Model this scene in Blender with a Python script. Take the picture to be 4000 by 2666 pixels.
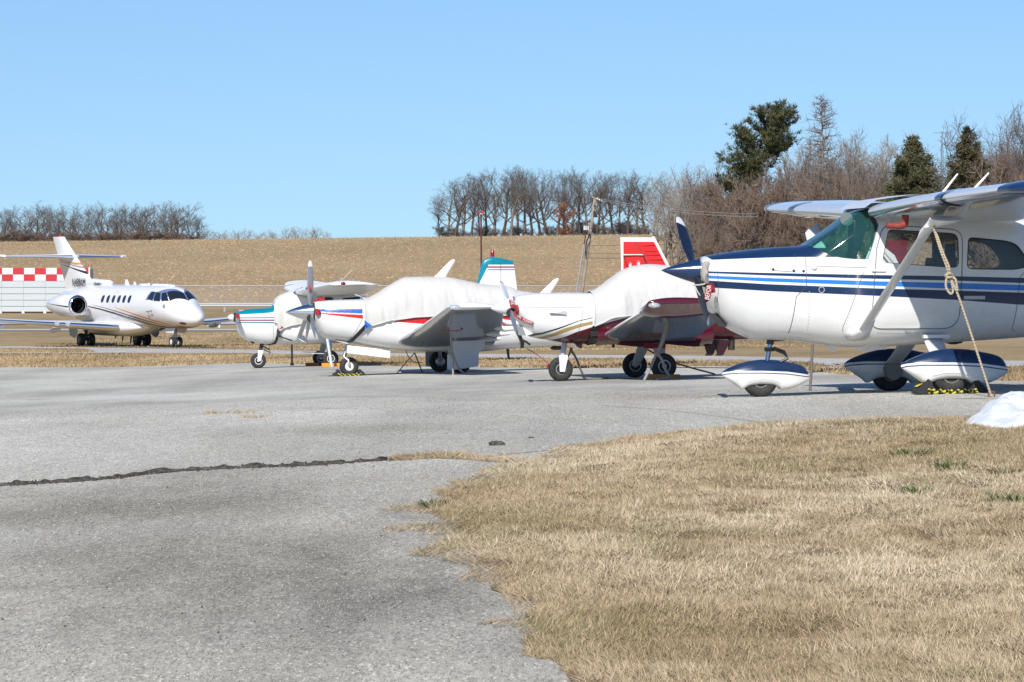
import bpy, bmesh, math, random
import numpy as np
from mathutils import Vector, Matrix

for o in list(bpy.data.objects):
    bpy.data.objects.remove(o, do_unlink=True)
SC = bpy.context.scene
COL = SC.collection
R = math.radians

# ------------------------------------------------------------------ camera, sky, sun, exposure
F_PX, V_H = 16000.0, 1094.0                    # focal length in photo pixels, eye level row
PITCH = math.atan((1333 - V_H) / F_PX)
CAM = np.array([0.0, 0.0, 1.5])
cam_d = bpy.data.cameras.new('camera'); cam = bpy.data.objects.new('camera', cam_d); COL.objects.link(cam)
cam.location = CAM; cam.rotation_euler = (math.pi / 2 - PITCH, 0, 0)
cam_d.sensor_width = 36; cam_d.lens = 36 * F_PX / 4000.0
cam_d.clip_start = 0.5; cam_d.clip_end = 9000
SC.camera = cam

SUN = Vector((-0.29, -1.20, 1.0)).normalized()
SUN_EL = math.asin(SUN.z); SUN_ROT = math.atan2(SUN.x, SUN.y)
w = bpy.data.worlds.new("World"); SC.world = w; w.use_nodes = True
nt = w.node_tree; nt.nodes.clear()
sky = nt.nodes.new('ShaderNodeTexSky'); sky.sky_type = 'NISHITA'; sky.sun_disc = False
sky.sun_elevation = SUN_EL; sky.sun_rotation = SUN_ROT
sky.altitude = 100; sky.air_density = 1.0; sky.dust_density = 0.3; sky.ozone_density = 2.0
tc = nt.nodes.new('ShaderNodeTexCoord')
sx = nt.nodes.new('ShaderNodeSeparateXYZ'); cx = nt.nodes.new('ShaderNodeCombineXYZ')
# clear dry winter air: the pale band at the horizon is squeezed below the skyline
ab = nt.nodes.new('ShaderNodeMath'); ab.operation = 'ABSOLUTE'
mz = nt.nodes.new('ShaderNodeMath'); mz.operation = 'MULTIPLY_ADD'
mz.inputs[1].default_value = 1.0; mz.inputs[2].default_value = 0.055
nm = nt.nodes.new('ShaderNodeVectorMath'); nm.operation = 'NORMALIZE'
bg = nt.nodes.new('ShaderNodeBackground'); bg.inputs['Strength'].default_value = 0.074
out = nt.nodes.new('ShaderNodeOutputWorld')
L = nt.links.new
L(tc.outputs['Generated'], sx.inputs[0]); L(sx.outputs['X'], cx.inputs['X']); L(sx.outputs['Y'], cx.inputs['Y'])
L(sx.outputs['Z'], ab.inputs[0]); L(ab.outputs[0], mz.inputs[0]); L(mz.outputs[0], cx.inputs['Z'])
L(cx.outputs[0], nm.inputs[0]); L(nm.outputs[0], sky.inputs['Vector'])
tn = nt.nodes.new('ShaderNodeVectorMath'); tn.operation = 'MULTIPLY'; tn.inputs[1].default_value = (0.90, 1.14, 1.45)
L(sky.outputs[0], tn.inputs[0]); L(tn.outputs[0], bg.inputs['Color']); L(bg.outputs[0], out.inputs['Surface'])

sl = bpy.data.lights.new('sun', 'SUN'); sl.energy = 5.0; sl.angle = R(0.53); sl.color = (1.0, 0.955, 0.89)
so = bpy.data.objects.new('sun', sl); COL.objects.link(so)
so.rotation_euler = (-SUN).to_track_quat('-Z', 'Y').to_euler(); so.location = SUN * 60

vs = SC.view_settings
vs.view_transform = 'Standard'; vs.look = 'None'; vs.gamma = 1; vs.use_curve_mapping = False
vs.exposure = 0.15
SC.cycles.max_bounces = 8; SC.cycles.transparent_max_bounces = 16
SC.cycles.diffuse_bounces = 3; SC.cycles.glossy_bounces = 3; SC.cycles.transmission_bounces = 4
SC.cycles.caustics_reflective = False; SC.cycles.caustics_refractive = False

# ------------------------------------------------------------------ photo measuring and terrain
_fw = np.array([0, math.cos(PITCH), -math.sin(PITCH)]); _up = np.array([0, math.sin(PITCH), math.cos(PITCH)])
def ray(u, v): return _fw * F_PX + np.array([1.0, 0, 0]) * (u - 2000) - _up * (v - 1333)
def at(u, v, Y):
    d = ray(u, v); return CAM + d * (Y / d[1])

_TY = np.array([-80, 0, 14, 25, 33, 41, 43.2, 55, 65, 78, 97, 120, 150, 180, 195, 230, 250, 285, 340, 400, 450, 520, 600, 700, 760, 800, 850, 1000, 1400, 3000.])
_TZ = np.array([-1.45, -1.42, -1.375, -1.325, -1.285, -1.283, -1.311, -1.49, -1.652, -1.757, -1.93, -2.18, -2.62, -3.02, -3.1, -3.13, -3.09, -3.05, -2.78, -2.52, -1.25, .6, 2.9, 5.9, 7.5, 8.4, 8.6, 5.0, -6, -40.])
def pchip(x, xp, yp):
    xp = np.asarray(xp, float); yp = np.asarray(yp, float)
    h = np.diff(xp); d = np.diff(yp) / h
    m = np.zeros_like(yp); m[0] = d[0]; m[-1] = d[-1]
    for i in range(1, len(xp) - 1):
        if d[i - 1] * d[i] > 0:
            w1 = 2 * h[i] + h[i - 1]; w2 = h[i] + 2 * h[i - 1]
            m[i] = (w1 + w2) / (w1 / d[i - 1] + w2 / d[i])
    x = np.asarray(x, float); xc = np.clip(x, xp[0], xp[-1])
    k = np.clip(np.searchsorted(xp, xc) - 1, 0, len(xp) - 2)
    t = (xc - xp[k]) / h[k]
    return ((2 * t**3 - 3 * t**2 + 1) * yp[k] + (t**3 - 2 * t**2 + t) * h[k] * m[k] + (-2 * t**3 + 3 * t**2) * yp[k + 1] + (t**3 - t**2) * h[k] * m[k + 1])
def sstep(x, a, b):
    t = np.clip((np.asarray(x, float) - a) / (b - a), 0, 1); return t * t * (3 - 2 * t)
def terrain(X, Y):
    X = np.asarray(X, float); Y = np.asarray(Y, float)
    z = pchip(Y, _TY, _TZ)
    z = z + 0.03 * np.clip(X, -40, 40) * (1 - sstep(Y, 105, 165)) * sstep(Y, -5, 28)
    z = z + 0.011 * np.clip(X, -160, 160) * sstep(Y, 430, 800)
    return z + CAM[2]
def tz(x, y): return float(terrain(x, y))
def hit(u, v, y0=6.0, y1=900.0):
    Ys = np.concatenate([np.arange(y0, 140, .02), np.arange(140, y1, .1)])
    d = ray(u, v); X = CAM[0] + d[0] / d[1] * Ys; Z = CAM[2] + d[2] / d[1] * Ys
    b = np.nonzero(Z <= terrain(X, Ys))[0]
    k = b[0] if len(b) else len(Ys) - 1
    return np.array([X[k], Ys[k], float(terrain(X[k], Ys[k]))])

# value noise on numpy arrays
_rs = np.random.RandomState(7); _tab = _rs.rand(256, 256)
def vnoise(x, y):
    x = np.asarray(x, float); y = np.asarray(y, float)
    xi = np.floor(x).astype(int); yi = np.floor(y).astype(int); fx = x - xi; fy = y - yi
    fx = fx * fx * (3 - 2 * fx); fy = fy * fy * (3 - 2 * fy)
    a = _tab[xi & 255, yi & 255]; b = _tab[(xi + 1) & 255, yi & 255]; c = _tab[xi & 255, (yi + 1) & 255]; d = _tab[(xi + 1) & 255, (yi + 1) & 255]
    return (a * (1 - fx) + b * fx) * (1 - fy) + (c * (1 - fx) + d * fx) * fy
def fbm(x, y, o=4):
    s = 0; a = .5
    for i in range(o):
        s = s + a * vnoise(x * 2**i + 13.7 * i, y * 2**i + 7.1 * i); a *= .5
    return s / (1 - .5**o)

# ------------------------------------------------------------------ object helpers
def tag(o, label=None, cat=None, group=None, kind=None):
    if label: o['label'] = label
    if cat: o['category'] = cat
    if group: o['group'] = group
    if kind: o['kind'] = kind
    return o
def thing(name, label, cat, loc=(0, 0, 0), rz=0.0, group=None):
    o = bpy.data.objects.new(name, None); COL.objects.link(o)
    o.location = loc; o.rotation_euler = (0, 0, rz); o.empty_display_size = .2
    return tag(o, label, cat, group)
def link(name, me, mat=None, parent=None):
    o = bpy.data.objects.new(name, me); COL.objects.link(o)
    if mat is not None:
        for m in (mat if isinstance(mat, (list, tuple)) else [mat]): me.materials.append(m)
    if parent is not None: o.parent = parent
    return o
def copy_tree(o, parent=None):
    c = o.copy(); COL.objects.link(c)
    if parent is not None: c.parent = parent
    for ch in o.children: copy_tree(ch, c)
    return c

class MB:
    """collects simple shapes into one mesh"""
    def __init__(s): s.v = []; s.f = []; s.mi = []
    def add(s, vs, fs, mi=0):
        k = len(s.v); s.v += [tuple(map(float, p)) for p in vs]; s.f += [tuple(i + k for i in f) for f in fs]; s.mi += [mi] * len(fs); return s
    def loft(s, rings, cap=True, closed=True, mi=0):
        n = len(rings[0]); vs = [p for r in rings for p in r]; fs = []
        for i in range(len(rings) - 1):
            for j in range(n if closed else n - 1):
                j2 = (j + 1) % n; fs.append((i * n + j, i * n + j2, (i + 1) * n + j2, (i + 1) * n + j))
        if cap and closed:
            fs.append(tuple(range(n))[::-1]); fs.append(tuple((len(rings) - 1) * n + j for j in range(n)))
        return s.add(vs, fs, mi)
    def tube(s, pts, rad, n=8, cap=True, mi=0):
        pts = [np.array(p, float) for p in pts]
        if not hasattr(rad, '__len__'): rad = [rad] * len(pts)
        rings = []; prev = None
        for i, p in enumerate(pts):
            t = pts[min(i + 1, len(pts) - 1)] - pts[max(i - 1, 0)]; t = t / (np.linalg.norm(t) + 1e-9)
            if prev is None:
                a = np.array([0, 0, 1.]) if abs(t[2]) < .9 else np.array([1., 0, 0])
                b = np.cross(t, a)
            else: b = prev - t * (prev @ t)
            b = b / (np.linalg.norm(b) + 1e-9); c = np.cross(t, b); prev = b
            rings.append([p + rad[i] * (math.cos(2 * math.pi * k / n) * b + math.sin(2 * math.pi * k / n) * c) for k in range(n)])
        return s.loft(rings, cap, True, mi)
    def box(s, c, d, mi=0, rz=0.0):
        x, y, z = [q / 2 for q in d]; cs, sn = math.cos(rz), math.sin(rz)
        vs = [(c[0] + i * x * cs - j * y * sn, c[1] + i * x * sn + j * y * cs, c[2] + k * z) for k in (-1, 1) for j in (-1, 1) for i in (-1, 1)]
        return s.add(vs, [(0, 2, 3, 1), (4, 5, 7, 6), (0, 1, 5, 4), (2, 6, 7, 3), (0, 4, 6, 2), (1, 3, 7, 5)], mi)
    def prism(s, poly, y0, y1, mi=0, skew=None):
        """polygon in x,z extruded along y; skew(y) gives an x,z shift"""
        n = len(poly); sk = skew or (lambda y: (0, 0))
        vs = [(x + sk(y)[0], y, z + sk(y)[1]) for y in (y0, y1) for x, z in poly]
        fs = [tuple(range(n)), tuple(range(2 * n - 1, n - 1, -1))] + [(i, i + n, (i + 1) % n + n, (i + 1) % n) for i in range(n)]
        return s.add(vs, fs, mi)
    def lathe(s, prof, c=(0, 0, 0), axis='y', n=32, mi=0, cap=True):
        """prof: (along axis, radius)"""
        rings = []
        for a, r in prof:
            ring = []
            for k in range(n):
                t = 2 * math.pi * k / n; p, q = r * math.cos(t), r * math.sin(t)
                d = {'x': (a, p, q), 'y': (q, a, p), 'z': (p, q, a)}[axis]
                ring.append((c[0] + d[0], c[1] + d[1], c[2] + d[2]))
            rings.append(ring)
        return s.loft(rings, cap, True, mi)
    def mesh(s, name, ang=40, smooth=True):
        me = bpy.data.meshes.new(name); me.from_pydata(s.v, [], s.f)
        if any(s.mi): me.polygons.foreach_set('material_index', s.mi)
        bm = bmesh.new(); bm.from_mesh(me); bmesh.ops.recalc_face_normals(bm, faces=bm.faces); bm.to_mesh(me); bm.free()
        if smooth:
            me.shade_smooth()
            if ang: me.set_sharp_from_angle(angle=R(ang))
        me.update(); return me
    def build(s, name, mat, parent=None, ang=40, smooth=True):
        return link(name, s.mesh(name, ang, smooth), mat, parent)

def np_mesh(name, V, Fq=None, Ft=None, col=None):
    """fast mesh from numpy quads / tris with an optional per-vertex colour"""
    me = bpy.data.meshes.new(name)
    loops = []; tot = []
    if Fq is not None and len(Fq): loops.append(Fq.reshape(-1)); tot.append(np.full(len(Fq), 4))
    if Ft is not None and len(Ft): loops.append(Ft.reshape(-1)); tot.append(np.full(len(Ft), 3))
    lp = np.concatenate(loops).astype(np.int32); tt = np.concatenate(tot).astype(np.int32)
    me.vertices.add(len(V)); me.vertices.foreach_set('co', V.astype(np.float32).reshape(-1))
    me.loops.add(len(lp)); me.loops.foreach_set('vertex_index', lp)
    me.polygons.add(len(tt)); me.polygons.foreach_set('loop_start', np.concatenate([[0], np.cumsum(tt)[:-1]]).astype(np.int32))
    me.update(calc_edges=True)
    if col is not None:
        a = me.color_attributes.new('tint', 'FLOAT_COLOR', 'POINT')
        a.data.foreach_set('color', np.concatenate([col, np.ones((len(col), 1))], 1).astype(np.float32).reshape(-1))
    me.validate(); return me

# ------------------------------------------------------------------ materials
MATS = {}
def mat(name, color, rough=.5, metal=0.0, coat=0.0, spec=.5):
    if name in MATS: return MATS[name]
    m = bpy.data.materials.new(name); m.use_nodes = True
    b = m.node_tree.nodes['Principled BSDF']
    b.inputs['Base Color'].default_value = (*color, 1); b.inputs['Roughness'].default_value = rough
    b.inputs['Metallic'].default_value = metal; b.inputs['Coat Weight'].default_value = coat; b.inputs['Coat Roughness'].default_value = .06
    b.inputs['Specular IOR Level'].default_value = spec
    MATS[name] = m; return m
class NT:
    def __init__(s, m): s.t = m.node_tree; s.b = s.t.nodes['Principled BSDF']
    def n(s, typ, **kw):
        x = s.t.nodes.new('ShaderNode' + typ)
        for k, v in kw.items(): setattr(x, k, v)
        return x
    def l(s, a, b): s.t.links.new(a, b)
    def coord(s, kind='Object'): return s.n('TexCoord').outputs[kind]
    def noise(s, vec, scale, detail=4, rough=.5, dist=0, dim='3D'):
        x = s.n('TexNoise', noise_dimensions=dim); x.inputs['Scale'].default_value = scale; x.inputs['Detail'].default_value = detail
        x.inputs['Roughness'].default_value = rough; x.inputs['Distortion'].default_value = dist
        if vec is not None: s.l(vec, x.inputs['Vector'])
        return x.outputs['Fac']
    def mapping(s, vec, scale=(1, 1, 1), rot=(0, 0, 0)):
        x = s.n('Mapping'); x.inputs['Scale'].default_value = scale; x.inputs['Rotation'].default_value = rot; s.l(vec, x.inputs['Vector']); return x.outputs[0]
    def ramp(s, fac, stops, interp='LINEAR'):
        x = s.n('ValToRGB'); e = x.color_ramp.elements; x.color_ramp.interpolation = interp
        while len(e) > 1: e.remove(e[-1])
        for i, (p, c) in enumerate(stops):
            k = e[0] if i == 0 else e.new(p); k.position = p; k.color = (*c, 1) if len(c) == 3 else c
        s.l(fac, x.inputs[0]); return x.outputs[0]
    def mix(s, fac, a, b, mode='MIX'):
        x = s.n('Mix', data_type='RGBA', blend_type=mode)
        for sock, val in ((x.inputs[0], fac), (x.inputs[6], a), (x.inputs[7], b)):
            if isinstance(val, (int, float)): sock.default_value = val
            elif isinstance(val, tuple): sock.default_value = (*val, 1)
            else: s.l(val, sock)
        return x.outputs[2]
    def math(s, op, a, b=None, c=None):
        x = s.n('Math', operation=op)
        for i, val in enumerate((a, b, c)):
            if val is None: continue
            if isinstance(val, (int, float)): x.inputs[i].default_value = val
            else: s.l(val, x.inputs[i])
        return x.outputs[0]
    def bump(s, h, strength=.3, dist=.02):
        x = s.n('Bump'); x.inputs['Strength'].default_value = strength; x.inputs['Distance'].default_value = dist
        s.l(h, x.inputs['Height']); s.l(x.outputs[0], s.b.inputs['Normal'])
    def curve(s, x, pts, lo, hi):
        """piecewise linear function of socket x through pts (x,y); returns socket"""
        x0, x1 = pts[0][0], pts[-1][0]
        t = s.n('MapRange'); t.inputs['From Min'].default_value = x0; t.inputs['From Max'].default_value = x1; s.l(x, t.inputs['Value'])
        f = s.n('FloatCurve'); cm = f.mapping; c = cm.curves[0]
        P = [((px - x0) / (x1 - x0), (py - lo) / (hi - lo)) for px, py in pts]
        while len(c.points) < len(P): c.points.new(.5, .5)
        for q, p in zip(c.points, sorted(P)): q.location = p; q.handle_type = 'VECTOR'
        cm.update(); s.l(t.outputs[0], f.inputs['Value'])
        return s.math('MULTIPLY_ADD', f.outputs[0], hi - lo, lo)

def paint(name, base, bands=(), zr=(0, 3), rough=.28, coat=.5, seams=(), dirt=0.06, ribs=None):
    """gloss aircraft paint with painted bands: (colour, upper pts, lower pts) in x,z; None = unbounded; later bands lie on top"""
    m = mat(name, base, rough, 0, coat * .6, .35); k = NT(m)
    co = k.coord(); sep = k.n('SeparateXYZ'); k.l(co, sep.inputs[0]); X, Z = sep.outputs['X'], sep.outputs['Z']
    c = k.n('RGB'); c.outputs[0].default_value = (*base, 1); c = c.outputs[0]
    for colr, up, lo in bands:
        ms = []
        for pts, op in ((up, 'LESS_THAN'), (lo, 'GREATER_THAN')):
            if pts is None: continue
            pts = sorted(pts); ms.append(k.math(op, Z, k.curve(X, pts, *zr)))
        xs = [p[0] for pts in (up, lo) if pts for p in pts]
        ms.append(k.math('GREATER_THAN', X, min(xs))); ms.append(k.math('LESS_THAN', X, max(xs)))
        q = ms[0]
        for r in ms[1:]: q = k.math('MULTIPLY', q, r)
        c = k.mix(q, c, colr)
    for xs in seams:
        d = k.math('ABSOLUTE', k.math('SUBTRACT', X, xs)); c = k.mix(k.math('MULTIPLY', k.math('LESS_THAN', d, .004), .45), c, (.12, .12, .12))
    if dirt:
        n1 = k.noise(k.mapping(co, (1.5, 4, 6)), 1.6, 5, .6)
        c = k.mix(k.ramp(n1, [(.42, (0, 0, 0)), (.75, (min(1, dirt * 6),) * 3)]), c, k.mix(1.0, c, (.80, .76, .70), 'MULTIPLY'))
    k.l(c, k.b.inputs['Base Color'])
    n2 = k.noise(co, 3.0, 2, .5)
    k.bump(n2, .06, .02)
    r = k.ramp(k.noise(co, 9, 3), [(.3, (rough * .8,) * 3), (.8, (rough * 1.35,) * 3)]); k.l(r, k.b.inputs['Roughness'])
    return m

def glass(name, tint, refl=.9, rough=.02, haze=None, amount=0.0):
    m = bpy.data.materials.new(name); m.use_nodes = True; t = m.node_tree; t.nodes.clear()
    o = t.nodes.new('ShaderNodeOutputMaterial'); tr = t.nodes.new('ShaderNodeBsdfTransparent'); gl = t.nodes.new('ShaderNodeBsdfGlossy')
    mx = t.nodes.new('ShaderNodeMixShader'); fr = t.nodes.new('ShaderNodeFresnel'); fr.inputs['IOR'].default_value = 1.5
    tr.inputs[0].default_value = (*tint, 1); gl.inputs['Roughness'].default_value = rough; gl.inputs[0].default_value = (refl,) * 3 + (1,)
    t.links.new(fr.outputs[0], mx.inputs[0]); t.links.new(tr.outputs[0], mx.inputs[1]); t.links.new(gl.outputs[0], mx.inputs[2]); 
    if haze:      # diffuse tint mixed in to paint haze and reflected light on the pane
        df = t.nodes.new('ShaderNodeBsdfDiffuse'); df.inputs[0].default_value = (*haze, 1); m2 = t.nodes.new('ShaderNodeMixShader'); m2.inputs[0].default_value = amount
        t.links.new(mx.outputs[0], m2.inputs[1]); t.links.new(df.outputs[0], m2.inputs[2]); t.links.new(m2.outputs[0], o.inputs[0])
    else: t.links.new(mx.outputs[0], o.inputs[0])
    return m

WHITE = mat('white_paint', (.72, .72, .71), .3, 0, .4)
BLACK = mat('black_plastic', (.015, .015, .016), .45)
RUBBER = mat('tyre_rubber', (.018, .018, .019), .75)
CHROME = mat('polished_metal', (.78, .79, .8), .13, 1)
STEEL = mat('worn_steel', (.42, .42, .42), .4, .8)
DARKMET = mat('dark_metal', (.06, .06, .065), .45, .6)
REDP = mat('red_plastic', (.52, .03, .03), .5)
_k = NT(RUBBER); _n = _k.noise(_k.coord(), 14, 4); _k.l(_k.ramp(_n, [(.35, (.014, .014, .015)), (.75, (.045, .042, .038))]), _k.b.inputs['Base Color'])

def cloth_mat(name, c1, c2):
    m = mat(name, c1, .9, 0, 0, .2); k = NT(m); co = k.coord()
    k.l(k.ramp(k.noise(co, 2.2, 5, .6), [(.35, c2), (.65, c1)]), k.b.inputs['Base Color'])
    a = k.math('ADD', k.noise(k.mapping(co, (2.6, 2, 1.3)), 1.0, 3, .5, .9), k.math('MULTIPLY', k.noise(k.mapping(co, (7, 3, 3.2), (0, .5, 0)), 1.0, 3, .5, 1.2), .35)); b = k.noise(co, 90, 2)
    k.bump(k.math('ADD', k.math('MULTIPLY', a, 1.0), k.math('MULTIPLY', b, .03)), .42, .07); return m
COVER = cloth_mat('cover_canvas', (.55, .54, .515), (.52, .51, .485))

def rope_mat(name, c1, c2, s=60):
    m = mat(name, c1, .9, 0, 0, .2); k = NT(m); co = k.coord()
    wv = k.n('TexWave', wave_type='BANDS', bands_direction='DIAGONAL'); wv.inputs['Scale'].default_value = s; wv.inputs['Distortion'].default_value = 1.5
    k.l(co, wv.inputs['Vector']); k.l(k.ramp(wv.outputs['Fac'], [(.35, c2), (.6, c1)]), k.b.inputs['Base Color']); k.bump(wv.outputs['Fac'], .5, .005); return m
ROPE = rope_mat('tan_rope', (.55, .47, .34), (.27, .22, .15), 30)
YROPE = rope_mat('yellow_black_rope', (.50, .46, .07), (.02, .02, .02), 7)

def text_mesh(body, size, name, m, parent, mtx, depth=.002, shear=0.0, sx=1.0):
    cu = bpy.data.curves.new(name, 'FONT'); cu.body = body; cu.size = size; cu.extrude = depth; cu.align_x = 'CENTER'; cu.align_y = 'CENTER'; cu.shear = shear
    t = bpy.data.objects.new('tmp', cu); COL.objects.link(t)
    me = bpy.data.meshes.new_from_object(t.evaluated_get(bpy.context.evaluated_depsgraph_get()))
    bpy.data.objects.remove(t); me.transform(Matrix.Diagonal((sx, 1, 1, 1))); me.transform(mtx); me.name = name
    me.materials.clear(); return link(name, me, m, parent)
def axes(o, ex, ey):
    ex = Vector(ex).normalized(); ey = Vector(ey); ey = (ey - ex * ey.dot(ex)).normalized(); ez = ex.cross(ey)
    M = Matrix((ex, ey, ez)).transposed().to_4x4(); M.translation = Vector(o); return M
ORD = 'first second third fourth fifth sixth seventh eighth ninth tenth eleventh twelfth thirteenth fourteenth fifteenth sixteenth seventeenth eighteenth nineteenth twentieth twenty-first twenty-second twenty-third twenty-fourth twenty-fifth twenty-sixth twenty-seventh twenty-eighth twenty-ninth thirtieth'.split()
# ------------------------------------------------------------------ ground
def poly_xy(pts): return [hit(u, v)[:2] for u, v in pts]
def line_fn(pts):
    """world line y(x) through photo points, extended level beyond its ends"""
    P = sorted([tuple(p) for p in poly_xy(pts)])
    xs = np.array([p[0] for p in P]); ys = np.array([p[1] for p in P])
    return lambda x: np.interp(x, xs, ys)
def band(name, near, far, x0, x1, nx, ny, lift, m, jag=0.0, kind='structure', power=1.0):
    xs = np.linspace(x0, x1, nx); yn, yf = near(xs), far(xs)
    if jag:
        s = jag * 3.0
        yn = yn + jag * (fbm(xs / s, xs * 0 + 3.3, 4) - .5) * 2; yf = yf + jag * (fbm(xs / s, xs * 0 + 9.1, 4) - .5) * 2
    t = np.linspace(0, 1, ny)**power
    Y = yn[None] + (np.maximum(yf, yn + .001) - yn)[None] * t[:, None]; X = np.broadcast_to(xs, Y.shape)
    V = np.stack([X, Y, terrain(X, Y) + lift], -1).reshape(-1, 3)
    i = np.arange((ny - 1) * nx).reshape(ny - 1, nx)[:, :-1].reshape(-1)
    me = np_mesh(name, V, np.stack([i, i + 1, i + nx + 1, i + nx], -1)); me.shade_smooth()
    o = link(name, me, m); return tag(o, kind=kind) if kind else o

def dry_grass_mat(name, sc=1.0, tones=None):
    m = mat(name, (.3, .22, .12), .95, 0, 0, .15); k = NT(m); co = k.coord()
    big = k.noise(k.mapping(co, (.06 * sc, .02 * sc, .1)), 1.0, 6, .62); mid = k.noise(k.mapping(co, (.6 * sc, .2 * sc, 1)), 1.0, 5, .65); fine = k.noise(k.mapping(co, (9 * sc, 2.2 * sc, 9)), 1.0, 4, .7)
    t = tones or [(.30, (.15, .11, .055)), (.44, (.27, .195, .10)), (.56, (.37, .275, .15)), (.72, (.46, .35, .20))]
    c = k.ramp(k.math('ADD', k.math('MULTIPLY', big, .45), k.math('ADD', k.math('MULTIPLY', mid, .3), k.math('MULTIPLY', fine, .28))), t)
    dk = k.ramp(k.noise(k.mapping(co, (.25 * sc, .05 * sc, 1)), 1, 6, .7), [(.55, (0, 0, 0)), (.72, (.55, .55, .55))])
    c = k.mix(dk, c, (.16, .11, .065))
    k.l(c, k.b.inputs['Base Color']); k.bump(fine, .8, .06); return m
GRASS_FAR = dry_grass_mat('winter_turf')

def asphalt_mat(name, lo, hi, warm, seed=0.0, patch=.16, streak=.25, stains=()):
    m = mat(name, hi, .92, 0, 0, .25); k = NT(m); co0 = k.coord()
    mp = k.n('Mapping'); mp.inputs['Location'].default_value = (seed, seed * 2, 0); k.l(co0, mp.inputs['Vector']); co = mp.outputs[0]
    big = k.noise(k.mapping(co, (patch * 1.2, patch * .55, 1)), 1, 5, .6, .5); st = k.noise(k.mapping(co, (.5, .06, 1)), streak * 4, 6, .65)
    gv = k.mapping(co, (1, .2, 1)); grain = k.noise(gv, 55, 3, .75); g2 = k.noise(gv, 14, 3, .7)
    f = k.math('ADD', k.math('MULTIPLY', big, .55), k.math('MULTIPLY', st, .45))
    c = k.ramp(f, [(.40, lo), (.5, tuple((a + b) / 2 for a, b in zip(lo, hi))), (.61, hi)])
    c = k.mix(k.ramp(k.noise(k.mapping(co, (.4, .2, 1)), 1, 4), [(.45, (0, 0, 0)), (.75, (.35,) * 3)]), c, warm)
    for (sx_, sy_, rx_, ry_, dark) in stains:      # old oil and seal-coat stains with ragged edges
        m2 = k.n('Mapping'); m2.inputs['Location'].default_value = (-sx_ / rx_, -sy_ / ry_, 0); m2.inputs['Scale'].default_value = (1 / rx_, 1 / ry_, 0); k.l(co0, m2.inputs['Vector'])
        ln_ = k.n('VectorMath', operation='LENGTH'); k.l(m2.outputs[0], ln_.inputs[0]); dd = k.math('ADD', ln_.outputs['Value'], k.math('MULTIPLY', k.math('SUBTRACT', k.noise(k.mapping(co0, (.9, .22, 1)), 1.5, 6, .7), .5), 2.2))
        c = k.mix(k.ramp(dd, [(.2, (1, 1, 1)), (.95, (0, 0, 0))]), c, k.mix(1.0, c, dark, 'MULTIPLY'))
    vo = k.n('TexVoronoi'); vo.inputs['Scale'].default_value = 105; vo.inputs['Randomness'].default_value = 1; k.l(k.mapping(co, (1, .17, 1)), vo.inputs['Vector'])
    sc_ = k.n('SeparateColor'); k.l(vo.outputs['Color'], sc_.inputs[0])
    st1 = k.ramp(sc_.outputs[0], [(.0, (.62,) * 3), (.25, (.88,) * 3), (.7, (1.04,) * 3), (.92, (1.2,) * 3), (1, (1.6,) * 3)])
    c = k.mix(1.0, c, st1, 'MULTIPLY')
    c = k.mix(1.0, c, k.ramp(g2, [(.3, (.91,) * 3), (.7, (1.08,) * 3)]), 'MULTIPLY')
    c = k.mix(k.ramp(grain, [(.60, (0, 0, 0)), (.75, (.28,) * 3)]), c, (.06, .055, .05))
    k.l(c, k.b.inputs['Base Color']); k.bump(k.math('ADD', vo.outputs['Distance'], k.math('MULTIPLY', grain, .8)), .35, .008); return m
ASPH = asphalt_mat('weathered_asphalt', (.345, .330, .285), (.56, .54, .475), (.43, .395, .325), 0.0, .16, .25, [(-5, 41, 4, 3, (1.18, 1.18, 1.19)), (-1.0, 36, 2.6, 2.2, (.86, .85, .83)), (.5, 52, 4.5, 5, (.84, .83, .81)), (3.2, 46, 4, 3, (.86, .85, .83)), (-6, 60, 4, 8, (1.14, 1.14, 1.15))])
ASPH_D = asphalt_mat('driveway_asphalt', (.24, .222, .182), (.485, .463, .395), (.37, .34, .27), 31.0, .22, .35, [(-1.2, 19.2, 1.7, 3.4, (.60, .58, .55)), (.15, 20.5, .9, 4.2, (.66, .64, .61)), (-2.6, 24.5, 2.4, 1.8, (.72, .70, .67)), (-.8, 14.0, 3.0, 1.6, (1.26, 1.26, 1.25)), (-2.4, 17.8, .8, .8, (1.25, 1.25, 1.26))])
ASPH_T = asphalt_mat('taxiway_asphalt', (.40, .39, .365), (.50, .485, .455), (.44, .42, .37), 77.0)

# one sheet out to the horizon
ys = np.concatenate([np.linspace(-60, 10, 12), np.linspace(12, 140, 90), np.linspace(145, 430, 80), np.linspace(440, 900, 60), np.linspace(930, 3000, 30)])
xs = np.concatenate([np.linspace(-900, -130, 14), np.linspace(-120, 120, 81), np.linspace(130, 900, 14)])
X, Y = np.meshgrid(xs, ys); V = np.stack([X, Y, terrain(X, Y)], -1).reshape(-1, 3); nx = len(xs)
i = np.arange((len(ys) - 1) * nx).reshape(-1, nx)[:, :-1].reshape(-1)
me = np_mesh('ground', V, np.stack([i, i + 1, i + nx + 1, i + nx], -1)); me.shade_smooth()
tag(link('ground', me, GRASS_FAR), kind='structure')

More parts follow.
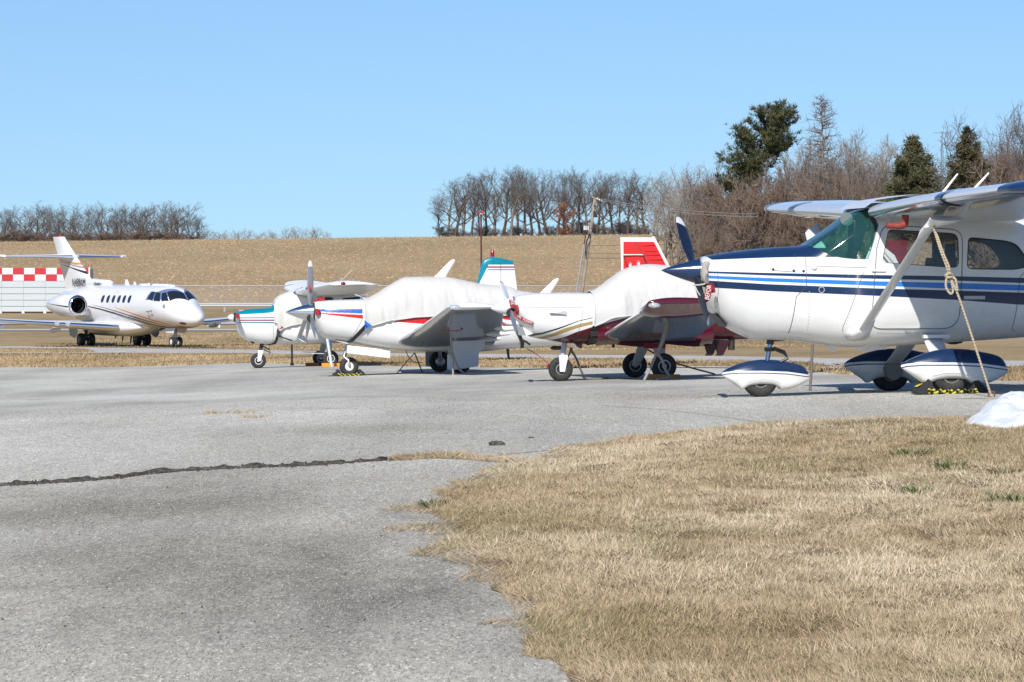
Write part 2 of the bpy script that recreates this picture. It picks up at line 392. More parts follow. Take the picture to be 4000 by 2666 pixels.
flat = lambda y: (lambda x: np.full_like(np.asarray(x, float), y))
crack_fn = line_fn([(-1500, 1990), (-600, 1950), (0, 1910), (300, 1893), (500, 1876), (600, 1858), (900, 1841), (1250, 1828), (1430, 1815), (1560, 1806), (1900, 1795), (2400, 1745)])
apron_far = line_fn([(-1800, 1452), (-600, 1443), (0, 1438), (420, 1438), (800, 1428), (1000, 1421), (1300, 1428), (1600, 1436), (1900, 1440), (2350, 1443), (2700, 1440), (3000, 1442), (3120, 1447), (3500, 1480), (4000, 1498), (4800, 1525)])
band('apron', crack_fn, apron_far, -46, 46, 500, 90, .02, ASPH, .12, power=1.3)
band('driveway', flat(-12.0), crack_fn, -46, 46, 300, 60, .018, ASPH_D)

# taxiways and far roads
tw_far = line_fn([(-2500, 1352), (0, 1354), (330, 1361), (700, 1366), (950, 1369.5), (1300, 1377), (1900, 1387), (2350, 1392.5), (2800, 1396.5), (3250, 1406), (4000, 1416.5), (5200, 1432)])
tw_near = line_fn([(-2500, 1363), (0, 1364), (200, 1365), (330, 1366), (372, 1377), (390, 1383), (700, 1384), (950, 1384), (1300, 1391), (1900, 1404), (2350, 1406), (2800, 1416), (3150, 1420), (3252, 1428), (3270, 1441), (3600, 1444), (4000, 1438), (5200, 1452)])
band('taxiway', tw_near, tw_far, -40, 46, 600, 12, .03, ASPH_T, .35)
band('taxiway', line_fn([(-2500, 1384), (0, 1383.5), (200, 1384), (300, 1384.5), (420, 1384.5)]), line_fn([(-2500, 1379), (0, 1380.5), (170, 1381), (260, 1382.5), (330, 1381), (380, 1377), (420, 1375)]), -40, -14.2, 200, 5, .035, ASPH_T)
band('apron', line_fn([(2500, 1441), (2750, 1443), (3000, 1445), (3300, 1448)]), line_fn([(2500, 1440.5), (2750, 1437), (3000, 1441), (3120, 1442.5), (3200, 1440), (3260, 1437), (3300, 1430)]), 2.2, 8.2, 120, 6, .034, ASPH)
band('road', flat(247), flat(254), -120, 120, 30, 4, .04, mat('pale_concrete', (.42, .42, .41), .9))
band('road', flat(279), flat(301), -120, 120, 30, 6, .04, ASPH_T)

# crop field on the hill
def field_mat():
    m = mat('corn_stubble_soil', (.33, .23, .13), .95, 0, 0, .1); k = NT(m); co = k.coord()
    a = k.noise(k.mapping(co, (.02, .012, .02)), 1, 5, .6); b = k.noise(k.mapping(co, (.5, .09, .2)), 1, 5, .7); f = k.noise(k.mapping(co, (1.6, .3, 1)), 1, 4, .75)
    rows = k.n('TexWave', wave_type='BANDS', bands_direction='Y'); rows.inputs['Scale'].default_value = .035; rows.inputs['Distortion'].default_value = 5; rows.inputs['Detail'].default_value = 4; rows.inputs['Detail Scale'].default_value = .12
    k.l(co, rows.inputs['Vector'])
    v = k.math('ADD', k.math('MULTIPLY', a, .3), k.math('ADD', k.math('MULTIPLY', b, .3), k.math('ADD', k.math('MULTIPLY', f, .35), k.math('MULTIPLY', rows.outputs['Fac'], .05))))
    k.l(k.ramp(v, [(.34, (.24, .165, .09)), (.46, (.33, .235, .13)), (.56, (.40, .29, .165)), (.68, (.50, .37, .22))]), k.b.inputs['Base Color']); return m
band('field', flat(404), flat(1150), -420, 420, 120, 120, .06, field_mat())

def stubble():
    r = np.random.RandomState(3); n = 120000
    Yq = 406 + (r.rand(n)**.8) * 400; Xq = (r.rand(n) - .5) * 2 * (.14 * Yq + 8)
    Yq = np.where(r.rand(n) < .12, 770 + 50 * r.rand(n), Yq)
    a = r.rand(n) * math.pi * 2; ln = .04 + .13 * r.rand(n)**2; wd = .012 + .024 * r.rand(n); up = np.where(r.rand(n) < .3, .08 + .3 * r.rand(n), .02 + .05 * r.rand(n))
    z = terrain(Xq, Yq) + .07
    dx, dy = np.cos(a) * ln, np.sin(a) * ln
    P0 = np.stack([Xq - dx, Yq - dy, z], -1); P1 = np.stack([Xq + dx, Yq + dy, z + up], -1); P2 = P1 + np.stack([0 * a, 0 * a, wd * 1.6], -1); P3 = P0 + np.stack([0 * a, 0 * a, wd * 1.6], -1)
    V = np.stack([P0, P1, P2, P3], 1).reshape(-1, 3); Fq = np.arange(4 * n).reshape(n, 4)
    t = r.rand(n)[:, None]; c = np.array([[.27, .19, .105]]) * (1 - t) + np.array([[.62, .49, .32]]) * t**1.8 * 1.1 + np.array([[.0, .0, .0]])
    return np_mesh('corn_stubble', V, Fq, None, np.repeat(c, 4, 0))
def tint_mat(name, rough=.9, trans=0.0):
    m = mat(name, (.4, .3, .2), rough, 0, 0, .15); k = NT(m); a = k.n('Attribute', attribute_name='tint'); k.l(a.outputs['Color'], k.b.inputs['Base Color']); return m
STRAW = tint_mat('dry_straw')
tag(link('corn_stubble', stubble(), STRAW), kind='stuff')

# ------------------------------------------------------------------ lawn in front and its grass
lawn_pts = poly_xy([(2330, 2740), (2280, 2666), (2230, 2620), (2120, 2500), (2010, 2350), (1900, 2250), (1850, 2180), (1790, 2100), (1740, 2030), (1715, 1985), (1760, 1945), (1850, 1905), (1960, 1862), (2060, 1825), (2250, 1765), (2500, 1716), (2800, 1690), (3050, 1668)])
lp = sorted([(p[1], p[0]) for p in lawn_pts]); l_y = np.array([p[0] for p in lp]); l_x = np.array([p[1] for p in lp])
far_lawn = line_fn([(2500, 1716), (2800, 1689), (3000, 1662), (3300, 1655), (3700, 1652), (4000, 1662), (4800, 1672)])
def lawn_left(y): return np.where(y < l_y[0], l_x[0] + (l_y[0] - y) * .2, np.interp(y, l_y, l_x)) + np.clip(y - l_y[-1], 0, 99) * 5
def lawn_inside(x, y, j=0.0):
    e = lawn_left(y) + (fbm(y * 1.3, y * 0 + x * .6, 4) - .5) * .5 + j
    fl = far_lawn(x) + (fbm(x * 1.5, x * 0 + 4, 3) - .5) * .8 - j
    return (x > e) & (y < fl)
def lawn_z(x, y):   # a slight crown over the asphalt edge
    d = np.clip(np.minimum(x - lawn_left(y), (far_lawn(x) - y)), 0, .8) / .8
    return terrain(x, y) + .022 + .035 * d * d * (3 - 2 * d) + (.05 * (fbm(x * 1.1, y * 1.1, 3) - .5) + .055 * (fbm(x * 4.5, y * 2.2, 2) - .5)) * d
def lawn_sheet():
    ysq = np.linspace(4, 44, 320); n = 160; t = np.linspace(0, 1, n)
    L0 = lawn_left(ysq) + (fbm(ysq * 1.3, ysq * 0 + 2, 4) - .5) * .35
    Xq = L0[:, None] + (26 - L0)[:, None] * t[None]**2.2; Yq = np.broadcast_to(ysq[:, None], Xq.shape)
    lim = far_lawn(Xq) + (fbm(Xq * 1.5, Xq * 0 + 4, 3) - .5) * .6
    Yq = np.minimum(Yq, lim); V = np.stack([Xq, Yq, lawn_z(Xq, Yq) + np.where(Yq >= lim, -.02, 0)], -1).reshape(-1, 3)
    i = np.arange((len(ysq) - 1) * n).reshape(-1, n)[:, :-1].reshape(-1); Fq = np.stack([i, i + 1, i + n + 1, i + n], -1)
    q = V[Fq]; ar = np.linalg.norm(np.cross(q[:, 1] - q[:, 0], q[:, 3] - q[:, 0]), axis=1); Fq = Fq[ar > 1e-7]
    me = np_mesh('lawn', V, Fq); me.shade_smooth(); return me
THATCH = dry_grass_mat('lawn_thatch', 6.0, [(.3, (.11, .08, .045)), (.45, (.19, .14, .08)), (.6, (.28, .205, .12)), (.75, (.36, .27, .165))])
tag(link('lawn', lawn_sheet(), THATCH), kind='structure')

def blades(n, seed, ymin, ymax, dens_pow, inside, zf, lmin, lmax, flat_frac=.5, tone=0.0, wmul=1.0, xr=None):
    r = np.random.RandomState(seed)
    Yq = ymin + (ymax - ymin) * r.rand(n)**dens_pow
    if xr is None: Xq = (-.03 + .20 * r.rand(n)) * Yq + .2
    else: Xq = xr[0] + (xr[1] - xr[0]) * r.rand(n)
    k = inside(Xq, Yq); Xq, Yq = Xq[k], Yq[k]; n = len(Xq)
    cl = fbm(Xq * 2.4, Yq * .8, 4); cl2 = fbm(Xq * .55 + 40, Yq * .25, 4); cl3 = fbm(Xq * 7 + 9, Yq * 2.6, 2)
    ln = (lmin + (lmax - lmin) * r.rand(n)**1.6) * (.25 + 1.5 * cl3)
    tilt = np.where(r.rand(n) < flat_frac, 1.05 + .45 * r.rand(n), .2 + .75 * r.rand(n))
    az = r.randn(n) * .75 + math.pi * (r.rand(n) < .35 + .9 * (vnoise(Xq * 2.5, Yq * 1.2) - .35))
    wd = (.0007 + .0009 * r.rand(n)) * wmul * (1 + Yq / 40)
    dx, dy, dz = np.sin(tilt) * np.cos(az), np.sin(tilt) * np.sin(az), np.cos(tilt)
    px, py = -np.sin(az), np.cos(az); fl = r.rand(n) < .5; px = np.where(fl, 1, px); py = np.where(fl, 0, py)
    z = zf(Xq, Yq)
    B = np.stack([Xq, Yq, z - .002], -1); T = B + np.stack([dx, dy, dz], -1) * ln[:, None]; T[:, 2] = np.maximum(T[:, 2], z + .004 + .012 * r.rand(n)); S = np.stack([px, py, 0 * px], -1) * wd[:, None]
    V = np.stack([B - S, B + S, T], 1).reshape(-1, 3); Fq = None; Ft = np.arange(3 * n).reshape(n, 3)
    straw = np.array([.45, .345, .222]); pale = np.array([.67, .56, .41]); brown = np.array([.27, .19, .105]); green = np.array([.13, .15, .045])
    t = np.clip(r.rand(n) * .8 + (cl2 - .5) * 2.2 + (cl3 - .5) * .5 + tone - .08, 0, 1)[:, None]
    c = straw * (1 - t) + pale * t
    dk = (np.clip((cl - .50) * 5, 0, 1) * .7 + .45 * r.rand(n)**2)[:, None] * (r.rand(n)[:, None] < .75); c = c * (1 - .75 * dk) + brown * .75 * dk
    gr = np.clip((fbm(Xq * 1.3 + 77, Yq * .45, 4) - .51) * 5, 0, 1) * (r.rand(n) < .3); gr = np.maximum(gr, (r.rand(n) < .07) * 1.0)[:, None]; c = c * (1 - .8 * gr) + green * .8 * gr
    return np_mesh('grass', V, Fq, Ft, np.repeat(c * (.60 + .72 * r.rand(n)[:, None]), 3, 0))
tag(link('grass', blades(1450000, 1, 11.5, 39, 1.15, lambda x, y: lawn_inside(x, y, .02), lawn_z, .016, .052, .76), STRAW), kind='stuff')
# clippings that spill over the asphalt edge
def fringe(x, y):
    d = lawn_left(y) - x; f = y - far_lawn(x)
    e = (fbm(y * 1.1, x * 1.6 + 3, 5) - .44) * 1.0
    a = (d > -.3) & (d < np.clip(e, .05, .8)) & (y < 37)
    return a | ((f > -.3) & (f < .25) & (x > lawn_left(np.minimum(y, 33))) & (np.random.RandomState(2).rand(len(x)) < .4))
tag(link('grass', blades(800000, 5, 12, 38, 1.0, fringe, lambda x, y: terrain(x, y) + .024, .03, .08, 1.0, -.25, xr=(-2.3, 5.5)), STRAW), kind='stuff')
# straw that has drifted into the end of the crack
drift_fn = line_fn([(1560, 1803), (1700, 1794), (1850, 1800), (1960, 1812), (2080, 1815)])
def drift(x, y): return (np.abs(y - drift_fn(x)) < .55 * fbm(x * 3, x * 0 + y * .7, 3) - .05) & (x > hit(1530, 1805)[0]) & (x < hit(2080, 1812)[0])
tag(link('grass', blades(160000, 8, 25, 34, 1.0, drift, lambda x, y: terrain(x, y) + .024, .04, .10, .95, -.35, xr=(-1.2, .5)), STRAW), kind='stuff')

# rough tufts along the verge beyond the apron
def verge(n, seed):
    r = np.random.RandomState(seed)
    Xq = (r.rand(n) - .5) * 44; y0 = apron_far(Xq); y1 = tw_near(Xq)
    t = r.rand(n); Yq = y0 + (y1 - y0) * t**1.2 + .15
    Yq = np.where(r.rand(n) < .3, 170 + 70 * r.rand(n), Yq); Yq = np.where((Yq > tw_near(Xq) - .3) & (Yq < tw_far(Xq) + .3), y0 + (y1 - y0) * .5 * t, Yq)
    k = np.abs(Xq) < .15 * Yq + 2; Xq, Yq = Xq[k], Yq[k]; n = len(Xq)
    a = r.rand(n) * 6.28; h = .03 + .06 * r.rand(n); w = (.012 + .02 * r.rand(n)); z = terrain(Xq, Yq)
    c, s = np.cos(a) * w, np.sin(a) * w; lx, ly = (r.rand(n) - .5) * h * 1.4, (r.rand(n) - .5) * h * 1.4
    V = np.stack([np.stack([Xq - c, Yq - s, z], -1), np.stack([Xq + c, Yq + s, z], -1), np.stack([Xq + lx, Yq + ly, z + h], -1)], 1).reshape(-1, 3)
    cl = fbm(Xq * .3, Yq * .12, 4)[:, None]; q = np.clip((cl - .3) * 2.2 + .3 * r.rand(n)[:, None], 0, 1)
    col = np.array([.19, .135, .075]) * (1 - q) + np.array([.42, .315, .185]) * q
    return np_mesh('grass', V, None, np.arange(3 * n).reshape(n, 3), np.repeat(col, 3, 0))
tag(link('grass', verge(150000, 4), STRAW), kind='stuff')

# cracked joint between driveway and apron
def crack_band():
    xs = np.linspace(-9, -.9, 900); yc = crack_fn(xs); r = np.random.RandomState(4)
    wdt = (.004 + .26 * np.clip(fbm(xs * 1.3, xs * 0, 4) - .34, 0, 1)**1.25) * np.interp(xs, [-9, -5, -3.2, -1.8, -1.2, -.9], [.6, .7, 1.0, .7, .5, .1])
    rows = []
    for t, h in ((-1, .0), (-.6, .012), (-.1, .004), (.35, .02), (.8, .012), (1, 0)):
        rows.append(np.stack([xs, yc + t * wdt * (1 + .5 * (vnoise(xs * 14, xs * 0 + t * 5) - .5)), terrain(xs, yc) + .021 + h * (.3 + 1.4 * vnoise(xs * 22, xs * 0 + t * 9))], -1))
    V = np.stack(rows).reshape(-1, 3); n = len(xs); i = np.arange(5 * n).reshape(5, n)[:, :-1].reshape(-1)
    return np_mesh('crack', V, np.stack([i, i + 1, i + n + 1, i + n], -1))
def seam_crack(pts, wv, m):
    P = [hit(u, v) for u, v in pts]; xs = np.linspace(P[0][0], P[-1][0], 260); yc = np.interp(xs, [p[0] for p in P], [p[1] for p in P]) + .12 * (fbm(xs * 2, xs * 0 + 1, 3) - .5)
    wd = wv * np.clip(fbm(xs * 1.7, xs * 0 + 8, 4) - .36, 0, 1) * 4; n = len(xs)
    V = np.concatenate([np.stack([xs, yc + s * wd, terrain(xs, yc) + .027], -1) for s in (-1, 1)]); i = np.arange(n - 1)
    return tag(link('pavement_crack', np_mesh('pavement_crack', V, np.stack([i, i + 1, i + n + 1, i + n], -1)), m), kind='structure')
DIRT = mat('crumbled_asphalt', (.05, .045, .04), .95); _k = NT(DIRT); _k.l(_k.ramp(_k.noise(_k.coord(), 26, 4, .7), [(.35, (.02, .018, .016)), (.55, (.075, .065, .055)), (.75, (.2, .18, .15))]), _k.b.inputs['Base Color'])
tag(link('pavement_crack', crack_band(), DIRT), kind='structure')
seam_crack([(2350, 1596), (2600, 1612), (2750, 1630), (2880, 1648), (2960, 1660)], .05, DIRT); seam_crack([(1250, 1500), (1700, 1533), (2200, 1566), (2500, 1590)], .035, ASPH_T)
seam_crack([(-300, 1560), (300, 1570), (900, 1600), (1500, 1612)], .02, DIRT)
def grit(name, n, seed, fx, s0, s1):
    r = np.random.RandomState(seed); P = fx(r, n); n = len(P); s = (s0 + (s1 - s0) * r.rand(n)**3)[:, None, None]
    base = np.array([[1, 0, 0], [-.6, .8, 0], [-.6, -.8, 0], [.1, .1, .9]])[None] * (0.6 + .8 * r.rand(n, 4, 3)) * s
    V = (P[:, None] + base).reshape(-1, 3); o = np.arange(n)[:, None] * 4
    Ft = np.concatenate([o + np.array([[0, 1, 3]]), o + np.array([[1, 2, 3]]), o + np.array([[2, 0, 3]])], 0); return np_mesh(name, V, None, Ft)
def g1(r, n):
    x = -9 + 8.2 * r.rand(n); y = crack_fn(x) + r.randn(n) * .12; return np.stack([x, y, terrain(x, y) + .022], -1)
def g2(r, n):
    y = 13 + 50 * r.rand(n)**1.5; x = (r.rand(n) - .5) * .27 * y; k = ~lawn_inside(x, y); x, y = x[k], y[k]; return np.stack([x, y, terrain(x, y) + .02], -1)
tag(link('gravel', grit('gravel', 1500, 1, g1, .004, .022), DIRT), kind='stuff')
tag(link('gravel', grit('gravel', 1500, 2, g2, .002, .008), DIRT), kind='stuff')
def aggregate(n, seed):
    r = np.random.RandomState(seed); y = 12.5 + 36 * r.rand(n)**1.5; x = (r.rand(n) - .5) * .27 * y; k = ~lawn_inside(x, y, .05); x, y = x[k], y[k]; n = len(x)
    s = (.0010 + .0018 * r.rand(n)**2)[:, None, None] * (1 + y[:, None, None] / 30); P = np.stack([x, y, terrain(x, y) + .0195], -1)
    base = np.array([[1, 0, 0], [-.6, .8, 0], [-.6, -.8, 0], [.1, .1, .85]])[None] * (.7 + .6 * r.rand(n, 4, 3)) * s; V = (P[:, None] + base).reshape(-1, 3); o = np.arange(n)[:, None] * 4
    Ft = np.concatenate([o + np.array([[0, 1, 3]]), o + np.array([[1, 2, 3]]), o + np.array([[2, 0, 3]])], 0); t = r.rand(n)[:, None]
    c = np.where(t < .34, np.array([[.19, .175, .15]]), np.where(t < .93, np.array([[.43, .41, .365]]), np.array([[.68, .66, .60]]))) * (.8 + .4 * r.rand(n)[:, None])
    return np_mesh('gravel', V, None, Ft, np.repeat(c, 4, 0))
tag(link('gravel', aggregate(260000, 6), STRAW), kind='stuff')
# pale painted and worn lines on the apron
def stripe(name, pts, wv, m, lift=.026, rag=.3):
    P = [hit(u, v) for u, v in pts]; xs = np.linspace(P[0][0], P[-1][0], 160); ysq = np.interp(xs, [p[0] for p in P], [p[1] for p in P])
    V = []
    for s in (-1, 1):
        yy = ysq + s * wv * (1 - rag + rag * 2 * vnoise(xs * 5, xs * 0 + s * 3 + wv * 50)); V.append(np.stack([xs, yy, terrain(xs, yy) + lift], -1))
    n = len(xs); i = np.arange(n - 1); o = link(name, np_mesh(name, np.concatenate(V), np.stack([i, i + 1, i + n + 1, i + n], -1)), m); return tag(o, kind='structure')
PALE = mat('worn_line_paint', (.52, .49, .42), .9); _k = NT(PALE); _k.l(_k.ramp(_k.noise(_k.coord(), 6, 5, .7), [(.35, (.30, .29, .27)), (.55, (.56, .53, .46))]), _k.b.inputs['Base Color'])
stripe('painted_line', [(760, 1455), (1000, 1447), (1330, 1436)], .11, PALE)
stripe('painted_line', [(1430, 1459), (1550, 1457), (1640, 1458)], .12, PALE)
stripe('painted_line', [(1690, 1471), (1800, 1470), (1900, 1469)], .10, PALE)
stripe('painted_line', [(2380, 1500), (2480, 1499), (2560, 1497)], .06, PALE)
stripe('painted_line', [(3090, 1523), (3180, 1521), (3290, 1517)], .05, PALE)
stripe('painted_line', [(3720, 1567), (3860, 1565), (4040, 1562)], .05, PALE)
for u, v, s in ((1940, 1751, .055), (2385, 1746, .03), (2415, 1744, .03), (2075, 1722, .02)):
    p = hit(u, v); r = random.Random(int(u)); b = MB()
    b.loft([[(s * sc * (1 + .3 * r.random()) * math.cos(a), s * .6 * sc * (1 + .3 * r.random()) * math.sin(a), z * s) for a in np.linspace(0, 2 * math.pi, 8)[:-1]] for z, sc in ((0, 1), (.35, 1.05), (.6, .6))])
    o = b.build('asphalt_chunk', DIRT, None, 25); o.location = (p[0], p[1], p[2] + .02)
    tag(o, {1940: 'largest loose black lump of asphalt lying on the pale apron', 2385: 'small black lump left of its pair at the lawn edge', 2415: 'small black lump right of its pair at the lawn edge', 2075: 'tiny black crumb of asphalt alone on the apron'}[u], 'asphalt lump', 'loose asphalt lumps on the apron')
# ------------------------------------------------------------------ aircraft tools
class Plane:
    """an aircraft frame: x aft, z up, measured on the photograph at the aircraft's own distance"""
    def __init__(s, name, label, u, v, Y, th, cat='aircraft'):
        s.O = at(u, v, Y); t = R(th); s.th = t
        s.ex = np.array([math.cos(t), math.sin(t), 0]); s.ey = np.array([-math.sin(t), math.cos(t), 0])
        s.o = thing(name, label, cat, tuple(s.O), t)
    def P(s, u, v, y=0.0):
        d = ray(u, v); t = (y - (CAM - s.O) @ s.ey) / (d @ s.ey); p = CAM + d * t - s.O
        return (float(p @ s.ex), float(p[2]))
    def P3(s, u, v, y=0.0):
        x, z = s.P(u, v, y); return (x, y, z)
    def W(s, x, y, z):   # to world
        return tuple(s.O + s.ex * x + s.ey * y + np.array([0, 0, z]))
    def G(s, x, y):      # ground height in the frame
        p = s.O + s.ex * x + s.ey * y; return tz(p[0], p[1]) + .02 - s.O[2]

class Fus:
    """a body of superellipse sections along x"""
    def __init__(s, top, bot, w, zw, nt, nb):
        for k, p in (('top', top), ('bot', bot), ('w', w), ('zw', zw), ('nt', nt), ('nb', nb)):
            p = sorted(p); setattr(s, '_' + k, (np.array([q[0] for q in p]), np.array([q[1] for q in p])))
    def g(s, k, x): return float(pchip(x, *getattr(s, '_' + k)))
    def sec(s, x): return [s.g(k, x) for k in ('top', 'bot', 'w', 'zw', 'nt', 'nb')]
    def pt(s, x, a, off=0.0):
        zt, zb, w, zw, n1, n2 = s.sec(x); zw = min(max(zw, zb + .01), zt - .01)
        c, q = math.cos(a), math.sin(a); n = n1 if q >= 0 else n2; h = (zt - zw if q >= 0 else zw - zb) + off
        return (x, (w + off) * math.copysign(abs(c)**(2 / n), c), zw + h * math.copysign(abs(q)**(2 / n), q))
    def ring(s, x, n=48, off=0.0): return [s.pt(x, 2 * math.pi * k / n, off) for k in range(n)]
    def y(s, x, z, off=0.0):
        zt, zb, w, zw, n1, n2 = s.sec(x); n = n1 if z > zw else n2; h = (zt - zw if z > zw else zw - zb) + off
        r = min(abs(z - zw) / max(h, 1e-4), 1); return (w + off) * (1 - r**n)**(1 / n)
    def solid(s, xs, n=48, off=0.0):
        b = MB(); b.loft([s.ring(x, n, off) for x in xs]); return b
    def panel(s, name, poly, side, off, m, parent, holes=(), step=.09, thick=0.0):
        """a patch that hugs the body side; poly and holes in x,z"""
        bm = bmesh.new()
        for lp in [poly] + list(holes):
            vv = [bm.verts.new((p[0], 0, p[1])) for p in lp]
            for i in range(len(vv)): bm.edges.new((vv[i], vv[(i + 1) % len(vv)]))
        bmesh.ops.triangle_fill(bm, use_beauty=True, edges=bm.edges[:])
        xs = [p[0] for p in poly]; zs = [p[1] for p in poly]
        for ax, lo, hi in ((0, min(xs), max(xs)), (2, min(zs), max(zs))):
            k = int((hi - lo) / step)
            for i in range(1, k + 1):
                co = [0, 0, 0]; no = [0, 0, 0]; co[ax] = lo + (hi - lo) * i / (k + 1); no[ax] = 1
                bmesh.ops.bisect_plane(bm, geom=bm.verts[:] + bm.edges[:] + bm.faces[:], plane_co=co, plane_no=no, dist=1e-5)
        for v in bm.verts: v.co.y = side * s.y(v.co.x, v.co.z, off)
        bmesh.ops.recalc_face_normals(bm, faces=bm.faces)
        if bm.faces and sum(f.normal.y * side for f in bm.faces) < 0: bmesh.ops.reverse_faces(bm, faces=bm.faces)
        if thick:
            g = bmesh.ops.extrude_face_region(bm, geom=bm.faces[:])
            for v in [e for e in g['geom'] if isinstance(e, bmesh.types.BMVert)]: v.co.y -= side * thick
            bmesh.ops.recalc_face_normals(bm, faces=bm.faces)
        me = bpy.data.meshes.new(name); bm.to_mesh(me); bm.free(); me.shade_smooth(); me.set_sharp_from_angle(angle=R(40))
        return link(name, me, m, parent)
    def seam(s, pts, side, wd=.005, off=.002, b=None):
        """thin ribbon along x,z points on the side"""
        b = b or MB(); P = []
        for i in range(len(pts) - 1):
            n = max(1, int(math.dist(pts[i], pts[i + 1]) / .06))
            for k in range(n): t = k / n; P.append((pts[i][0] + (pts[i + 1][0] - pts[i][0]) * t, pts[i][1] + (pts[i + 1][1] - pts[i][1]) * t))
        P.append(pts[-1]); vs = []
        for i, p in enumerate(P):
            a, c = P[max(i - 1, 0)], P[min(i + 1, len(P) - 1)]; d = np.array([c[0] - a[0], c[1] - a[1]]); d = d / (np.linalg.norm(d) + 1e-9); q = np.array([-d[1], d[0]]) * wd / 2
            for sg in (-1, 1): x, z = p[0] + sg * q[0], p[1] + sg * q[1]; vs.append((x, side * s.y(x, z, off), z))
        b.add(vs, [(2 * i, 2 * i + 1, 2 * i + 3, 2 * i + 2) for i in range(len(P) - 1)]); return b

def rpoly(poly, r, n=5):
    """round the corners of a polygon"""
    out_ = []; N = len(poly)
    for i in range(N):
        p0, p, p1 = np.array(poly[i - 1]), np.array(poly[i]), np.array(poly[(i + 1) % N]); rr = r[i] if hasattr(r, '__len__') else r
        d0 = (p0 - p) / np.linalg.norm(p0 - p); d1 = (p1 - p) / np.linalg.norm(p1 - p); a, b = p + d0 * rr, p + d1 * rr
        for k in range(n + 1): t = k / n; out_.append(tuple((1 - t)**2 * a + 2 * t * (1 - t) * p + t * t * b))
    return out_

def foil(xle, y, z, c, t, inc=0.0, n=28, cam_=.02):
    pts = []
    for k in range(n):
        a = 2 * math.pi * k / n; x = .5 * (1 + math.cos(a)); up_ = 1 if k < n / 2 else -1
        yt = 5 * t * (.2969 * math.sqrt(x) - .126 * x - .3516 * x**2 + .2843 * x**3 - .1015 * x**4) + .003
        zc = cam_ * 4 * x * (1 - x); px, pz = x * c, (zc + up_ * yt) * c
        pts.append((xle + px * math.cos(inc) + pz * math.sin(inc), y, z - px * math.sin(inc) + pz * math.cos(inc)))
    return pts
def wing_mb(secs, n=28, round_=.16, b=None, cam_=.02):
    """secs: (xLE, y, z, chord, thickness ratio, incidence deg)"""
    b = b or MB(); rings = [foil(*q[:5], R(q[5]), n, cam_) for q in secs]
    if round_:
        x, y, z, c, t, i = secs[-1]; s = 1 if y > 0 else -1
        for a in (25, 50, 70, 84):
            f = math.cos(R(a)); cc = c * (.55 + .45 * f); rings.append(foil(x + (c - cc) * .55, y + s * round_ * math.sin(R(a)), z, cc, t * f * c / cc, R(i), n, cam_))
    b.loft(rings); return b
def shade_underside(o, under):
    """gives downward faces a darker gloss, painting in shade below the wing"""
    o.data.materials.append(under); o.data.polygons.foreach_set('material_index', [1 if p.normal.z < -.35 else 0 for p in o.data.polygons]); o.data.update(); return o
UNDER = mat('shaded_gloss_underside', (.24, .245, .245), .16, 0, .7)  # wing colour darkened so that the under-wing shade sits in the paint

def wheel(parent, x, y, z, r, wdt, hub=WHITE, hubr=.5, name='wheel', cap='disc', spokes=0, out_side=-1):
    """tyre with its hub as a child; axle along y"""
    b = MB(); p = []
    for k in range(13):
        a = -math.pi / 2 + math.pi * k / 12; p.append((wdt / 2 * math.copysign(abs(math.sin(a))**.7, math.sin(a)), r * .70 + r * .30 * max(math.cos(a), 0)**.55))
    ri = r * hubr
    b.lathe([(-wdt * .40, ri * .9), (-wdt * .46, ri)] + p + [(wdt * .46, ri), (wdt * .40, ri * .9)], (0, 0, 0), 'y', 36)
    for g in (-.22, 0, .22): b.lathe([(g * wdt - .003, r * .999), (g * wdt, r * 1.004), (g * wdt + .003, r * .999)], (0, 0, 0), 'y', 36)
    t = b.build(name, RUBBER, parent, 50); t.location = (x, y, z)
    h = MB()
    for s in (-1, 1):
        d = s * wdt * .47
        if cap == 'disc': h.lathe([(d * .7, ri), (d, ri * .99), (d * 1.06, ri * .9), (d * 1.12, ri * .5), (d * 1.14, ri * .05)], (0, 0, 0), 'y', 28)
        else:
            h.lathe([(d * .6, ri * 1.0), (d, ri * .99), (d * 1.02, ri * .85), (d * .65, ri * .78), (d * .6, ri * .40), (d * 1.05, ri * .34), (d * 1.1, ri * .05)], (0, 0, 0), 'y', 28)
            for k in range(6):
                a = k * math.pi / 3 + .3; h.box((ri * .58 * math.cos(a), d * .72, ri * .58 * math.sin(a)), (ri * .22, wdt * .12, ri * .22))
    h.build('wheel_hub', hub, t, 35); return t

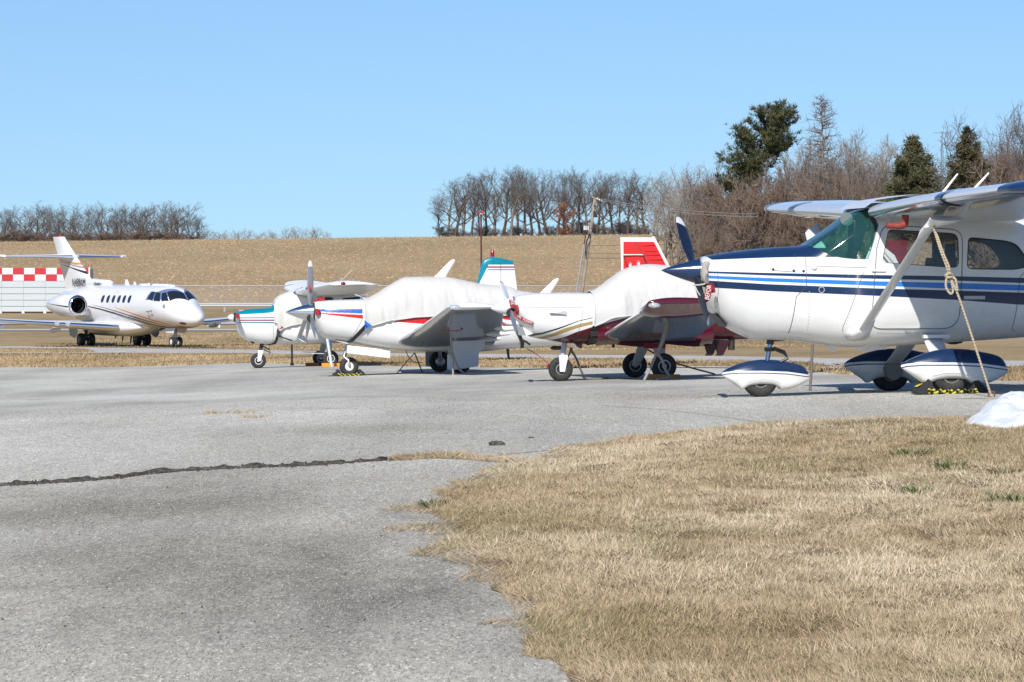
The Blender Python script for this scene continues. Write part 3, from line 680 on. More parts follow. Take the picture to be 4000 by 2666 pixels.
def blade(parent, m, hub, ang, length, chord, name='propeller_blade', twist=(50, 18), tipm=None, r0=.1, tip=.12):
    """blade in the plane x = const; ang measured from up towards +y (degrees)"""
    b = MB(); t = MB(); rings = []; n = 16
    ca, sa = math.cos(R(ang)), math.sin(R(ang))
    def ring(f):
        rr = r0 + (length - r0) * f
        c = chord * float(np.interp(f, [0, .08, .25, .5, .75, .92, .98, 1], [.35, .55, .92, 1, .86, .62, .42, .12])); th = c * float(np.interp(f, [0, .1, .3, 1], [.9, .45, .2, .09])); tw = R(float(np.interp(f, [0, .25, 1], [twist[0], (twist[0] + twist[1]) / 2 + 6, twist[1]])))
        pts = []
        for k in range(n):
            a = 2 * math.pi * k / n; p, q = c / 2 * math.cos(a), th / 2 * math.sin(a)
            cx_, cy_ = p * math.sin(tw) + q * math.cos(tw), p * math.cos(tw) - q * math.sin(tw)   # x (axis), tangential
            pts.append((hub[0] + cx_, hub[1] + rr * sa + cy_ * ca, hub[2] + rr * ca - cy_ * sa))
        return pts
    fs = np.linspace(0, 1, 26); cut = 1 - tip if tipm else 2
    b.loft([ring(f) for f in fs if f <= cut] + ([ring(cut)] if tipm else [])); o = b.build(name, m, parent, 60)
    if tipm: t.loft([ring(f) for f in np.linspace(cut, 1, 7)]); t.build('blade_tip', tipm, o, 60)
    return o
def spinner(parent, m, x0, x1, z, r, name='spinner', pw=.62, blunt=0.0, plate=STEEL, y=0.0, zt=None):
    p = [(x0 + (x1 - x0) * t, blunt * 0 + r * (t**pw) * (1 - .0 * t)) for t in np.linspace(0, 1, 22)]; p[0] = (x0, .003)
    zt = z if zt is None else zt
    b = MB(); rings = []
    for a, q in p:
        f = (a - x0) / (x1 - x0); zz = zt + (z - zt) * f
        rings.append([(a, y + q * math.cos(2 * math.pi * k / 36), zz + q * math.sin(2 * math.pi * k / 36)) for k in range(36)])
    b.loft(rings); o = b.build(name, m, parent, 50)
    d = MB(); d.lathe([(x1 + .001, r * .99), (x1 + .012, r * 1.015), (x1 + .03, r * 1.0)], (0, y, z), 'x', 36); d.build('backplate', plate, o)
    return o
def strap(name, pts, wd, m, parent=None, thick=.004, up=(0, 1, 0)):
    """flat webbing along 3-D points; up = the flat side's normal"""
    b = MB(); pts = [np.array(p, float) for p in pts]; rings = []
    for i, p in enumerate(pts):
        t = pts[min(i + 1, len(pts) - 1)] - pts[max(i - 1, 0)]; t /= np.linalg.norm(t) + 1e-9
        n = np.array(up[i] if hasattr(up[0], '__len__') else up, float); n = n - t * (n @ t); n /= np.linalg.norm(n) + 1e-9; c = np.cross(t, n)
        rings.append([p + c * wd / 2 + n * thick / 2, p - c * wd / 2 + n * thick / 2, p - c * wd / 2 - n * thick / 2, p + c * wd / 2 - n * thick / 2])
    b.loft(rings); return b.build(name, m, parent, 30)
def catmull(P, n=8):
    P = [np.array(p, float) for p in P]; out_ = []
    for i in range(len(P) - 1):
        p0, p1, p2, p3 = P[max(i - 1, 0)], P[i], P[i + 1], P[min(i + 2, len(P) - 1)]
        for k in range(n):
            t = k / n; out_.append(.5 * (2 * p1 + (p2 - p0) * t + (2 * p0 - 5 * p1 + 4 * p2 - p3) * t * t + (3 * p1 - 3 * p2 + p3 - p0) * t**3))
    out_.append(P[-1]); return out_
def place_mesh(o, A):
    """a top-level thing that was measured in an aircraft's frame"""
    o.location = tuple(A.O); o.rotation_euler = (0, 0, A.th); return o

def fabric_cover(fus, A, name, label, xs, topf, hem, off=.03, n=72, seed=0, skirt=None, amp=.044, ntop=2.6):
    """a canvas cover: follows fus below, its own top line above, down to the hem on both sides"""
    r = []
    for x in xs:
        zt, zb, w, zw, n1, n2 = fus.sec(x); zt = max(float(topf(x)), zt + off); zh = float(hem(x)); ring = []
        def a_of(z):
            q = (z - zw) / ((zt - zw) if z > zw else (zw - zb)); q = max(-.995, min(.995, q)); nn = n1 if z > zw else n2
            return math.asin(math.copysign(abs(q)**(nn / 2), q))
        a0 = a_of(zh); h = zt - zw
        for k in range(n + 1):
            a = a0 + (math.pi - 2 * a0) * k / n; c, q = math.cos(a), math.sin(a); nn = min(n1, ntop) if q >= 0 else n2
            hh = h if q >= 0 else zw - zb
            px, pz = (w + off) * math.copysign(abs(c)**(2 / nn), c), zw + hh * math.copysign(abs(q)**(2 / nn), q)
            f = abs(c); sag = float(fbm(np.array(x * 2.3 + seed + 3.1 * (px > 0)), np.array(pz * .55 + seed), 4)) - .5
            fold = float(fbm(np.array(x * 7 + seed + pz * 1.6), np.array(pz * .9 + seed + 2.2 * (px > 0)), 3)) - .5
            d = (sag * 2.6 + fold * 1.8) * amp * (.25 + .75 * f)
            ring.append((x, px + math.copysign(d * f, px), pz + d * (1 - f) * .6))
        r.append(ring)
    b = MB(); b.loft(r, cap=False, closed=False)
    # a rolled hem along the lower edges and the two ends
    for e in (0, n): b.tube([ring[e] for ring in r], .014, 6)
    b.tube(r[0], .010, 5); b.tube(r[-1], .010, 5)
    o = b.build(name, COVER, None, 70); place_mesh(o, A); return tag(o, label, 'aircraft cover', 'canvas aircraft covers')

# ------------------------------------------------------------------ A: blue and white high-wing aircraft, nearest
NAVY = (.008, .028, .085); BLUE = (.02, .19, .60)
A = Plane('light_aircraft', 'nearest high-wing aircraft, white with navy and blue side stripes and covered wheels', 3594, 1541, 42, 8.5)
T = lambda pts, y=0.0: [A.P(u, v, y) for u, v in pts]
def q1(a, b): return (2500 + a / 1.568, 700 + b / 1.568)
def q5(a, b): return (3000 + a / 2.353, 700 + b / 2.353)
YS = -.47
top = T([(2736, 1015), (2745, 1005), (2780, 996), (2883, 981), (3010, 968), (3118, 961)]) + [(-1.10, 1.615), (-.98, 1.69), (-.86, 1.775), (-.76, 1.85), (-.62, 1.905), (-.3, 1.935), (.3, 1.935), (.8, 1.89), (1.15, 1.75), (1.6, 1.50), (2.2, 1.33), (3.2, 1.22), (4.4, 1.16), (5.5, 1.13)]
bot = T([(2736, 1152), (2750, 1186), (2785, 1230), (2825, 1272), (2880, 1304), (2946, 1327), (3087, 1331), (3138, 1338), (3265, 1354), (3361, 1357), (3520, 1350), (3705, 1338), (4000, 1318)]) + [(1.8, .64), (3, .76), (4.4, .92), (5.5, 1.03)]
FA = Fus(top, bot,
         [(-2.31, .27), (-2.26, .335), (-2.15, .375), (-1.9, .42), (-1.5, .465), (-1.1, .505), (-.5, .535), (.8, .535), (1.3, .47), (2, .37), (3, .25), (4.4, .13), (5.5, .05)],
         [(-2.31, 1.26), (-1.8, 1.18), (-1.2, 1.1), (-.4, 1.12), (.8, 1.12), (2, 1.05), (5.5, 1.08)],
         [(-2.31, 2.3), (-2, 2.7), (-1.3, 3.2), (-.8, 4.4), (.8, 4.4), (1.4, 3), (5.5, 2)], [(-2.31, 2.2), (-1.8, 2.4), (-1.2, 3), (.8, 3.2), (1.6, 2.6), (5.5, 2)])
ext = lambda pts: T(pts, YS) + [(2.5, T(pts[-2:], YS)[1][1] - .03), (5.5, T(pts[-2:], YS)[1][1] + .02)]
n1u = ext([(2770, 1060), (2784, 1061), (3000, 1067), (3400, 1075), (3722, 1080), (3977, 1086)]); n1l = ext([(2770, 1067), (2784, 1068), (3000, 1077), (3400, 1090), (3722, 1097), (3977, 1106)])
b1u = ext([(2770, 1077), (2784, 1077.6), (3000, 1087), (3400, 1099.5), (3722, 1106), (3977, 1114)]); b1l = ext([(2770, 1088), (2784, 1088.7), (3000, 1101), (3400, 1116.5), (3722, 1129), (3977, 1135.6)])
n2u = ext([(2740, 1094), (2784, 1097.5), (3000, 1111), (3400, 1127), (3722, 1135.6), (3977, 1144)]); n2l = ext([(2740, 1119), (2784, 1124), (3000, 1138), (3400, 1155.6), (3722, 1172), (3977, 1191)])
top_lo = T([(2781, 997), (2786, 1009), (2793, 1015.5), (2883, 1012), (3010, 1007), (3128, 1005), (3265, 1005), (3300, 1004)], -.42)
PA = paint('blue_white_paint', (.72, .72, .71), [(NAVY, None, top_lo), (NAVY, n1u, n1l), (BLUE, b1u, b1l), (NAVY, n2u, n2l)], (.4, 2.1))
NAVYM = mat('navy_paint', NAVY, .2, 0, .6)
sill = T([(3128, 960), (3150, 957), (3182, 963), (3215, 985), (3250, 1002), (3290, 1009), (3330, 1013), (3386, 1014)], YS)
ws_poly = [(-1.275, 1.535)] + sill[2:] + [A.P(3431, 880, YS), (-.615, 1.885), (-.655, 2.1), (-1.275, 2.1)]
DOORW = rpoly(T([q5(1095, 462), q5(1735, 500), q5(1742, 822), q5(1030, 770)], YS), [.05, .08, .08, .08])
REARW = rpoly(T([q5(1830, 538), q5(2170, 570), q5(2270, 600), q5(2395, 770), q5(2353, 812), q5(2250, 832), q5(1815, 826)], YS), [.05, .05, .06, .08, .05, .06, .06])
BACKW = rpoly([(1.16, 1.66), (1.28, 1.58), (1.62, 1.38), (1.50, 1.36), (1.22, 1.40)], .03)
def open_windows(me, polys, centre):
    """knife the window outlines into the skin and take the faces inside them out"""
    bm = bmesh.new(); bm.from_mesh(me)
    def inside(p, poly):
        x, z = p; c = False; n = len(poly)
        for i in range(n):
            (x0, z0), (x1, z1) = poly[i], poly[i - 1]
            if (z0 > z) != (z1 > z) and x < (x1 - x0) * (z - z0) / (z1 - z0) + x0: c = not c
        return c
    for poly in polys:
        xs_ = [q[0] for q in poly]; zs_ = [q[1] for q in poly]; lo = (min(xs_) - .03, min(zs_) - .03); hi = (max(xs_) + .03, max(zs_) + .03)
        for i in range(len(poly)):
            p, q = poly[i - 1], poly[i]; d = (q[0] - p[0], q[1] - p[1])
            if math.hypot(*d) < 1e-5: continue
            ex0, ex1 = sorted((p[0], q[0])); ez0, ez1 = sorted((p[1], q[1]))
            fs = [f for f in bm.faces if min(v.co.x for v in f.verts) <= ex1 + .004 and max(v.co.x for v in f.verts) >= ex0 - .004 and min(v.co.z for v in f.verts) <= ez1 + .004 and max(v.co.z for v in f.verts) >= ez0 - .004]
            g = list({e for f in fs for e in f.edges}) + list({v for f in fs for v in f.verts}) + fs
            bmesh.ops.bisect_plane(bm, geom=g, plane_co=(p[0], 0, p[1]), plane_no=(-d[1], 0, d[0]), dist=1e-5)
        dead = [f for f in bm.faces if inside((f.calc_center_median().x, f.calc_center_median().z), poly)]
        bmesh.ops.delete(bm, geom=dead, context='FACES')
    bm.to_mesh(me); bm.free(); return me
POLYS = [DOORW, REARW, ws_poly]
xs = sorted(set(list(np.linspace(-2.31, -2.1, 12)) + list(np.linspace(-2.1, -1.26, 20)) + list(np.linspace(-1.26, -.55, 28)) + list(np.linspace(-.55, 1.6, 30)) + list(np.linspace(1.6, 5.5, 26))))
me = open_windows(FA.solid(xs, 72).mesh('fuselage', 0), POLYS, None); me.shade_smooth(); me.set_sharp_from_angle(angle=R(38)); hull = link('fuselage', me, PA, A.o)
LINING = mat('cabin_lining', (.40, .41, .40), .9)
me = open_windows(FA.solid(list(np.linspace(-1.24, 1.9, 46)), 72, -.035).mesh('cabin_lining', 0), POLYS, None); me.shade_smooth(); link('cabin_lining', me, LINING, A.o)
GLASSW = glass('green_tinted_glass', (.50, .84, .77), haze=(.10, .42, .40), amount=.09); GLASS = glass('clear_glass', (.82, .86, .86), haze=(.5, .52, .52), amount=.04)
# windscreen pane
def windscreen():
    b = MB(); rings = []; sx_ = [p[0] for p in sill]; sz_ = [p[1] for p in sill]
    for x in np.linspace(-1.262, -.60, 26):
        zl = float(np.interp(x, sx_ + [A.P(3431, 880, YS)[0]], sz_ + [A.P(3431, 880, YS)[1]])) if x > sx_[0] else sz_[0]
        zt, zb, w_, zw_, n1_, n2_ = FA.sec(x); q = min(.985, max(.0, (zl - zw_) / (zt - zw_))); a0 = math.asin(q**(n1_ / 2))
        rings.append([FA.pt(x, a0 + (math.pi - 2 * a0) * k / 30, -.006) for k in range(31)])
    b.loft(rings, cap=False, closed=False); return b
windscreen().build('windscreen', GLASSW, A.o, 60)
for s in (-1, 1):
    FA.panel('door_window', DOORW, s, -.012, GLASS, A.o); FA.panel('rear_window', REARW, s, -.012, GLASS, A.o)
    b = FA.seam(DOORW + DOORW[:1], s, .012, .002); b.build('window_seal', BLACK, A.o)
    b = FA.seam(REARW + REARW[:1], s, .010, .002); b.build('window_seal', BLACK, A.o)
    door = rpoly(T([q5(985, 640), q5(1050, 420), q5(1775, 470), q5(1765, 900), q5(1742, 1375), q5(935, 1378)], YS), [.02, .1, .12, .02, .16, .12])
    FA.panel('door', door, s, .003, PA, A.o, holes=[[(p[0], p[1]) for p in DOORW]], thick=.012, step=.12)
    FA.seam(door + door[:1], s, .007, .0045).build('door_gap', mat('seam_dirt', (.07, .07, .07), .9), A.o)
SEAM = mat('seam_dirt', (.07, .07, .07), .9)
for s in (-1, 1):
    fw_ = T([(3148, 1005), (3148, 1119), (3110, 1160), (3093, 1300), (3088, 1325)], YS); FA.seam(fw_, s, .006, .003).build('panel_seam', SEAM, A.o)
    FA.seam(T([(3010, 1007), (3012, 1056), (3110, 1064), (3112, 968)], YS), s, .004, .003).build('panel_seam', SEAM, A.o)
    FA.seam(T([(2810, 1060), (2816, 1120), (2815, 1205)], YS), s, .004, .003).build('panel_seam', SEAM, A.o)
    FA.seam(T([q5(865, 860), q5(690, 1360), q5(690, 1400)], YS), s, .004, .003).build('panel_seam', SEAM, A.o)
    FA.seam(T([q5(2340, 862), q5(2305, 900), q5(2250, 1380), q5(2280, 1400)], YS), s, .005, .003).build('panel_seam', SEAM, A.o)
    FA.seam(T([(3148, 1040), (3380, 1046)], YS), s, .003, .003).build('panel_seam', SEAM, A.o)
rv = MB()
for (x0, z0), (x1, z1), k in [(T([(3100, 1318), (3330, 1330)], YS)) + [26], (T([q5(1000, 540), q5(930, 780)], YS)) + [9], (T([q5(1060, 560), q5(985, 800)], YS)) + [9], (T([(3430, 1299), (3640, 1304)], YS)) + [22], (T([(3160, 1140), (3160, 1300)], YS)) + [14], (T([q5(800, 1080), q5(720, 1330)], YS)) + [10], (T([(2800, 1071), (3140, 1096)], YS)) + [9]]:
    for i in range(k):
        t = i / (k - 1); x, z = x0 + (x1 - x0) * t, z0 + (z1 - z0) * t; y = -FA.y(x, z, .001)
        rv.add([(x - .007, y, z), (x, y, z - .007), (x + .007, y, z), (x, y, z + .007), (x, y - .005, z)], [(0, 1, 4), (1, 2, 4), (2, 3, 4), (3, 0, 4)])
tag(rv.build('rivet', mat('bare_rivet', (.55, .55, .54), .4, .5), A.o), kind='stuff')
# small fittings on the side
pA = lambda a, b_, off=.0: (A.P(*q5(a, b_), YS)[0], -FA.y(*A.P(*q5(a, b_), YS), off), A.P(*q5(a, b_), YS)[1])
b = MB(); p = pA(420, 808); b.lathe([(-.03, .004), (-.026, .024), (.0, .034)], p, 'y', 14); b.build('side_vent', WHITE, A.o)
b = MB(); p = pA(1000, 838); b.prism(rpoly([(p[0] - .075, p[2] + .012), (p[0] + .075, p[2] + .004), (p[0] + .07, p[2] - .016), (p[0] - .07, p[2] - .012)], .01, 3), p[1] - .02, p[1] + .02); b.build('door_handle', WHITE, A.o)
b = MB(); p = pA(1882, 1090); b.box(p, (.22, .012, .034)); b.build('registration_patch', mat('pale_patch', (.5, .5, .48), .6), A.o)
for a_, c_ in ((52, 830), (237, 842), (325, 846)): p = pA(a_, c_); MB().lathe([(-.012, .003), (-.008, .013), (.004, .014)], p, 'y', 8).build('cowl_latch', DARKMET, A.o)
b = MB(); p = pA(486, 1018, .004); b.tube([(p[0] + .028 * math.cos(t), p[1], p[2] + .028 * math.sin(t)) for t in np.linspace(0, 2 * math.pi, 25)], .0035, 5); b.build('fuel_drain_ring', mat('pale_patch', (.5, .5, .48), .6), A.o)

# nose: spinner, propeller, intakes
hz = A.P(2732, 1062)[1]
tp = A.P(2584, 1057)
spinner(A.o, NAVYM, tp[0], A.P(2731, 1060)[0], hz, .132, pw=.80, zt=tp[1], plate=DARKMET)
hub = (A.P(2712, 1060)[0], 0, hz)
blade(A.o, mat('blade_navy', (.006, .012, .035), .4), hub, 55.5, 1.0, .165, tipm=WHITE, tip=.16, twist=(35, 62))
blade(A.o, BLACK, hub, 235.5, .94, .13, tipm=STEEL, tip=.10, twist=(15, 5))
b = MB(); cc = A.P(2765, 1066, -.31)
b.loft([[(cc[0] - .005 + .06 * q * math.cos(a), -.325 - d + .03 * math.cos(a), cc[1] + .115 * q * math.sin(a) ) for a in np.linspace(0, 2 * math.pi, 25)[:-1]] for d, q in ((-.10, 1.0), (-.01, 1.02), (.002, .9), (.008, .5), (.01, .05))])
b.build('intake_plug', cloth_mat('plug_canvas', (.44, .40, .36), (.34, .31, .28)), A.o)
b = MB(); b.prism(T([(2780, 1227), (2785, 1226), (2827, 1274), (2823, 1277)]), -.18, .18); b.build('cooling_inlet', BLACK, A.o)
# wings
def a_wing(s):
    ln = MB(); ln = wing_mb([(-.67, s * .50, 1.862, 1.63, .13, 3.0), (-.67, s * 1.2, 1.885, 1.63, .13, 3.0), (-.665, s * 2.65, 1.925, 1.60, .122, 1.6), (-.60, s * 4.1, 1.96, 1.36, .115, .6), (-.545, s * 5.0, 1.982, 1.20, .11, -.2)], 40, 0)
    wo = ln.build('wing', mat('white_wing_paint', (.63, .64, .65), .2, 0, .5), A.o, 50); shade_underside(wo, UNDER)
    tip_ = wing_mb([(-.555, s * 5.0, 1.982, 1.215, .118, -.2), (-.53, s * 5.2, 1.988, 1.17, .116, -.3)], 40, .26); tip_.build('wing_tip', NAVYM, wo, 50)
    ll = MB(); rings = []
    for yy in (3.12, 3.36):
        f = foil(-.650 - .006, s * yy, 1.938, 1.53, .124, R(1.4), 60); rings.append(f[22:39])
    ll.loft(rings, cap=False, closed=False); ll.build('landing_light_cover', glass('lamp_glass', (.25, .32, .42)), wo)
    for yy in ((2.45, 2.66) if s < 0 else ()):
        pass
    return wo
for s in (-1, 1): a_wing(s)
b = MB(); b.loft([[(x, y_, 1.93 + zz) for x, zz in ((-.72, -.03), (-.6, .05), (-.2, .11), (.5, .10), (.95, .0))] for y_ in np.linspace(-.56, .56, 7)], cap=False, closed=False); b.build('cabin_roof', WHITE, A.o, 50)
# struts and their fairings
for s in (-1, 1):
    p0 = A.P3(3368, 1296, -.56); p1 = A.P3(3644, 868, -2.62); p0 = np.array([p0[0], s * .56, p0[2]]); p1 = np.array([p1[0], s * 2.62, p1[2]])
    b = MB(); rings = []
    for t in np.linspace(0, 1, 10):
        c = p0 + (p1 - p0) * t; rings.append([(c[0] + .082 * math.cos(a), c[1] - s * .0, c[2] + .026 * math.sin(a) + .05 * math.cos(a)) for a in np.linspace(0, 2 * math.pi, 21)[:-1]])
    b.loft(rings); so_ = b.build('wing_strut', WHITE, A.o, 60)
    b = MB(); dirn = (p1 - p0) / np.linalg.norm(p1 - p0); rings = []
    for t, kx, kz in ((-.10, .10, .05), (-.03, .135, .085), (.07, .115, .07), (.14, .09, .04)):
        c = p0 + dirn * t + np.array([-.03 + t * .2, 0, 0]); rings.append([(c[0] + kx * math.cos(a), c[1] + s * (.02 if t > 0 else -.03), c[2] + kz * math.sin(a) + .05 * math.cos(a) * (t > 0)) for a in np.linspace(0, 2 * math.pi, 21)[:-1]])
    b.loft(rings); b.build('strut_fairing', WHITE, so_, 60)
    b = MB(); rings = []
    for t, kx, kz in ((-.22, .085, .03), (-.08, .12, .06), (.0, .135, .07), (.04, .17, .07))[:4 if s < 0 else 2]:
        c = p1 + dirn * t + np.array([max(0, t + .1) * .8, 0, 0]); kx = kx if s < 0 else min(kx, .085); rings.append([(c[0] + kx * math.cos(a), c[1] + kz * .5 * math.sin(a) + s * max(t, 0), c[2] + .026 * math.sin(a) + .05 * math.cos(a) * (t < 0) + max(0, t) * .4) for a in np.linspace(0, 2 * math.pi, 21)[:-1]])
    b.loft(rings); b.build('strut_cuff', WHITE, so_, 60)
# wheel fairings
PANT_Z = (.0, .5)
def pant_paint():
    up_ = [(-.60, .262), (-.45, .305), (-.3, .318), (0, .318), (.3, .305), (.62, .262)]
    return paint('wheel_fairing_paint', (.72, .72, .71), [(NAVY, None, up_), (NAVY, [(p[0], p[1] - .022) for p in up_], [(p[0], p[1] - .034) for p in up_])], (0, .6), dirt=.15)
PANTM = pant_paint()
FP = Fus([(-.50, .292), (-.46, .325), (-.38, .365), (-.27, .405), (-.12, .44), (0, .452), (.15, .448), (.32, .42), (.5, .375), (.57, .30), (.59, .24)], [(-.50, .262), (-.40, .195), (-.30, .128), (-.25, .088), (-.225, .10), (-.15, .135), (0, .152), (.12, .144), (.20, .112), (.235, .084), (.3, .09), (.42, .12), (.55, .185), (.59, .212)],
         [(-.50, .01), (-.45, .05), (-.3, .105), (-.1, .135), (.1, .14), (.35, .115), (.5, .07), (.59, .02)], [(-.5, .275), (-.2, .265), (0, .265), (.3, .25), (.59, .225)], [(-.5, 1.9), (.59, 1.9)], [(-.5, 2.2), (-.3, 3.2), (.4, 3.2), (.59, 2.2)])
pxs = sorted(list(np.linspace(-.50, -.24, 14)) + list(np.linspace(-.235, .225, 26)) + list(np.linspace(.24, .59, 16)))
pant_me = FP.solid(pxs, 36).mesh('wheel_fairing', 40)
pant_me.materials.append(PANTM)
lip_pts = [(-.30, .145), (-.2, .19), (-.1, .212), (0, .218), (.1, .210), (.19, .182), (.30, .125)]
lip = MB()
for s in (-1, 1): lip.tube([(x, s * (FP.y(x, z, .0)), z) for x, z in lip_pts], .006, 5)
lip_me = lip.mesh('fairing_lip'); lip_me.materials.append(WHITE)
def pant(x, y, sc, zoff):
    o = link('wheel_fairing', pant_me, None, A.o); o.location = (x, y, zoff); o.scale = (sc, sc * .95, sc)
    l_ = link('fairing_lip', lip_me, None, o); return o
gz = lambda x, y: A.G(x, y)
MATHUB = mat('dull_hub', (.22, .21, .19), .5, .5)
for s in (-1, 1):
    x, y = -.01, s * 1.25; g = gz(x, y); pant(x, y, 1.0, g - .005); wheel(A.o, x, y, g + .196, .2, .155, MATHUB, .48, 'tyre', 'spoke')
nx_, nz_ = A.P(2968, 1564); g = gz(nx_, 0); pant(nx_ + .02, 0, .84, g + .0); wheel(A.o, nx_, 0, g + .176, .178, .13, MATHUB, .48, 'tyre', 'spoke')
# main legs, nose leg
for s in (-1, 1):
    b = MB(); rings = []
    for t in np.linspace(0, 1, 8):
        y = s * (.42 + .80 * t); z = .60 - .33 * t - .03 * math.sin(math.pi * t); c = .105 - .03 * t; rings.append([(-.02 + (.04 if t < 1 else .04) * (1 - t) + c * math.cos(a), y + s * .02 * math.sin(a), z + .018 * math.sin(a)) for a in np.linspace(0, 2 * math.pi, 17)[:-1]])
    b.loft(rings); b.build('main_leg', mat('grey_white_paint', (.6, .61, .62), .35, 0, .3), A.o, 60)
    if s > 0:
        b = MB(); b.lathe([(-.02, .10), (.0, .105), (.015, .09)], (-.01, 1.25 - .15, gz(0, 1.25) + .22), 'y', 20); b.lathe([(-.05, .03), (-.05, .05), (.0, .055)], (-.06, 1.12, gz(0, 1.25) + .24), 'y', 12); b.build('brake_disc', MATHUB, A.o)
    b = MB(); b.box((.035, s * .50, .60), (.27, .1, .035)); b.build('leg_plate', WHITE, A.o)
top_n = A.P(3012, 1335); bot_n = A.P(2991, 1425)
b = MB(); b.tube([(top_n[0], 0, top_n[1] + .06), (top_n[0] - .012, 0, top_n[1] - .03)], .038, 14); b.tube([(top_n[0] - .02, 0, top_n[1] - .06), (top_n[0] - .02, 0, top_n[1] - .10)], .05, 14)
b.build('strut_cylinder', DARKMET, A.o)
b = MB(); b.tube([(top_n[0] - .012, 0, top_n[1] - .03), (bot_n[0], 0, bot_n[1] - .05)], .024, 14); b.build('nose_strut', mat('blue_chrome', (.30, .36, .48), .2, 1), A.o)
b = MB(); t_ = [(top_n[0] + .02, -.02, top_n[1] - .07), (top_n[0] + .13, -.02, top_n[1] - .11), (top_n[0] + .17, -.02, top_n[1] - .17), (bot_n[0] + .07, -.02, bot_n[1] - .01), (bot_n[0] + .02, -.02, bot_n[1] - .02)]
b.tube(t_, [.02, .022, .016, .014, .016], 8); b.tube([(bot_n[0] - .03, 0, bot_n[1]), (bot_n[0] + .03, 0, bot_n[1] - .03)], .035, 10); b.tube([(top_n[0], -.03, top_n[1] + .02), (top_n[0] + .13, -.03, top_n[1] + .03), (top_n[0] + .2, -.03, top_n[1] + .05)], .022, 7)
b.build('torque_link', DARKMET, A.o)
# belly fittings
b = MB(); b.prism(T([q1(1150, 1020), q1(1195, 1022), q1(1188, 1060), q1(1162, 1058)]), -.02, .02); b.build('belly_antenna', WHITE, A.o)
b = MB(); b.prism(T([q1(1335, 1025), q1(1495, 1020), q1(1492, 1042), q1(1350, 1052)]), -.12, .12); b.build('belly_fairing', WHITE, A.o)
b = MB(); b.loft([[(A.P(*q1(1920, 1015))[0] + .14 * k * math.cos(a) * .9, .10 * k * math.sin(a), .60 - d) for a in np.linspace(0, 2 * math.pi, 17)[:-1]] for d, k in ((-.02, 1), (.04, .95), (.075, .7), (.09, .2))]); b.build('belly_dome', DARKMET, A.o)
# tail (runs out of the picture)
b = wing_mb([(4.15, s * .02, 1.02, 1.25, .09, 0) for s in (1,)] + [(4.62, 1.7, 1.04, .75, .09, 0)], 24, .05); b.build('tailplane', WHITE, A.o)
b = wing_mb([(4.15, -.02, 1.02, 1.25, .09, 0), (4.62, -1.7, 1.04, .75, .09, 0)], 24, .05); b.build('tailplane', WHITE, A.o)
b = MB(); b.loft([[(4.0 + .62 * (z - 1.1) / 1.35 + c * (1.35 - .5 * (z - 1.1) / 1.35), .05 * math.sin(math.pi * min(1, c * 1.0)) * sg + .004 * sg, z) for c, sg in [(q, 1) for q in (0, .1, .3, .6, 1)] + [(q, -1) for q in (.6, .3, .1)]] for z in (1.08, 1.5, 2.0, 2.45)]); b.build('fin', WHITE, A.o, 50)
b = MB(); b.prism([(2.05, 1.30), (4.1, 1.18), (4.35, 1.55), (3.4, 1.36)], -.02, .02); b.build('dorsal_fin', WHITE, A.o)
# antennas on the roof
for u0, v0, u1, v1, yy in ((3663, 768, 3741, 680, .45), (3788, 748, 3862, 677, -.1)):
    p0 = np.array(A.P3(u0, v0 + 10, yy)); p1 = np.array(A.P3(u1, v1, yy)); b = MB(); b.tube([p0, p1], [.016, .009], 8); b.build('whip_antenna', WHITE, A.o)
b = MB(); b.prism(T([q1(1425, 176), q1(1440, 163), q1(1490, 163), q1(1500, 172)], .1), .0, .2); b.build('roof_vent', WHITE, A.o)
# cabin
SEAT = mat('navy_seat_cloth', (.02, .03, .055), .85)
for sx_, sy_ in ((.05, -.25), (.05, .25)):
    b = MB(); b.loft([[(sx_ + .10 + dz * .18 + cx_ * .055, sy_ + cy_, .98 + dz) for cx_, cy_ in ((-1, -.19), (-1, .19), (1, .19), (1, -.19))] for dz in (0, .2, .42)], True)
    b.box((sx_ - .1, sy_, .95), (.45, .42, .14)); st_ = b.build('seat', SEAT, A.o, 50)
    b = MB(); b.loft([[(sx_ + .20 + .04 * math.cos(a), sy_ + .13 * k * math.copysign(abs(math.sin(a))**.6, math.sin(a)), 1.36 + dz) for a in np.linspace(0, 2 * math.pi, 17)[:-1]] for dz, k in ((0, .85), (.03, 1), (.14, 1), (.18, .8))]); b.build('headrest', SEAT, st_, 50)
b = MB(); b.loft([[(x, y_, z_ - .16 * (abs(y_) / .45)**4) for x, z_ in ((-1.22, 1.5), (-1.0, 1.5), (-.86, 1.47), (-.84, 1.2))] for y_ in np.linspace(-.43, .43, 9)], False, False); b.build('instrument_panel', mat('panel_black', (.02, .022, .025), .7), A.o, 50)
b = MB(); b.tube([(-.72 + .0 * a, -.24 + .13 * math.cos(a), 1.33 + .13 * math.sin(a)) for a in np.linspace(-.5, math.pi + .5, 18)], .014, 7); b.tube([(-.9, -.24, 1.3), (-.72, -.24, 1.3)], .018, 8); b.build('control_yoke', BLACK, A.o)
for s_, r_ in ((1, .03), (-1, .012)): MB().tube([(-.62, s_ * .47, 1.3), (-.62, s_ * .46, 1.83)], r_, 8).build('cabin_frame', mat('panel_black', (.02, .022, .025), .7), A.o)
MB().box((-.93, -.05, 1.66), (.02, .16, .07)).build('compass', MATS['panel_black'], A.o)
b = MB(); v0_ = A.P(*q5(728, 362), -.28); b.lathe([(-.01, .065), (.0, .07), (.01, .06)], (v0_[0] + .0, -.26, v0_[1] - .01), 'y', 22); b.build('air_vent', mat('grey_plastic', (.16, .19, .19), .5), A.o)
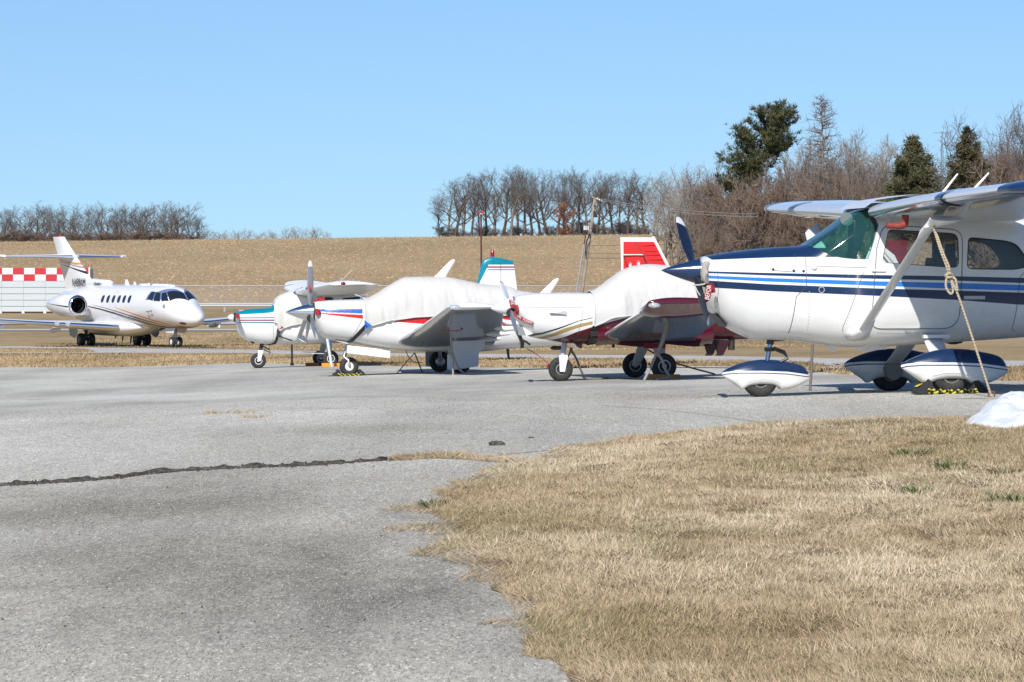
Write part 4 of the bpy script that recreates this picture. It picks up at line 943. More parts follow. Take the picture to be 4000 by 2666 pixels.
# ------------------------------------------------------------------ B: maroon and white low-wing aircraft under a cover
MAROON = (.075, .004, .012); GOLD = (.36, .27, .11)
B = Plane('light_aircraft', 'low-wing aircraft with maroon belly and wing tips, gold stripe and covered canopy', 2537, 1484, 65.3, 8.7)
TB = lambda pts, y=0.0: [B.P(u, v, y) for u, v in pts]
def q2(a, b): return (1800 + a / 1.961, 900 + b / 1.961)
def q8(a, b): return (1850 + a / 4.238, 1150 + b / 4.238)
YB = -.46
topB = TB([q2(403, 532), q2(415, 512), q2(480, 491), q2(600, 481), q2(800, 478), q2(980, 480)]) + [(-.55, 1.44), (.4, 1.46), (1.2, 1.38), (2.4, 1.22), (3.6, 1.12), (4.3, 1.10)]
botB = TB([q2(403, 640), q2(415, 668), q2(440, 702), q2(480, 768), q2(520, 812), q2(650, 840), q2(850, 868), q2(1000, 866), q2(1300, 876), q2(1900, 846), q2(2200, 835)]) + [(3.2, .82), (4.3, 1.0)]
xb0 = topB[0][0]
FB = Fus(topB, botB, [(xb0, .22), (xb0 + .05, .31), (xb0 + .25, .41), (-1.4, .49), (-.6, .54), (.6, .54), (1.6, .45), (3, .26), (4.3, .06)], [(xb0, 1.15), (-1.6, 1.02), (-.6, .98), (1, .98), (4.3, 1.05)],
         [(xb0, 2.2), (-1.7, 2.9), (0, 3.2), (4.3, 2.2)], [(xb0, 2.2), (-1.7, 2.5), (0, 3.0), (4.3, 2.2)])
blk_u = TB([q8(860, 690), q8(1000, 660), q8(1150, 638), q8(1400, 558), q8(1740, 436), q8(1960, 384)], YB); blk_l = TB([q8(860, 712), q8(1000, 712), q8(1060, 688), q8(1150, 668), q8(1400, 586), q8(1740, 448), q8(1960, 397)], YB)
gd_u = TB([q8(1080, 735), q8(1300, 662), q8(1500, 567), q8(1760, 490), q8(1960, 444)], YB); gd_l = TB([q8(1080, 752), q8(1180, 757), q8(1400, 682), q8(1600, 602), q8(1760, 548), q8(1960, 500)], YB)
mr_u = TB([q8(1240, 772), q8(1300, 768), q8(1500, 720), q8(1700, 628), q8(1820, 590), q8(1960, 540), q2(1100, 712), q2(1290, 662), q2(1400, 640)], YB) + [(1.0, 1.0), (4.3, 1.06)]
gd2_u = TB([q8(1980, 440), q2(1100, 680), q2(1290, 648)], YB) + [(1, 1.06), (3, 1.1)]; gd2_l = TB([q8(1980, 490), q2(1100, 700), q2(1290, 655)], YB) + [(1, 1.03), (3, 1.07)]
PB = paint('maroon_white_paint', (.73, .73, .72), [(BLACK.node_tree.nodes['Principled BSDF'].inputs['Base Color'].default_value[:3], blk_u, blk_l), (GOLD, gd_u, gd_l), ((.5, .4, .25), gd2_u, gd2_l), (MAROON, mr_u, None)], (.3, 1.6))
xs = sorted(list(np.linspace(xb0, xb0 + .4, 16)) + list(np.linspace(xb0 + .42, 4.3, 60)))
FB.solid(xs, 60).build('fuselage', PB, B.o, 45)
MAROONM = mat('maroon_paint', MAROON, .12, 0, .8)
for s in (-1, 1):
    FB.seam(TB([q8(700, 215), q8(1820, 222), q8(1740, 610), q8(1700, 740)], YB), s, .005, .002).build('panel_seam', SEAM, B.o)
z_ = TB([q2(403, 590)])[0][1]; t0 = TB([q2(231, 600)])[0]
spinner(B.o, WHITE, t0[0], xb0 - .02, z_ + .01, .158, pw=.72, zt=t0[1])
hubB = (TB([q2(372, 600)])[0][0], 0, z_)
blade(B.o, WHITE, hubB, 64, .93, .15, tipm=mat('dull_red_tip', (.30, .03, .03), .5), tip=.06, twist=(30, 60)); blade(B.o, STEEL, hubB, 244, .93, .13, twist=(20, 8), tipm=BLACK, tip=.08)
b = MB(); p = TB([q2(372, 622)])[0]; b.lathe([(-.175, .05), (-.17, .075), (-.12, .07)], (p[0], 0, p[1] - .02), 'y', 16); b.build('blade_socket', BLACK, B.o)
b = MB(); c_ = TB([q2(417, 597)], -.3)[0]; b.loft([[(c_[0] + .03 + .02 * q * math.cos(a), y, c_[1] - .01 + .065 * q * math.sin(a)) for a in np.linspace(0, 2 * math.pi, 15)[:-1]] for y, q in ((-.35, .6), (-.33, 1), (-.2, 1))]); o = b.build('intake_plug', mat('red_foam', (.34, .04, .035), .9), B.o)
b = MB(); pts = [q2(678, 633), q2(740, 630), q2(790, 618), q2(803, 620), q2(803, 650), q2(785, 645)]; P_ = TB(pts, YB)
b.prism(P_, -FB.y(P_[2][0], P_[2][1]) - .035, -FB.y(P_[2][0], P_[2][1]) + .03); b.build('air_scoop', mat('grey_scoop', (.45, .46, .48), .4), B.o)
b = MB(); b.prism(TB([q8(820, 540), q8(860, 560), q8(995, 655), q8(880, 690)], YB), -.40, .40); b.build('chin_inlet', WHITE, B.o)
b = MB(); b.prism(TB([q2(860, 868), q2(920, 862), q2(908, 908), q2(872, 890)]), -.18, .18); b.build('cowl_flap', MAROONM, B.o)
# wings
r0 = B.P(*q2(1100, 800), -.55); t1 = B.P(*q2(1415, 600), -4.8)
WB = paint('low_wing_paint', (.52, .53, .54), [], rough=.12, coat=.8, dirt=.03)
for s in (-1, 1):
    m1 = wing_mb([(r0[0], s * .48, r0[1] - .01, 1.50, .125, 3.5), (r0[0] - .01, s * .7, r0[1] + .015, 1.42, .125, 3.5), (t1[0] + .02, s * 4.32, t1[1] - .05, 1.32, .12, 1.5)], 44, 0); wo = shade_underside(m1.build('wing', WB, B.o, 50), UNDER)
    m2 = wing_mb([(t1[0] + .005, s * 4.25, t1[1] - .05, 1.38, .15, 1.5), (t1[0], s * 4.5, t1[1] - .02, 1.42, .20, 1.0), (t1[0] + .01, s * 4.68, t1[1] + .02, 1.42, .17, .5), (t1[0] + .03, s * 4.84, t1[1] + .09, 1.38, .07, .5)], 44, .04); tp_ = m2.build('wing_tip', MAROONM, wo, 50)
    b = MB(); b.loft([[(t1[0] + .13 + .09 * k * math.cos(a), s * (4.80 + d), t1[1] + .05 + .045 * k * math.sin(a)) for a in np.linspace(0, 2 * math.pi, 15)[:-1]] for d, k in ((-.04, 1), (.05, 1), (.09, .6), (.1, .1))]); b.build('tip_light', mat('light_lens', (.75, .78, .8), .05, .6), wo)
    sc_ = MB()
    for i in range(18):
        f = i / 18 * 4; e = int(f); q = f - e; px_, pz_ = [(q, 0), (1, q), (1 - q, 1), (0, 1 - q)][e]
        sc_.box((t1[0] + .45 + .26 * px_, s * (4.56 + .16 * pz_), t1[1] - .105 + .115 * pz_), (.013, .006, .013))
    tag(sc_.build('inspection_screw', mat('bare_rivet', (.55, .55, .54), .4, .5), wo), kind='stuff')
b = MB()
for s in (-1, 1):
    b.loft([[(x, s * (.40 + .22 * math.sin(math.pi * k / 6) ), .55 + .32 * k / 6 + .02 * math.sin(7 * x)) for k in range(7)] for x in np.linspace(r0[0] - .12, r0[0] + 1.75, 14)], False, False)
b.build('wing_fillet', MAROONM, B.o, 60)
# gear
gB = lambda x, y: B.G(x, y)
for s in (-1, 1):
    wx = -.01; wy = s * 1.25; g = gB(wx, wy)
    wheel(B.o, wx, wy, g + .2, .2, .155, STEEL, .5, 'tyre', 'spoke')
    b = MB(); rings = []
    for t in np.linspace(0, 1, 9):
        y = s * (.42 + .75 * t); z = .62 - (.62 - g - .2) * t**1.15; c = .12 - .055 * t; rings.append([(-.01 + .05 * (1 - t) + c * math.cos(a), y + .02 * math.sin(a) * s, z + .012 * math.sin(a)) for a in np.linspace(0, 2 * math.pi, 17)[:-1]])
    b.loft(rings); b.build('main_leg', WHITE, B.o, 60)
nxB, nzB = B.P(2190, 1494); g = gB(nxB, 0); wheel(B.o, nxB, 0, g + .19, .192, .14, STEEL, .46, 'tyre', 'spoke')
pt_ = B.P(*q8(1515, 810)); pm = B.P(*q8(1470, 1045))
b = MB(); b.tube([(pt_[0], 0, pt_[1] + .06), (pm[0], 0, pm[1])], .042, 14); b.build('nose_strut', mat('grey_blue_paint', (.42, .45, .52), .35), B.o)
b = MB()
for s in (-1, 1): b.prism([(pm[0] - .07, pm[1] + .01), (pm[0] + .07, pm[1] - .01), (nxB + .05, g + .15), (nxB - .03, g + .15)], s * .10 - .012, s * .10 + .012)
b.box((pm[0], 0, pm[1] + .01), (.14, .22, .05)); b.build('nose_fork', WHITE, B.o, 30)
# hanging fittings under the cabin
for u_, w_ in ((q2(1920, 856), 1), (q2(2000, 856), 1)):
    p = B.P(*u_, -.3); b = MB(); b.prism([(p[0] - .14, p[1] + .03), (p[0] + .14, p[1] + .03), (p[0] + .02, p[1] - .21), (p[0] - .07, p[1] - .21)], -.32, -.29); b.box((p[0] - .05, -.305, p[1] - .205), (.09, .06, .03)); b.build('entry_step', mat('shaded_maroon_plate', (.03, .003, .006), .4), B.o, 30)  # maroon darkened to paint in the shade under the cabin
b = MB(); p = B.P(*q2(2068, 812), -.2); b.tube([(p[0], -.25, p[1] + .08), (p[0], -.25, p[1] - .22)], .055, 16); b.build('exhaust_stack', mat('sooty_metal', (.05, .042, .035), .6, .5), B.o)
b = MB(); b.prism(TB([q2(1155, 870), q2(1180, 870), q2(1175, 900), q2(1160, 900)]), -.02, .02); b.build('belly_drain', BLACK, B.o)
# tail seen through the windows of the nearest aircraft
ft = B.P(3543, 940, 0)
FINB = paint('fin_paint', (.73, .73, .72), [((.16, .012, .022), [(2.6, 2.6), (4.6, 2.6)], [(3.3, 3.0), (3.62, 2.19), (3.80, 2.14), (4.0, 1.99), (4.14, 1.72), (4.3, 1.2)]), ((.02, .02, .02), [(3.4, 2.2), (3.62, 2.075), (3.80, 2.0), (3.96, 1.8), (4.05, 1.5)], [(3.4, 2.18), (3.62, 2.045), (3.80, 1.965), (3.945, 1.78), (4.02, 1.5)]), ((.40, .33, .2), [(3.4, 2.24), (3.62, 2.13), (3.82, 2.06), (4.0, 1.86), (4.1, 1.5)], [(3.4, 2.22), (3.62, 2.105), (3.81, 2.035), (3.98, 1.84), (4.08, 1.5)])], (1.0, 2.8))
b = MB(); b.loft([[(x, y, z) for x, y, z in [(a_ + (b_ - a_) * k, .04 * sg * math.sin(math.pi * min(.95, k + .05)), zz) for k, sg in ((0, 1), (.15, 1), (.4, 1), (.7, 1), (1, 1), (.7, -1), (.4, -1), (.15, -1))]] for zz, a_, b_ in ((1.05, 3.15, 4.22), (1.6, 3.40, 4.22), (2.15, 3.62, 4.22), (ft[1], 3.68, 4.22))]); b.build('fin', FINB, B.o, 50)
for s in (-1, 1): wing_mb([(3.35, s * .03, 1.08, .95, .09, 0), (3.62, s * 1.45, 1.10, .70, .09, 0)], 24, .05).build('tailplane', WHITE, B.o)

# canopy cover
cvt = TB([q2(980, 478), q2(1010, 464), q2(1060, 434), q2(1150, 368), q2(1230, 309), q2(1330, 271), q2(1430, 261), q2(1570, 270), q2(1700, 300), q2(1860, 345)]) + [(1.2, 1.50), (1.7, 1.34)]
cvx = np.array([p[0] for p in cvt]); cvz = np.array([p[1] for p in cvt])
hm = TB([q2(985, 720), q2(1020, 738), q2(1080, 712), q2(1180, 658), q2(1340, 630)], -.55) + [(.4, .93), (1.6, 1.0)]
hx = np.array([p[0] for p in hm]); hz_ = np.array([p[1] for p in hm])
fabric_cover(FB, B, 'canopy_cover', 'pale canvas cover humped over the canopy of the maroon and white aircraft', np.linspace(cvx[0], 1.65, 90), lambda x: pchip(x, cvx, cvz), lambda x: np.interp(x, hx, hz_), .028, 84, 3.3)
# black buckle strap under the cover corner
y_ = -.56; s0 = B.P(*q2(1018, 735), y_); 
o = strap('cover_strap', [(s0[0] + .03, -FB.y(s0[0], s0[1], .03), s0[1]), (s0[0] + .01, -FB.y(s0[0], s0[1] - .15, .025), s0[1] - .15), (s0[0] - .01, -FB.y(s0[0], .66, .02), .66), (s0[0] - .02, -.25, .575), (s0[0] - .02, .2, .575)], .085, BLACK, None, .008, [(0, 1, .0), (0, 1, .1), (0, 1, .5), (0, .3, 1), (0, 0, 1)])
tag(place_mesh(o, B), 'wide black buckled strap below the cover of the maroon and white aircraft', 'strap', 'cover straps')
bk = MB(); bk.box((s0[0] + .01, -FB.y(s0[0], s0[1] - .12, .045), s0[1] - .12), (.11, .02, .08)); bk.build('buckle', BLACK, o)

# ------------------------------------------------------------------ C: white low-wing aircraft with retractable gear and red tail
C = Plane('light_aircraft', 'white low-wing aircraft with red tail, chrome spinner and three-bladed propeller', 1757, 1460, 78.3, 9)
TC = lambda pts, y=0.0: [C.P(u, v, y) for u, v in pts]
def q3(a, b): return (800 + a / 1.961, 950 + b / 1.961)
def qm(a, b): return (1080 + a / 4.9, 1080 + b / 4.9)
YC = -.48
topC = TC([qm(716, 492), qm(726, 484), qm(900, 466), qm(1150, 452), qm(1630, 440)]) + [(-1.2, 1.43), (-.4, 1.5), (.6, 1.50), (1.4, 1.42), (2.4, 1.36), (3.4, 1.25), (4.0, 1.16)]
botC = TC([qm(716, 880), qm(730, 930), qm(760, 985), qm(860, 1130), qm(960, 1195), q3(1100, 762), q3(1200, 782), q3(1450, 818), q3(1700, 832), q3(2100, 832)]) + TC([q8(560, 905), q8(820, 888), q8(1400, 846)]) + [(4.0, 1.0)]
botC = sorted(botC); xc0 = topC[0][0]
FC = Fus(topC, botC, [(xc0, .30), (xc0 + .05, .36), (xc0 + .3, .45), (-1.8, .52), (-.8, .56), (.6, .54), (1.8, .40), (3.2, .20), (4.0, .05)], [(xc0, 1.15), (-1.8, 1.05), (0, 1.0), (4.0, 1.08)],
         [(xc0, 2.4), (-2, 3.0), (0, 3.4), (4, 2.2)], [(xc0, 2.3), (-2, 2.5), (0, 3.2), (4, 2.2)])
RED = (.55, .02, .018); BLU = (.02, .12, .48)
bands = [(RED, TC([qm(830, 640), qm(900, 626), qm(1000, 622), qm(1645, 622)], YC), TC([qm(830, 648), qm(900, 640), qm(1645, 640)], YC)), (BLU, TC([qm(835, 650), qm(900, 640), qm(1645, 640)], YC), TC([qm(835, 672), qm(1200, 692), qm(1645, 709)], YC)),
         (RED, TC([qm(830, 703), qm(1200, 720), qm(1650, 738)], YC), TC([qm(830, 716), qm(1200, 762), qm(1650, 816)], YC)),
         (RED, TC([q3(1450, 600), q3(1520, 582), q3(1620, 564), q3(1800, 555)], YC) + [(3.0, 1.25), (4, 1.3)], TC([q3(1450, 604), q3(1700, 622), q3(1900, 640)], YC) + TC([q8(530, 600), q8(830, 612)], YC) + [(4.0, 1.0)]),
         ((.75, .75, .74), [(1.0, 1.3), (1.35, 1.16), (1.75, 1.08)], [(1.0, 1.18), (1.35, 1.10), (1.75, 1.02)]), (BLU, [(.9, .95), (1.35, 1.2), (1.62, 1.28)], [(.9, .93), (1.35, 1.10), (1.62, 1.08)])]
PC = paint('red_blue_white_paint', (.73, .73, .73), bands, (.3, 1.8))
xs = sorted(list(np.linspace(xc0, xc0 + .4, 16)) + list(np.linspace(xc0 + .42, 4.0, 60)))
FC.solid(xs, 60).build('fuselage', PC, C.o, 45)
for s in (-1, 1): FC.seam(TC([qm(1640, 810), qm(1525, 1050), qm(1440, 1180), qm(1425, 1235)], YC), s, .006, .002).build('panel_seam', SEAM, C.o); FC.seam(TC([qm(860, 690), qm(1640, 712)], YC), s, .004, .002).build('panel_seam', SEAM, C.o)
b = MB()
for i in range(6): p = TC([qm(965 + 113 * i, 678 + 3 * i)], YC)[0]; b.lathe([(-.012, .004), (-.006, .011), (.003, .012)], (p[0], -FC.y(*p), p[1]), 'y', 8)
tag(b.build('cowl_screw', STEEL, C.o), kind='stuff')
zc = TC([qm(712, 695)])[0][1]; tc_ = TC([qm(180, 690)])[0]
spinner(C.o, CHROME, tc_[0], xc0 - .025, zc, .185, pw=.74, zt=tc_[1], plate=BLACK)
hubC = (TC([qm(650, 700)])[0][0], 0, zc); GREYB = mat('grey_blade_paint', (.23, .24, .25), .4)
for an in (2, 122, 242):
    bo = blade(C.o, GREYB if an == 2 else STEEL, hubC, an, .99, .155, tipm=mat('pale_tip', (.7, .7, .7), .4) if an == 2 else None, tip=.13, twist=(40, 62) if an == 2 else (20, 5))
    if an == 2:
        p = TC([qm(628, 222)])[0]; d = MB(); d.lathe([(-.012, .012), (-.010, .03), (.0, .03)], (0, 0, 0), 'y', 18); e = d.build('blade_badge', mat('badge_red', (.45, .03, .03), .5), bo); e.location = (p[0], -.05, p[1]); e.scale = (.6, 1, 2.0)
b = MB(); p = TC([qm(645, 800)])[0]; b.lathe([(-.165, .05), (-.16, .085), (-.10, .08)], (p[0], 0, p[1]), 'y', 16); b.build('blade_socket', BLACK, C.o)
b = MB(); p = TC([qm(790, 685)], -.42)[0]; b.prism(rpoly(TC([qm(745, 620), qm(835, 632), qm(842, 730), qm(825, 742), qm(760, 750)], -.4), .02, 3), -.43, -.28); b.build('intake_plug', mat('red_plug_canvas', (.34, .015, .02), .85), C.o)
# wings
rC = C.P(*q3(1480, 752), -.5); tC = C.P(*q3(1862, 492), -5.25); mC = (.5 * (rC[0] + tC[0]) + .02, .5 * (rC[1] + tC[1]) - .02)
WC = paint('white_low_wing_paint', (.50, .51, .52), [], rough=.12, coat=.8, dirt=.05)
for s in (-1, 1):
    wo = wing_mb([(rC[0], s * .40, rC[1], 1.85, .14, 2.5), (mC[0], s * 2.8, mC[1], 1.48, .13, 1.8), (tC[0], s * 5.2, tC[1], 1.02, .115, 1.0)], 44, 0).build('wing', WC, C.o, 50); shade_underside(wo, UNDER)
    wing_mb([(tC[0] - .002, s * 5.2, tC[1], 1.03, .12, 1), (tC[0] + .03, s * 5.3, tC[1] + .01, .98, .12, 1)], 40, .10).build('wing_tip', WHITE, wo, 50)
    b = MB(); b.loft([[(tC[0] + .14 + .13 * k * math.cos(a), s * (5.34 + d), tC[1] + .0 + .05 * k * math.sin(a)) for a in np.linspace(0, 2 * math.pi, 15)[:-1]] for d, k in ((-.05, 1), (.03, .95), (.06, .5), (.065, .1))]); b.build('tip_light', mat('light_lens', (.75, .78, .8), .05, .6), wo)
    for k in range(4):
        yy = 1.3 + .75 * k; x0 = rC[0] + 1.42 + .06 * k; zz = rC[1] + .145 * yy - .08; b = MB()
        b.loft([[(x0 + dx, s * (yy + .055 * q * math.cos(a)), zz - dz + .055 * q * math.sin(a)) for a in np.linspace(0, 2 * math.pi, 9)[:-1]] for dx, dz, q in ((-.2, -.02, .1), (.0, .05, .9), (.15, .07, 1), (.42, .05, .6))]); b.build('flap_hinge', WHITE, wo, 50)
    b = MB(); b.prism([(rC[0] + .02, rC[1] - .05), (rC[0] + .14, rC[1] - .02), (rC[0] + .12, rC[1] + .06)], s * .56, s * .60); b.build('stall_vane', STEEL, wo)
b = MB(); p = C.P(*q3(1850, 640), -3.1); b.prism([(p[0] - .02, p[1] + .16), (p[0] + .05, p[1] + .16), (p[0] + .04, p[1] - .02), (p[0] - .02, p[1] - .02)], -3.13, -3.09); b.tube([(p[0] + .02, -3.11, p[1] - .01), (p[0] - .1, -3.11, p[1] - .01)], .012, 6); b.build('pitot_mast', STEEL, C.o)
# gear and doors
gC = lambda x, y: C.G(x, y)
xn, zn = C.P(1363.5, 1473); g = gC(xn, 0); wheel(C.o, xn, 0, g + .18, .18, .135, WHITE, .46, 'tyre')
b = MB(); a0 = C.P(*q3(1085, 785)); a1 = C.P(*q3(1065, 880)); b.tube([(a0[0] + .03, .0, a0[1] + .05), (a1[0] - .005, 0, a1[1] + .02), (xn - .02, -.08, g + .30), (xn, -.09, g + .18)], [.035, .03, .028, .022], 10); b.tube([(a0[0] + .1, .04, a0[1]), (a1[0], .02, a1[1])], .02, 8); b.build('nose_leg', STEEL, C.o)
b = MB(); b.prism(TC([q3(1092, 782), q3(1420, 820), q3(1418, 880), q3(1380, 878), q3(1250, 862), q3(1085, 842)], -.24), -.25, -.235); b.build('nose_gear_door', WHITE, C.o, 30)
b = MB(); b.prism(TC([q3(1000, 747), q3(1130, 760), q3(1162, 770), q3(1155, 780), q3(1090, 772)], -.2), -.22, .22); b.build('cowl_flap', WHITE, C.o, 30)
for s in (-1, 1):
    g = gC(.0, s * 1.37); wheel(C.o, -.0, s * 1.37, g + .205, .205, .155, STEEL, .46, 'tyre')
    dp = TC([q3(1880, 752), q3(2145, 745), q3(2142, 795), q3(2098, 845), q3(2096, 945), q3(1890, 975), q3(1858, 965), q3(1858, 855), q3(1885, 850)], -1.52)
    b = MB(); b.prism(dp, s * 1.52 - .012, s * 1.52 + .012); b.build('main_gear_door', mat('door_white', (.62, .64, .67), .35, 0, .3), C.o, 30)
    b = MB(); b.tube([(-.05, s * 1.15, .62), (.0, s * 1.26, g + .21)], .035, 10); b.build('main_leg', STEEL, C.o)
# tail
fz = TC([q2(1222, 55), q2(1480, 55), q2(1592, 272)]); lo_ = TC([q2(1229, 300)])[0]
FINC = paint('red_fin_paint', (.73, .73, .72), [((.62, .022, .02), [(fz[0][0] + .055, fz[0][1] - .085), (5.0, fz[0][1] - .085)], [(fz[0][0] + .055, 1.5), (5, 1.5)])], (.5, 3))
zt_, zl_ = fz[0][1], lo_[1]; slope_b = (fz[2][0] - fz[1][0]) / (fz[1][1] - fz[2][1])
def finx(z): return fz[0][0] + (lo_[0] - fz[0][0]) * (zt_ - z) / (zt_ - zl_), fz[1][0] + slope_b * (zt_ - z)
b = MB(); b.loft([[(finx(z)[0] + (finx(z)[1] - finx(z)[0]) * k, .045 * sg * (math.sin(math.pi * min(.97, k**.6)) + .03), z) for k, sg in ((0, 1), (.03, 1), (.12, 1), (.35, 1), (.7, 1), (1, 1), (1, -1), (.7, -1), (.35, -1), (.12, -1), (.03, -1))] for z in (1.12, 1.5, 2.0, 2.4, zt_ - .02, zt_)]); fino = b.build('fin', FINC, C.o, 40)
b = MB(); 
for z in (1.3, 1.8, zt_): b.tube([(finx(z)[1] - .035, 0, z), (finx(z)[1] + .004, 0, z)], .02, 6)
b.prism([(finx(1.15)[1] - .05, 1.15), (finx(1.15)[1] + .01, 1.15), (finx(zt_)[1] + .01, zt_), (finx(zt_)[1] - .05, zt_)], -.03, .03); b.build('trailing_edge', WHITE, fino)
for i, (a_, c_) in enumerate((((1378, 120), (1488, 110)), ((1400, 160), (1500, 158)), ((1416, 188), (1528, 186)), ((1440, 225), (1545, 222)))):
    p0 = C.P(*q2(*a_), -.05); p1 = C.P(*q2(*c_), -.05); b = MB(); b.tube([(p0[0], -.035, p0[1]), (p1[0], -.022, p1[1])], .014, 6); b.build('rudder_bead', mat('red_paint', (.62, .022, .02), .35, 0, .4), fino)
b = MB(); p0 = C.P(*q2(1240, 188), -.08); p1 = C.P(*q2(1395, 188), -.08); b.tube([(p0[0], -.075, p0[1]), (p1[0], -.075, p1[1])], .010, 8); b.build('gust_lock', WHITE, fino)
b = MB(); b.tube(catmull([(p0[0] + .02, -.075, p0[1]), (p0[0] + .12, -.06, p0[1] - .25), (p0[0] + .4, -.06, p0[1] - .3), (p1[0] + .1, -.06, p1[1] - .28), (p1[0], -.075, p1[1])], 6), .006, 5); b.build('lock_cord', BLACK, fino)
b = MB(); r_ = C.P(*q2(1392, 118), -.05); r2_ = C.P(*q2(1440, 270), -.05); b.tube([(C.P(*q2(1340, 88), 0)[0], -.042, C.P(*q2(1340, 88), 0)[1]), (r2_[0], -.045, r2_[1])], .005, 5); b.build('rudder_gap', SEAM, fino)
# a pair of white feathered wings painted on the fin
for cx_, cy_, sg in ((1290, 268, -1), (1370, 258, 1)):
    fe = MB()
    for k in range(7):
        an = R(90 + sg * (-38 + 13 * k) * 1.0 - (12 if sg < 0 else -12)); ln = (.11, .14, .165, .17, .16, .14, .11)[k]
        o2 = C.P(*q2(cx_, cy_), -.05); bx, bz = o2[0] + sg * .012 * (k - 3), o2[1] - .09; dx, dz = math.cos(an), math.sin(an)
        fe.add([(bx, -.052, bz), (bx + dx * ln * .55 - dz * .006, -.054, bz + dz * ln * .55 + dx * .006), (bx + dx * ln, -.052, bz + dz * ln), (bx + dx * ln * .55 + dz * .006, -.053, bz + dz * ln * .55 - dx * .006)], [(0, 1, 2, 3)])
    fe.build('wing_emblem', mat('emblem_white', (.75, .74, .76), .6), fino, 20, False)
for s in (-1, 1): wing_mb([(3.2, s * .03, 1.2, .9, .09, 0), (3.2, s * 1.75, 1.22, .62, .09, 0)], 24, .05).build('tailplane', WHITE, C.o)
b = MB(); b.tube([(C.P(*q8(560, 910))[0], 0, C.P(*q8(560, 910))[1] + .05), (C.P(*q8(580, 1060))[0], 0, C.P(*q8(580, 1060))[1])], [.03, .022], 8); b.prism(TC([q8(552, 1056), q8(600, 1048), q8(690, 1056), q8(600, 1076)]), -.04, .04); b.build('cabin_step', DARKMET, C.o, 30)
for (a_, c_) in ((q3(1790, 254), q3(1908, 126)), (q2(630, 482), q2(742, 368))):
    p0 = C.P(*a_); p1 = C.P(*c_); b = MB(); b.loft([[(p0[0] + (p1[0] - p0[0]) * t + w_ * math.cos(a), .022 * (1 - .5 * t) * math.sin(a), p0[1] - .05 + (p1[1] - p0[1] + .05) * t) for a in np.linspace(0, 2 * math.pi, 13)[:-1]] for t, w_ in ((0, .14), (.2, .10), (.6, .075), (.92, .05), (1, .02))]); b.build('blade_antenna', WHITE, C.o, 60)
b = MB(); b.loft([[(x, .05 * q * math.cos(a), C.P(2160, 1356)[1] - .02 + .04 * q * math.sin(a)) for a in np.linspace(0, 2 * math.pi, 9)[:-1]] for x, q in ((1.95, .3), (2.0, 1), (2.15, 1), (2.2, .3))]); b.build('belly_light', BLACK, C.o)
# cover
cvt = TC([q3(1203, 431), q3(1240, 422), q3(1300, 395), q3(1400, 330), q3(1480, 285), q3(1530, 263), q3(1650, 259), q3(1800, 259), q3(1900, 268), q3(2000, 288), q3(2100, 310), q3(2350, 340), q2(430, 460), q2(620, 486)])
cvx = np.array([p[0] for p in cvt]); cvz = np.array([p[1] for p in cvt])
hm = TC([q3(1208, 600), q3(1222, 640), q3(1290, 632), q3(1450, 603), q3(1600, 566), q3(1780, 550)], -.57) + [(1.2, 1.12), (2.1, 1.2)]
hm = [(p[0], p[1] + (.045 if p[0] > -1.2 else 0)) for p in hm]
hx = np.array([p[0] for p in hm]); hz_ = np.array([p[1] for p in hm])
fabric_cover(FC, C, 'canopy_cover', 'long pale canvas cover over the cabin of the white aircraft with chrome spinner', np.linspace(cvx[0], cvx[-1], 110), lambda x: pchip(x, cvx, cvz), lambda x: np.interp(x, hx, hz_), .028, 84, 9.1)
tri = [C.P(*q3(a_, c_), -.6) for a_, c_ in ((1222, 592), (1280, 632), (1228, 662))]
o = MB().prism(tri, -.615, -.60).build('cover_corner', mat('blue_canvas', (.02, .13, .5), .85), None, 30); tag(place_mesh(o, C), 'blue triangular corner patch of the cover on the chrome-spinner aircraft', 'cover patch', 'cover corner patches')
s0 = C.P(*q3(1236, 632), -.6); s1 = C.P(*q3(1132, 754), -.5)
o = strap('cover_strap', [(s0[0], -.625, s0[1]), (.5 * (s0[0] + s1[0]), -FC.y(.5 * (s0[0] + s1[0]), .5 * (s0[1] + s1[1]), .02), .5 * (s0[1] + s1[1])), (s1[0], -FC.y(s1[0], s1[1] + .02, .03), s1[1] + .01), (s1[0] - .04, -.2, s1[1] - .03), (s1[0] - .04, .2, s1[1] - .03)], .07, BLACK, None, .008, [(0, 1, 0), (0, 1, .2), (0, .7, .7), (0, 0, 1), (0, 0, 1)])
tag(place_mesh(o, C), 'slanting black strap from a blue patch under the chrome-spinner aircraft', 'strap', 'cover straps')
# second strap and blue cloth knot behind the cabin
kn = [C.P(*q8(a_, c_), -.47) for a_, c_ in ((640, 470), (700, 430), (740, 470), (760, 530), (730, 600), (690, 600), (655, 545))]
o = MB().prism(kn, -.5, -.46).build('cover_corner', MATS['blue_canvas'], None, 30); tag(place_mesh(o, C), 'crumpled blue rear corner of the cover beside a white propeller blade', 'cover patch', 'cover corner patches')
sp = [C.P(*q8(a_, c_), -.46) for a_, c_ in ((705, 590), (760, 690), (815, 800), (815, 895))]
o = strap('cover_strap', [(p[0], -FC.y(p[0], max(p[1], FC.g('bot', p[0]) + .05), .03), p[1]) for p in sp], .07, BLACK, None, .008, (0, 1, .2))
strap('strap_tail', [(C.P(*q8(790, 750), -.5)[0], -.5, C.P(*q8(790, 750), -.5)[1]), (C.P(*q8(870, 790), -.5)[0], -.52, C.P(*q8(870, 790), -.5)[1]), (C.P(*q8(935, 840), -.5)[0], -.52, C.P(*q8(935, 840), -.5)[1])], .04, BLACK, o, .006, (0, 1, .2))
tag(place_mesh(o, C), 'dangling black strap under the rear body of the red-tailed white aircraft', 'strap', 'cover straps')
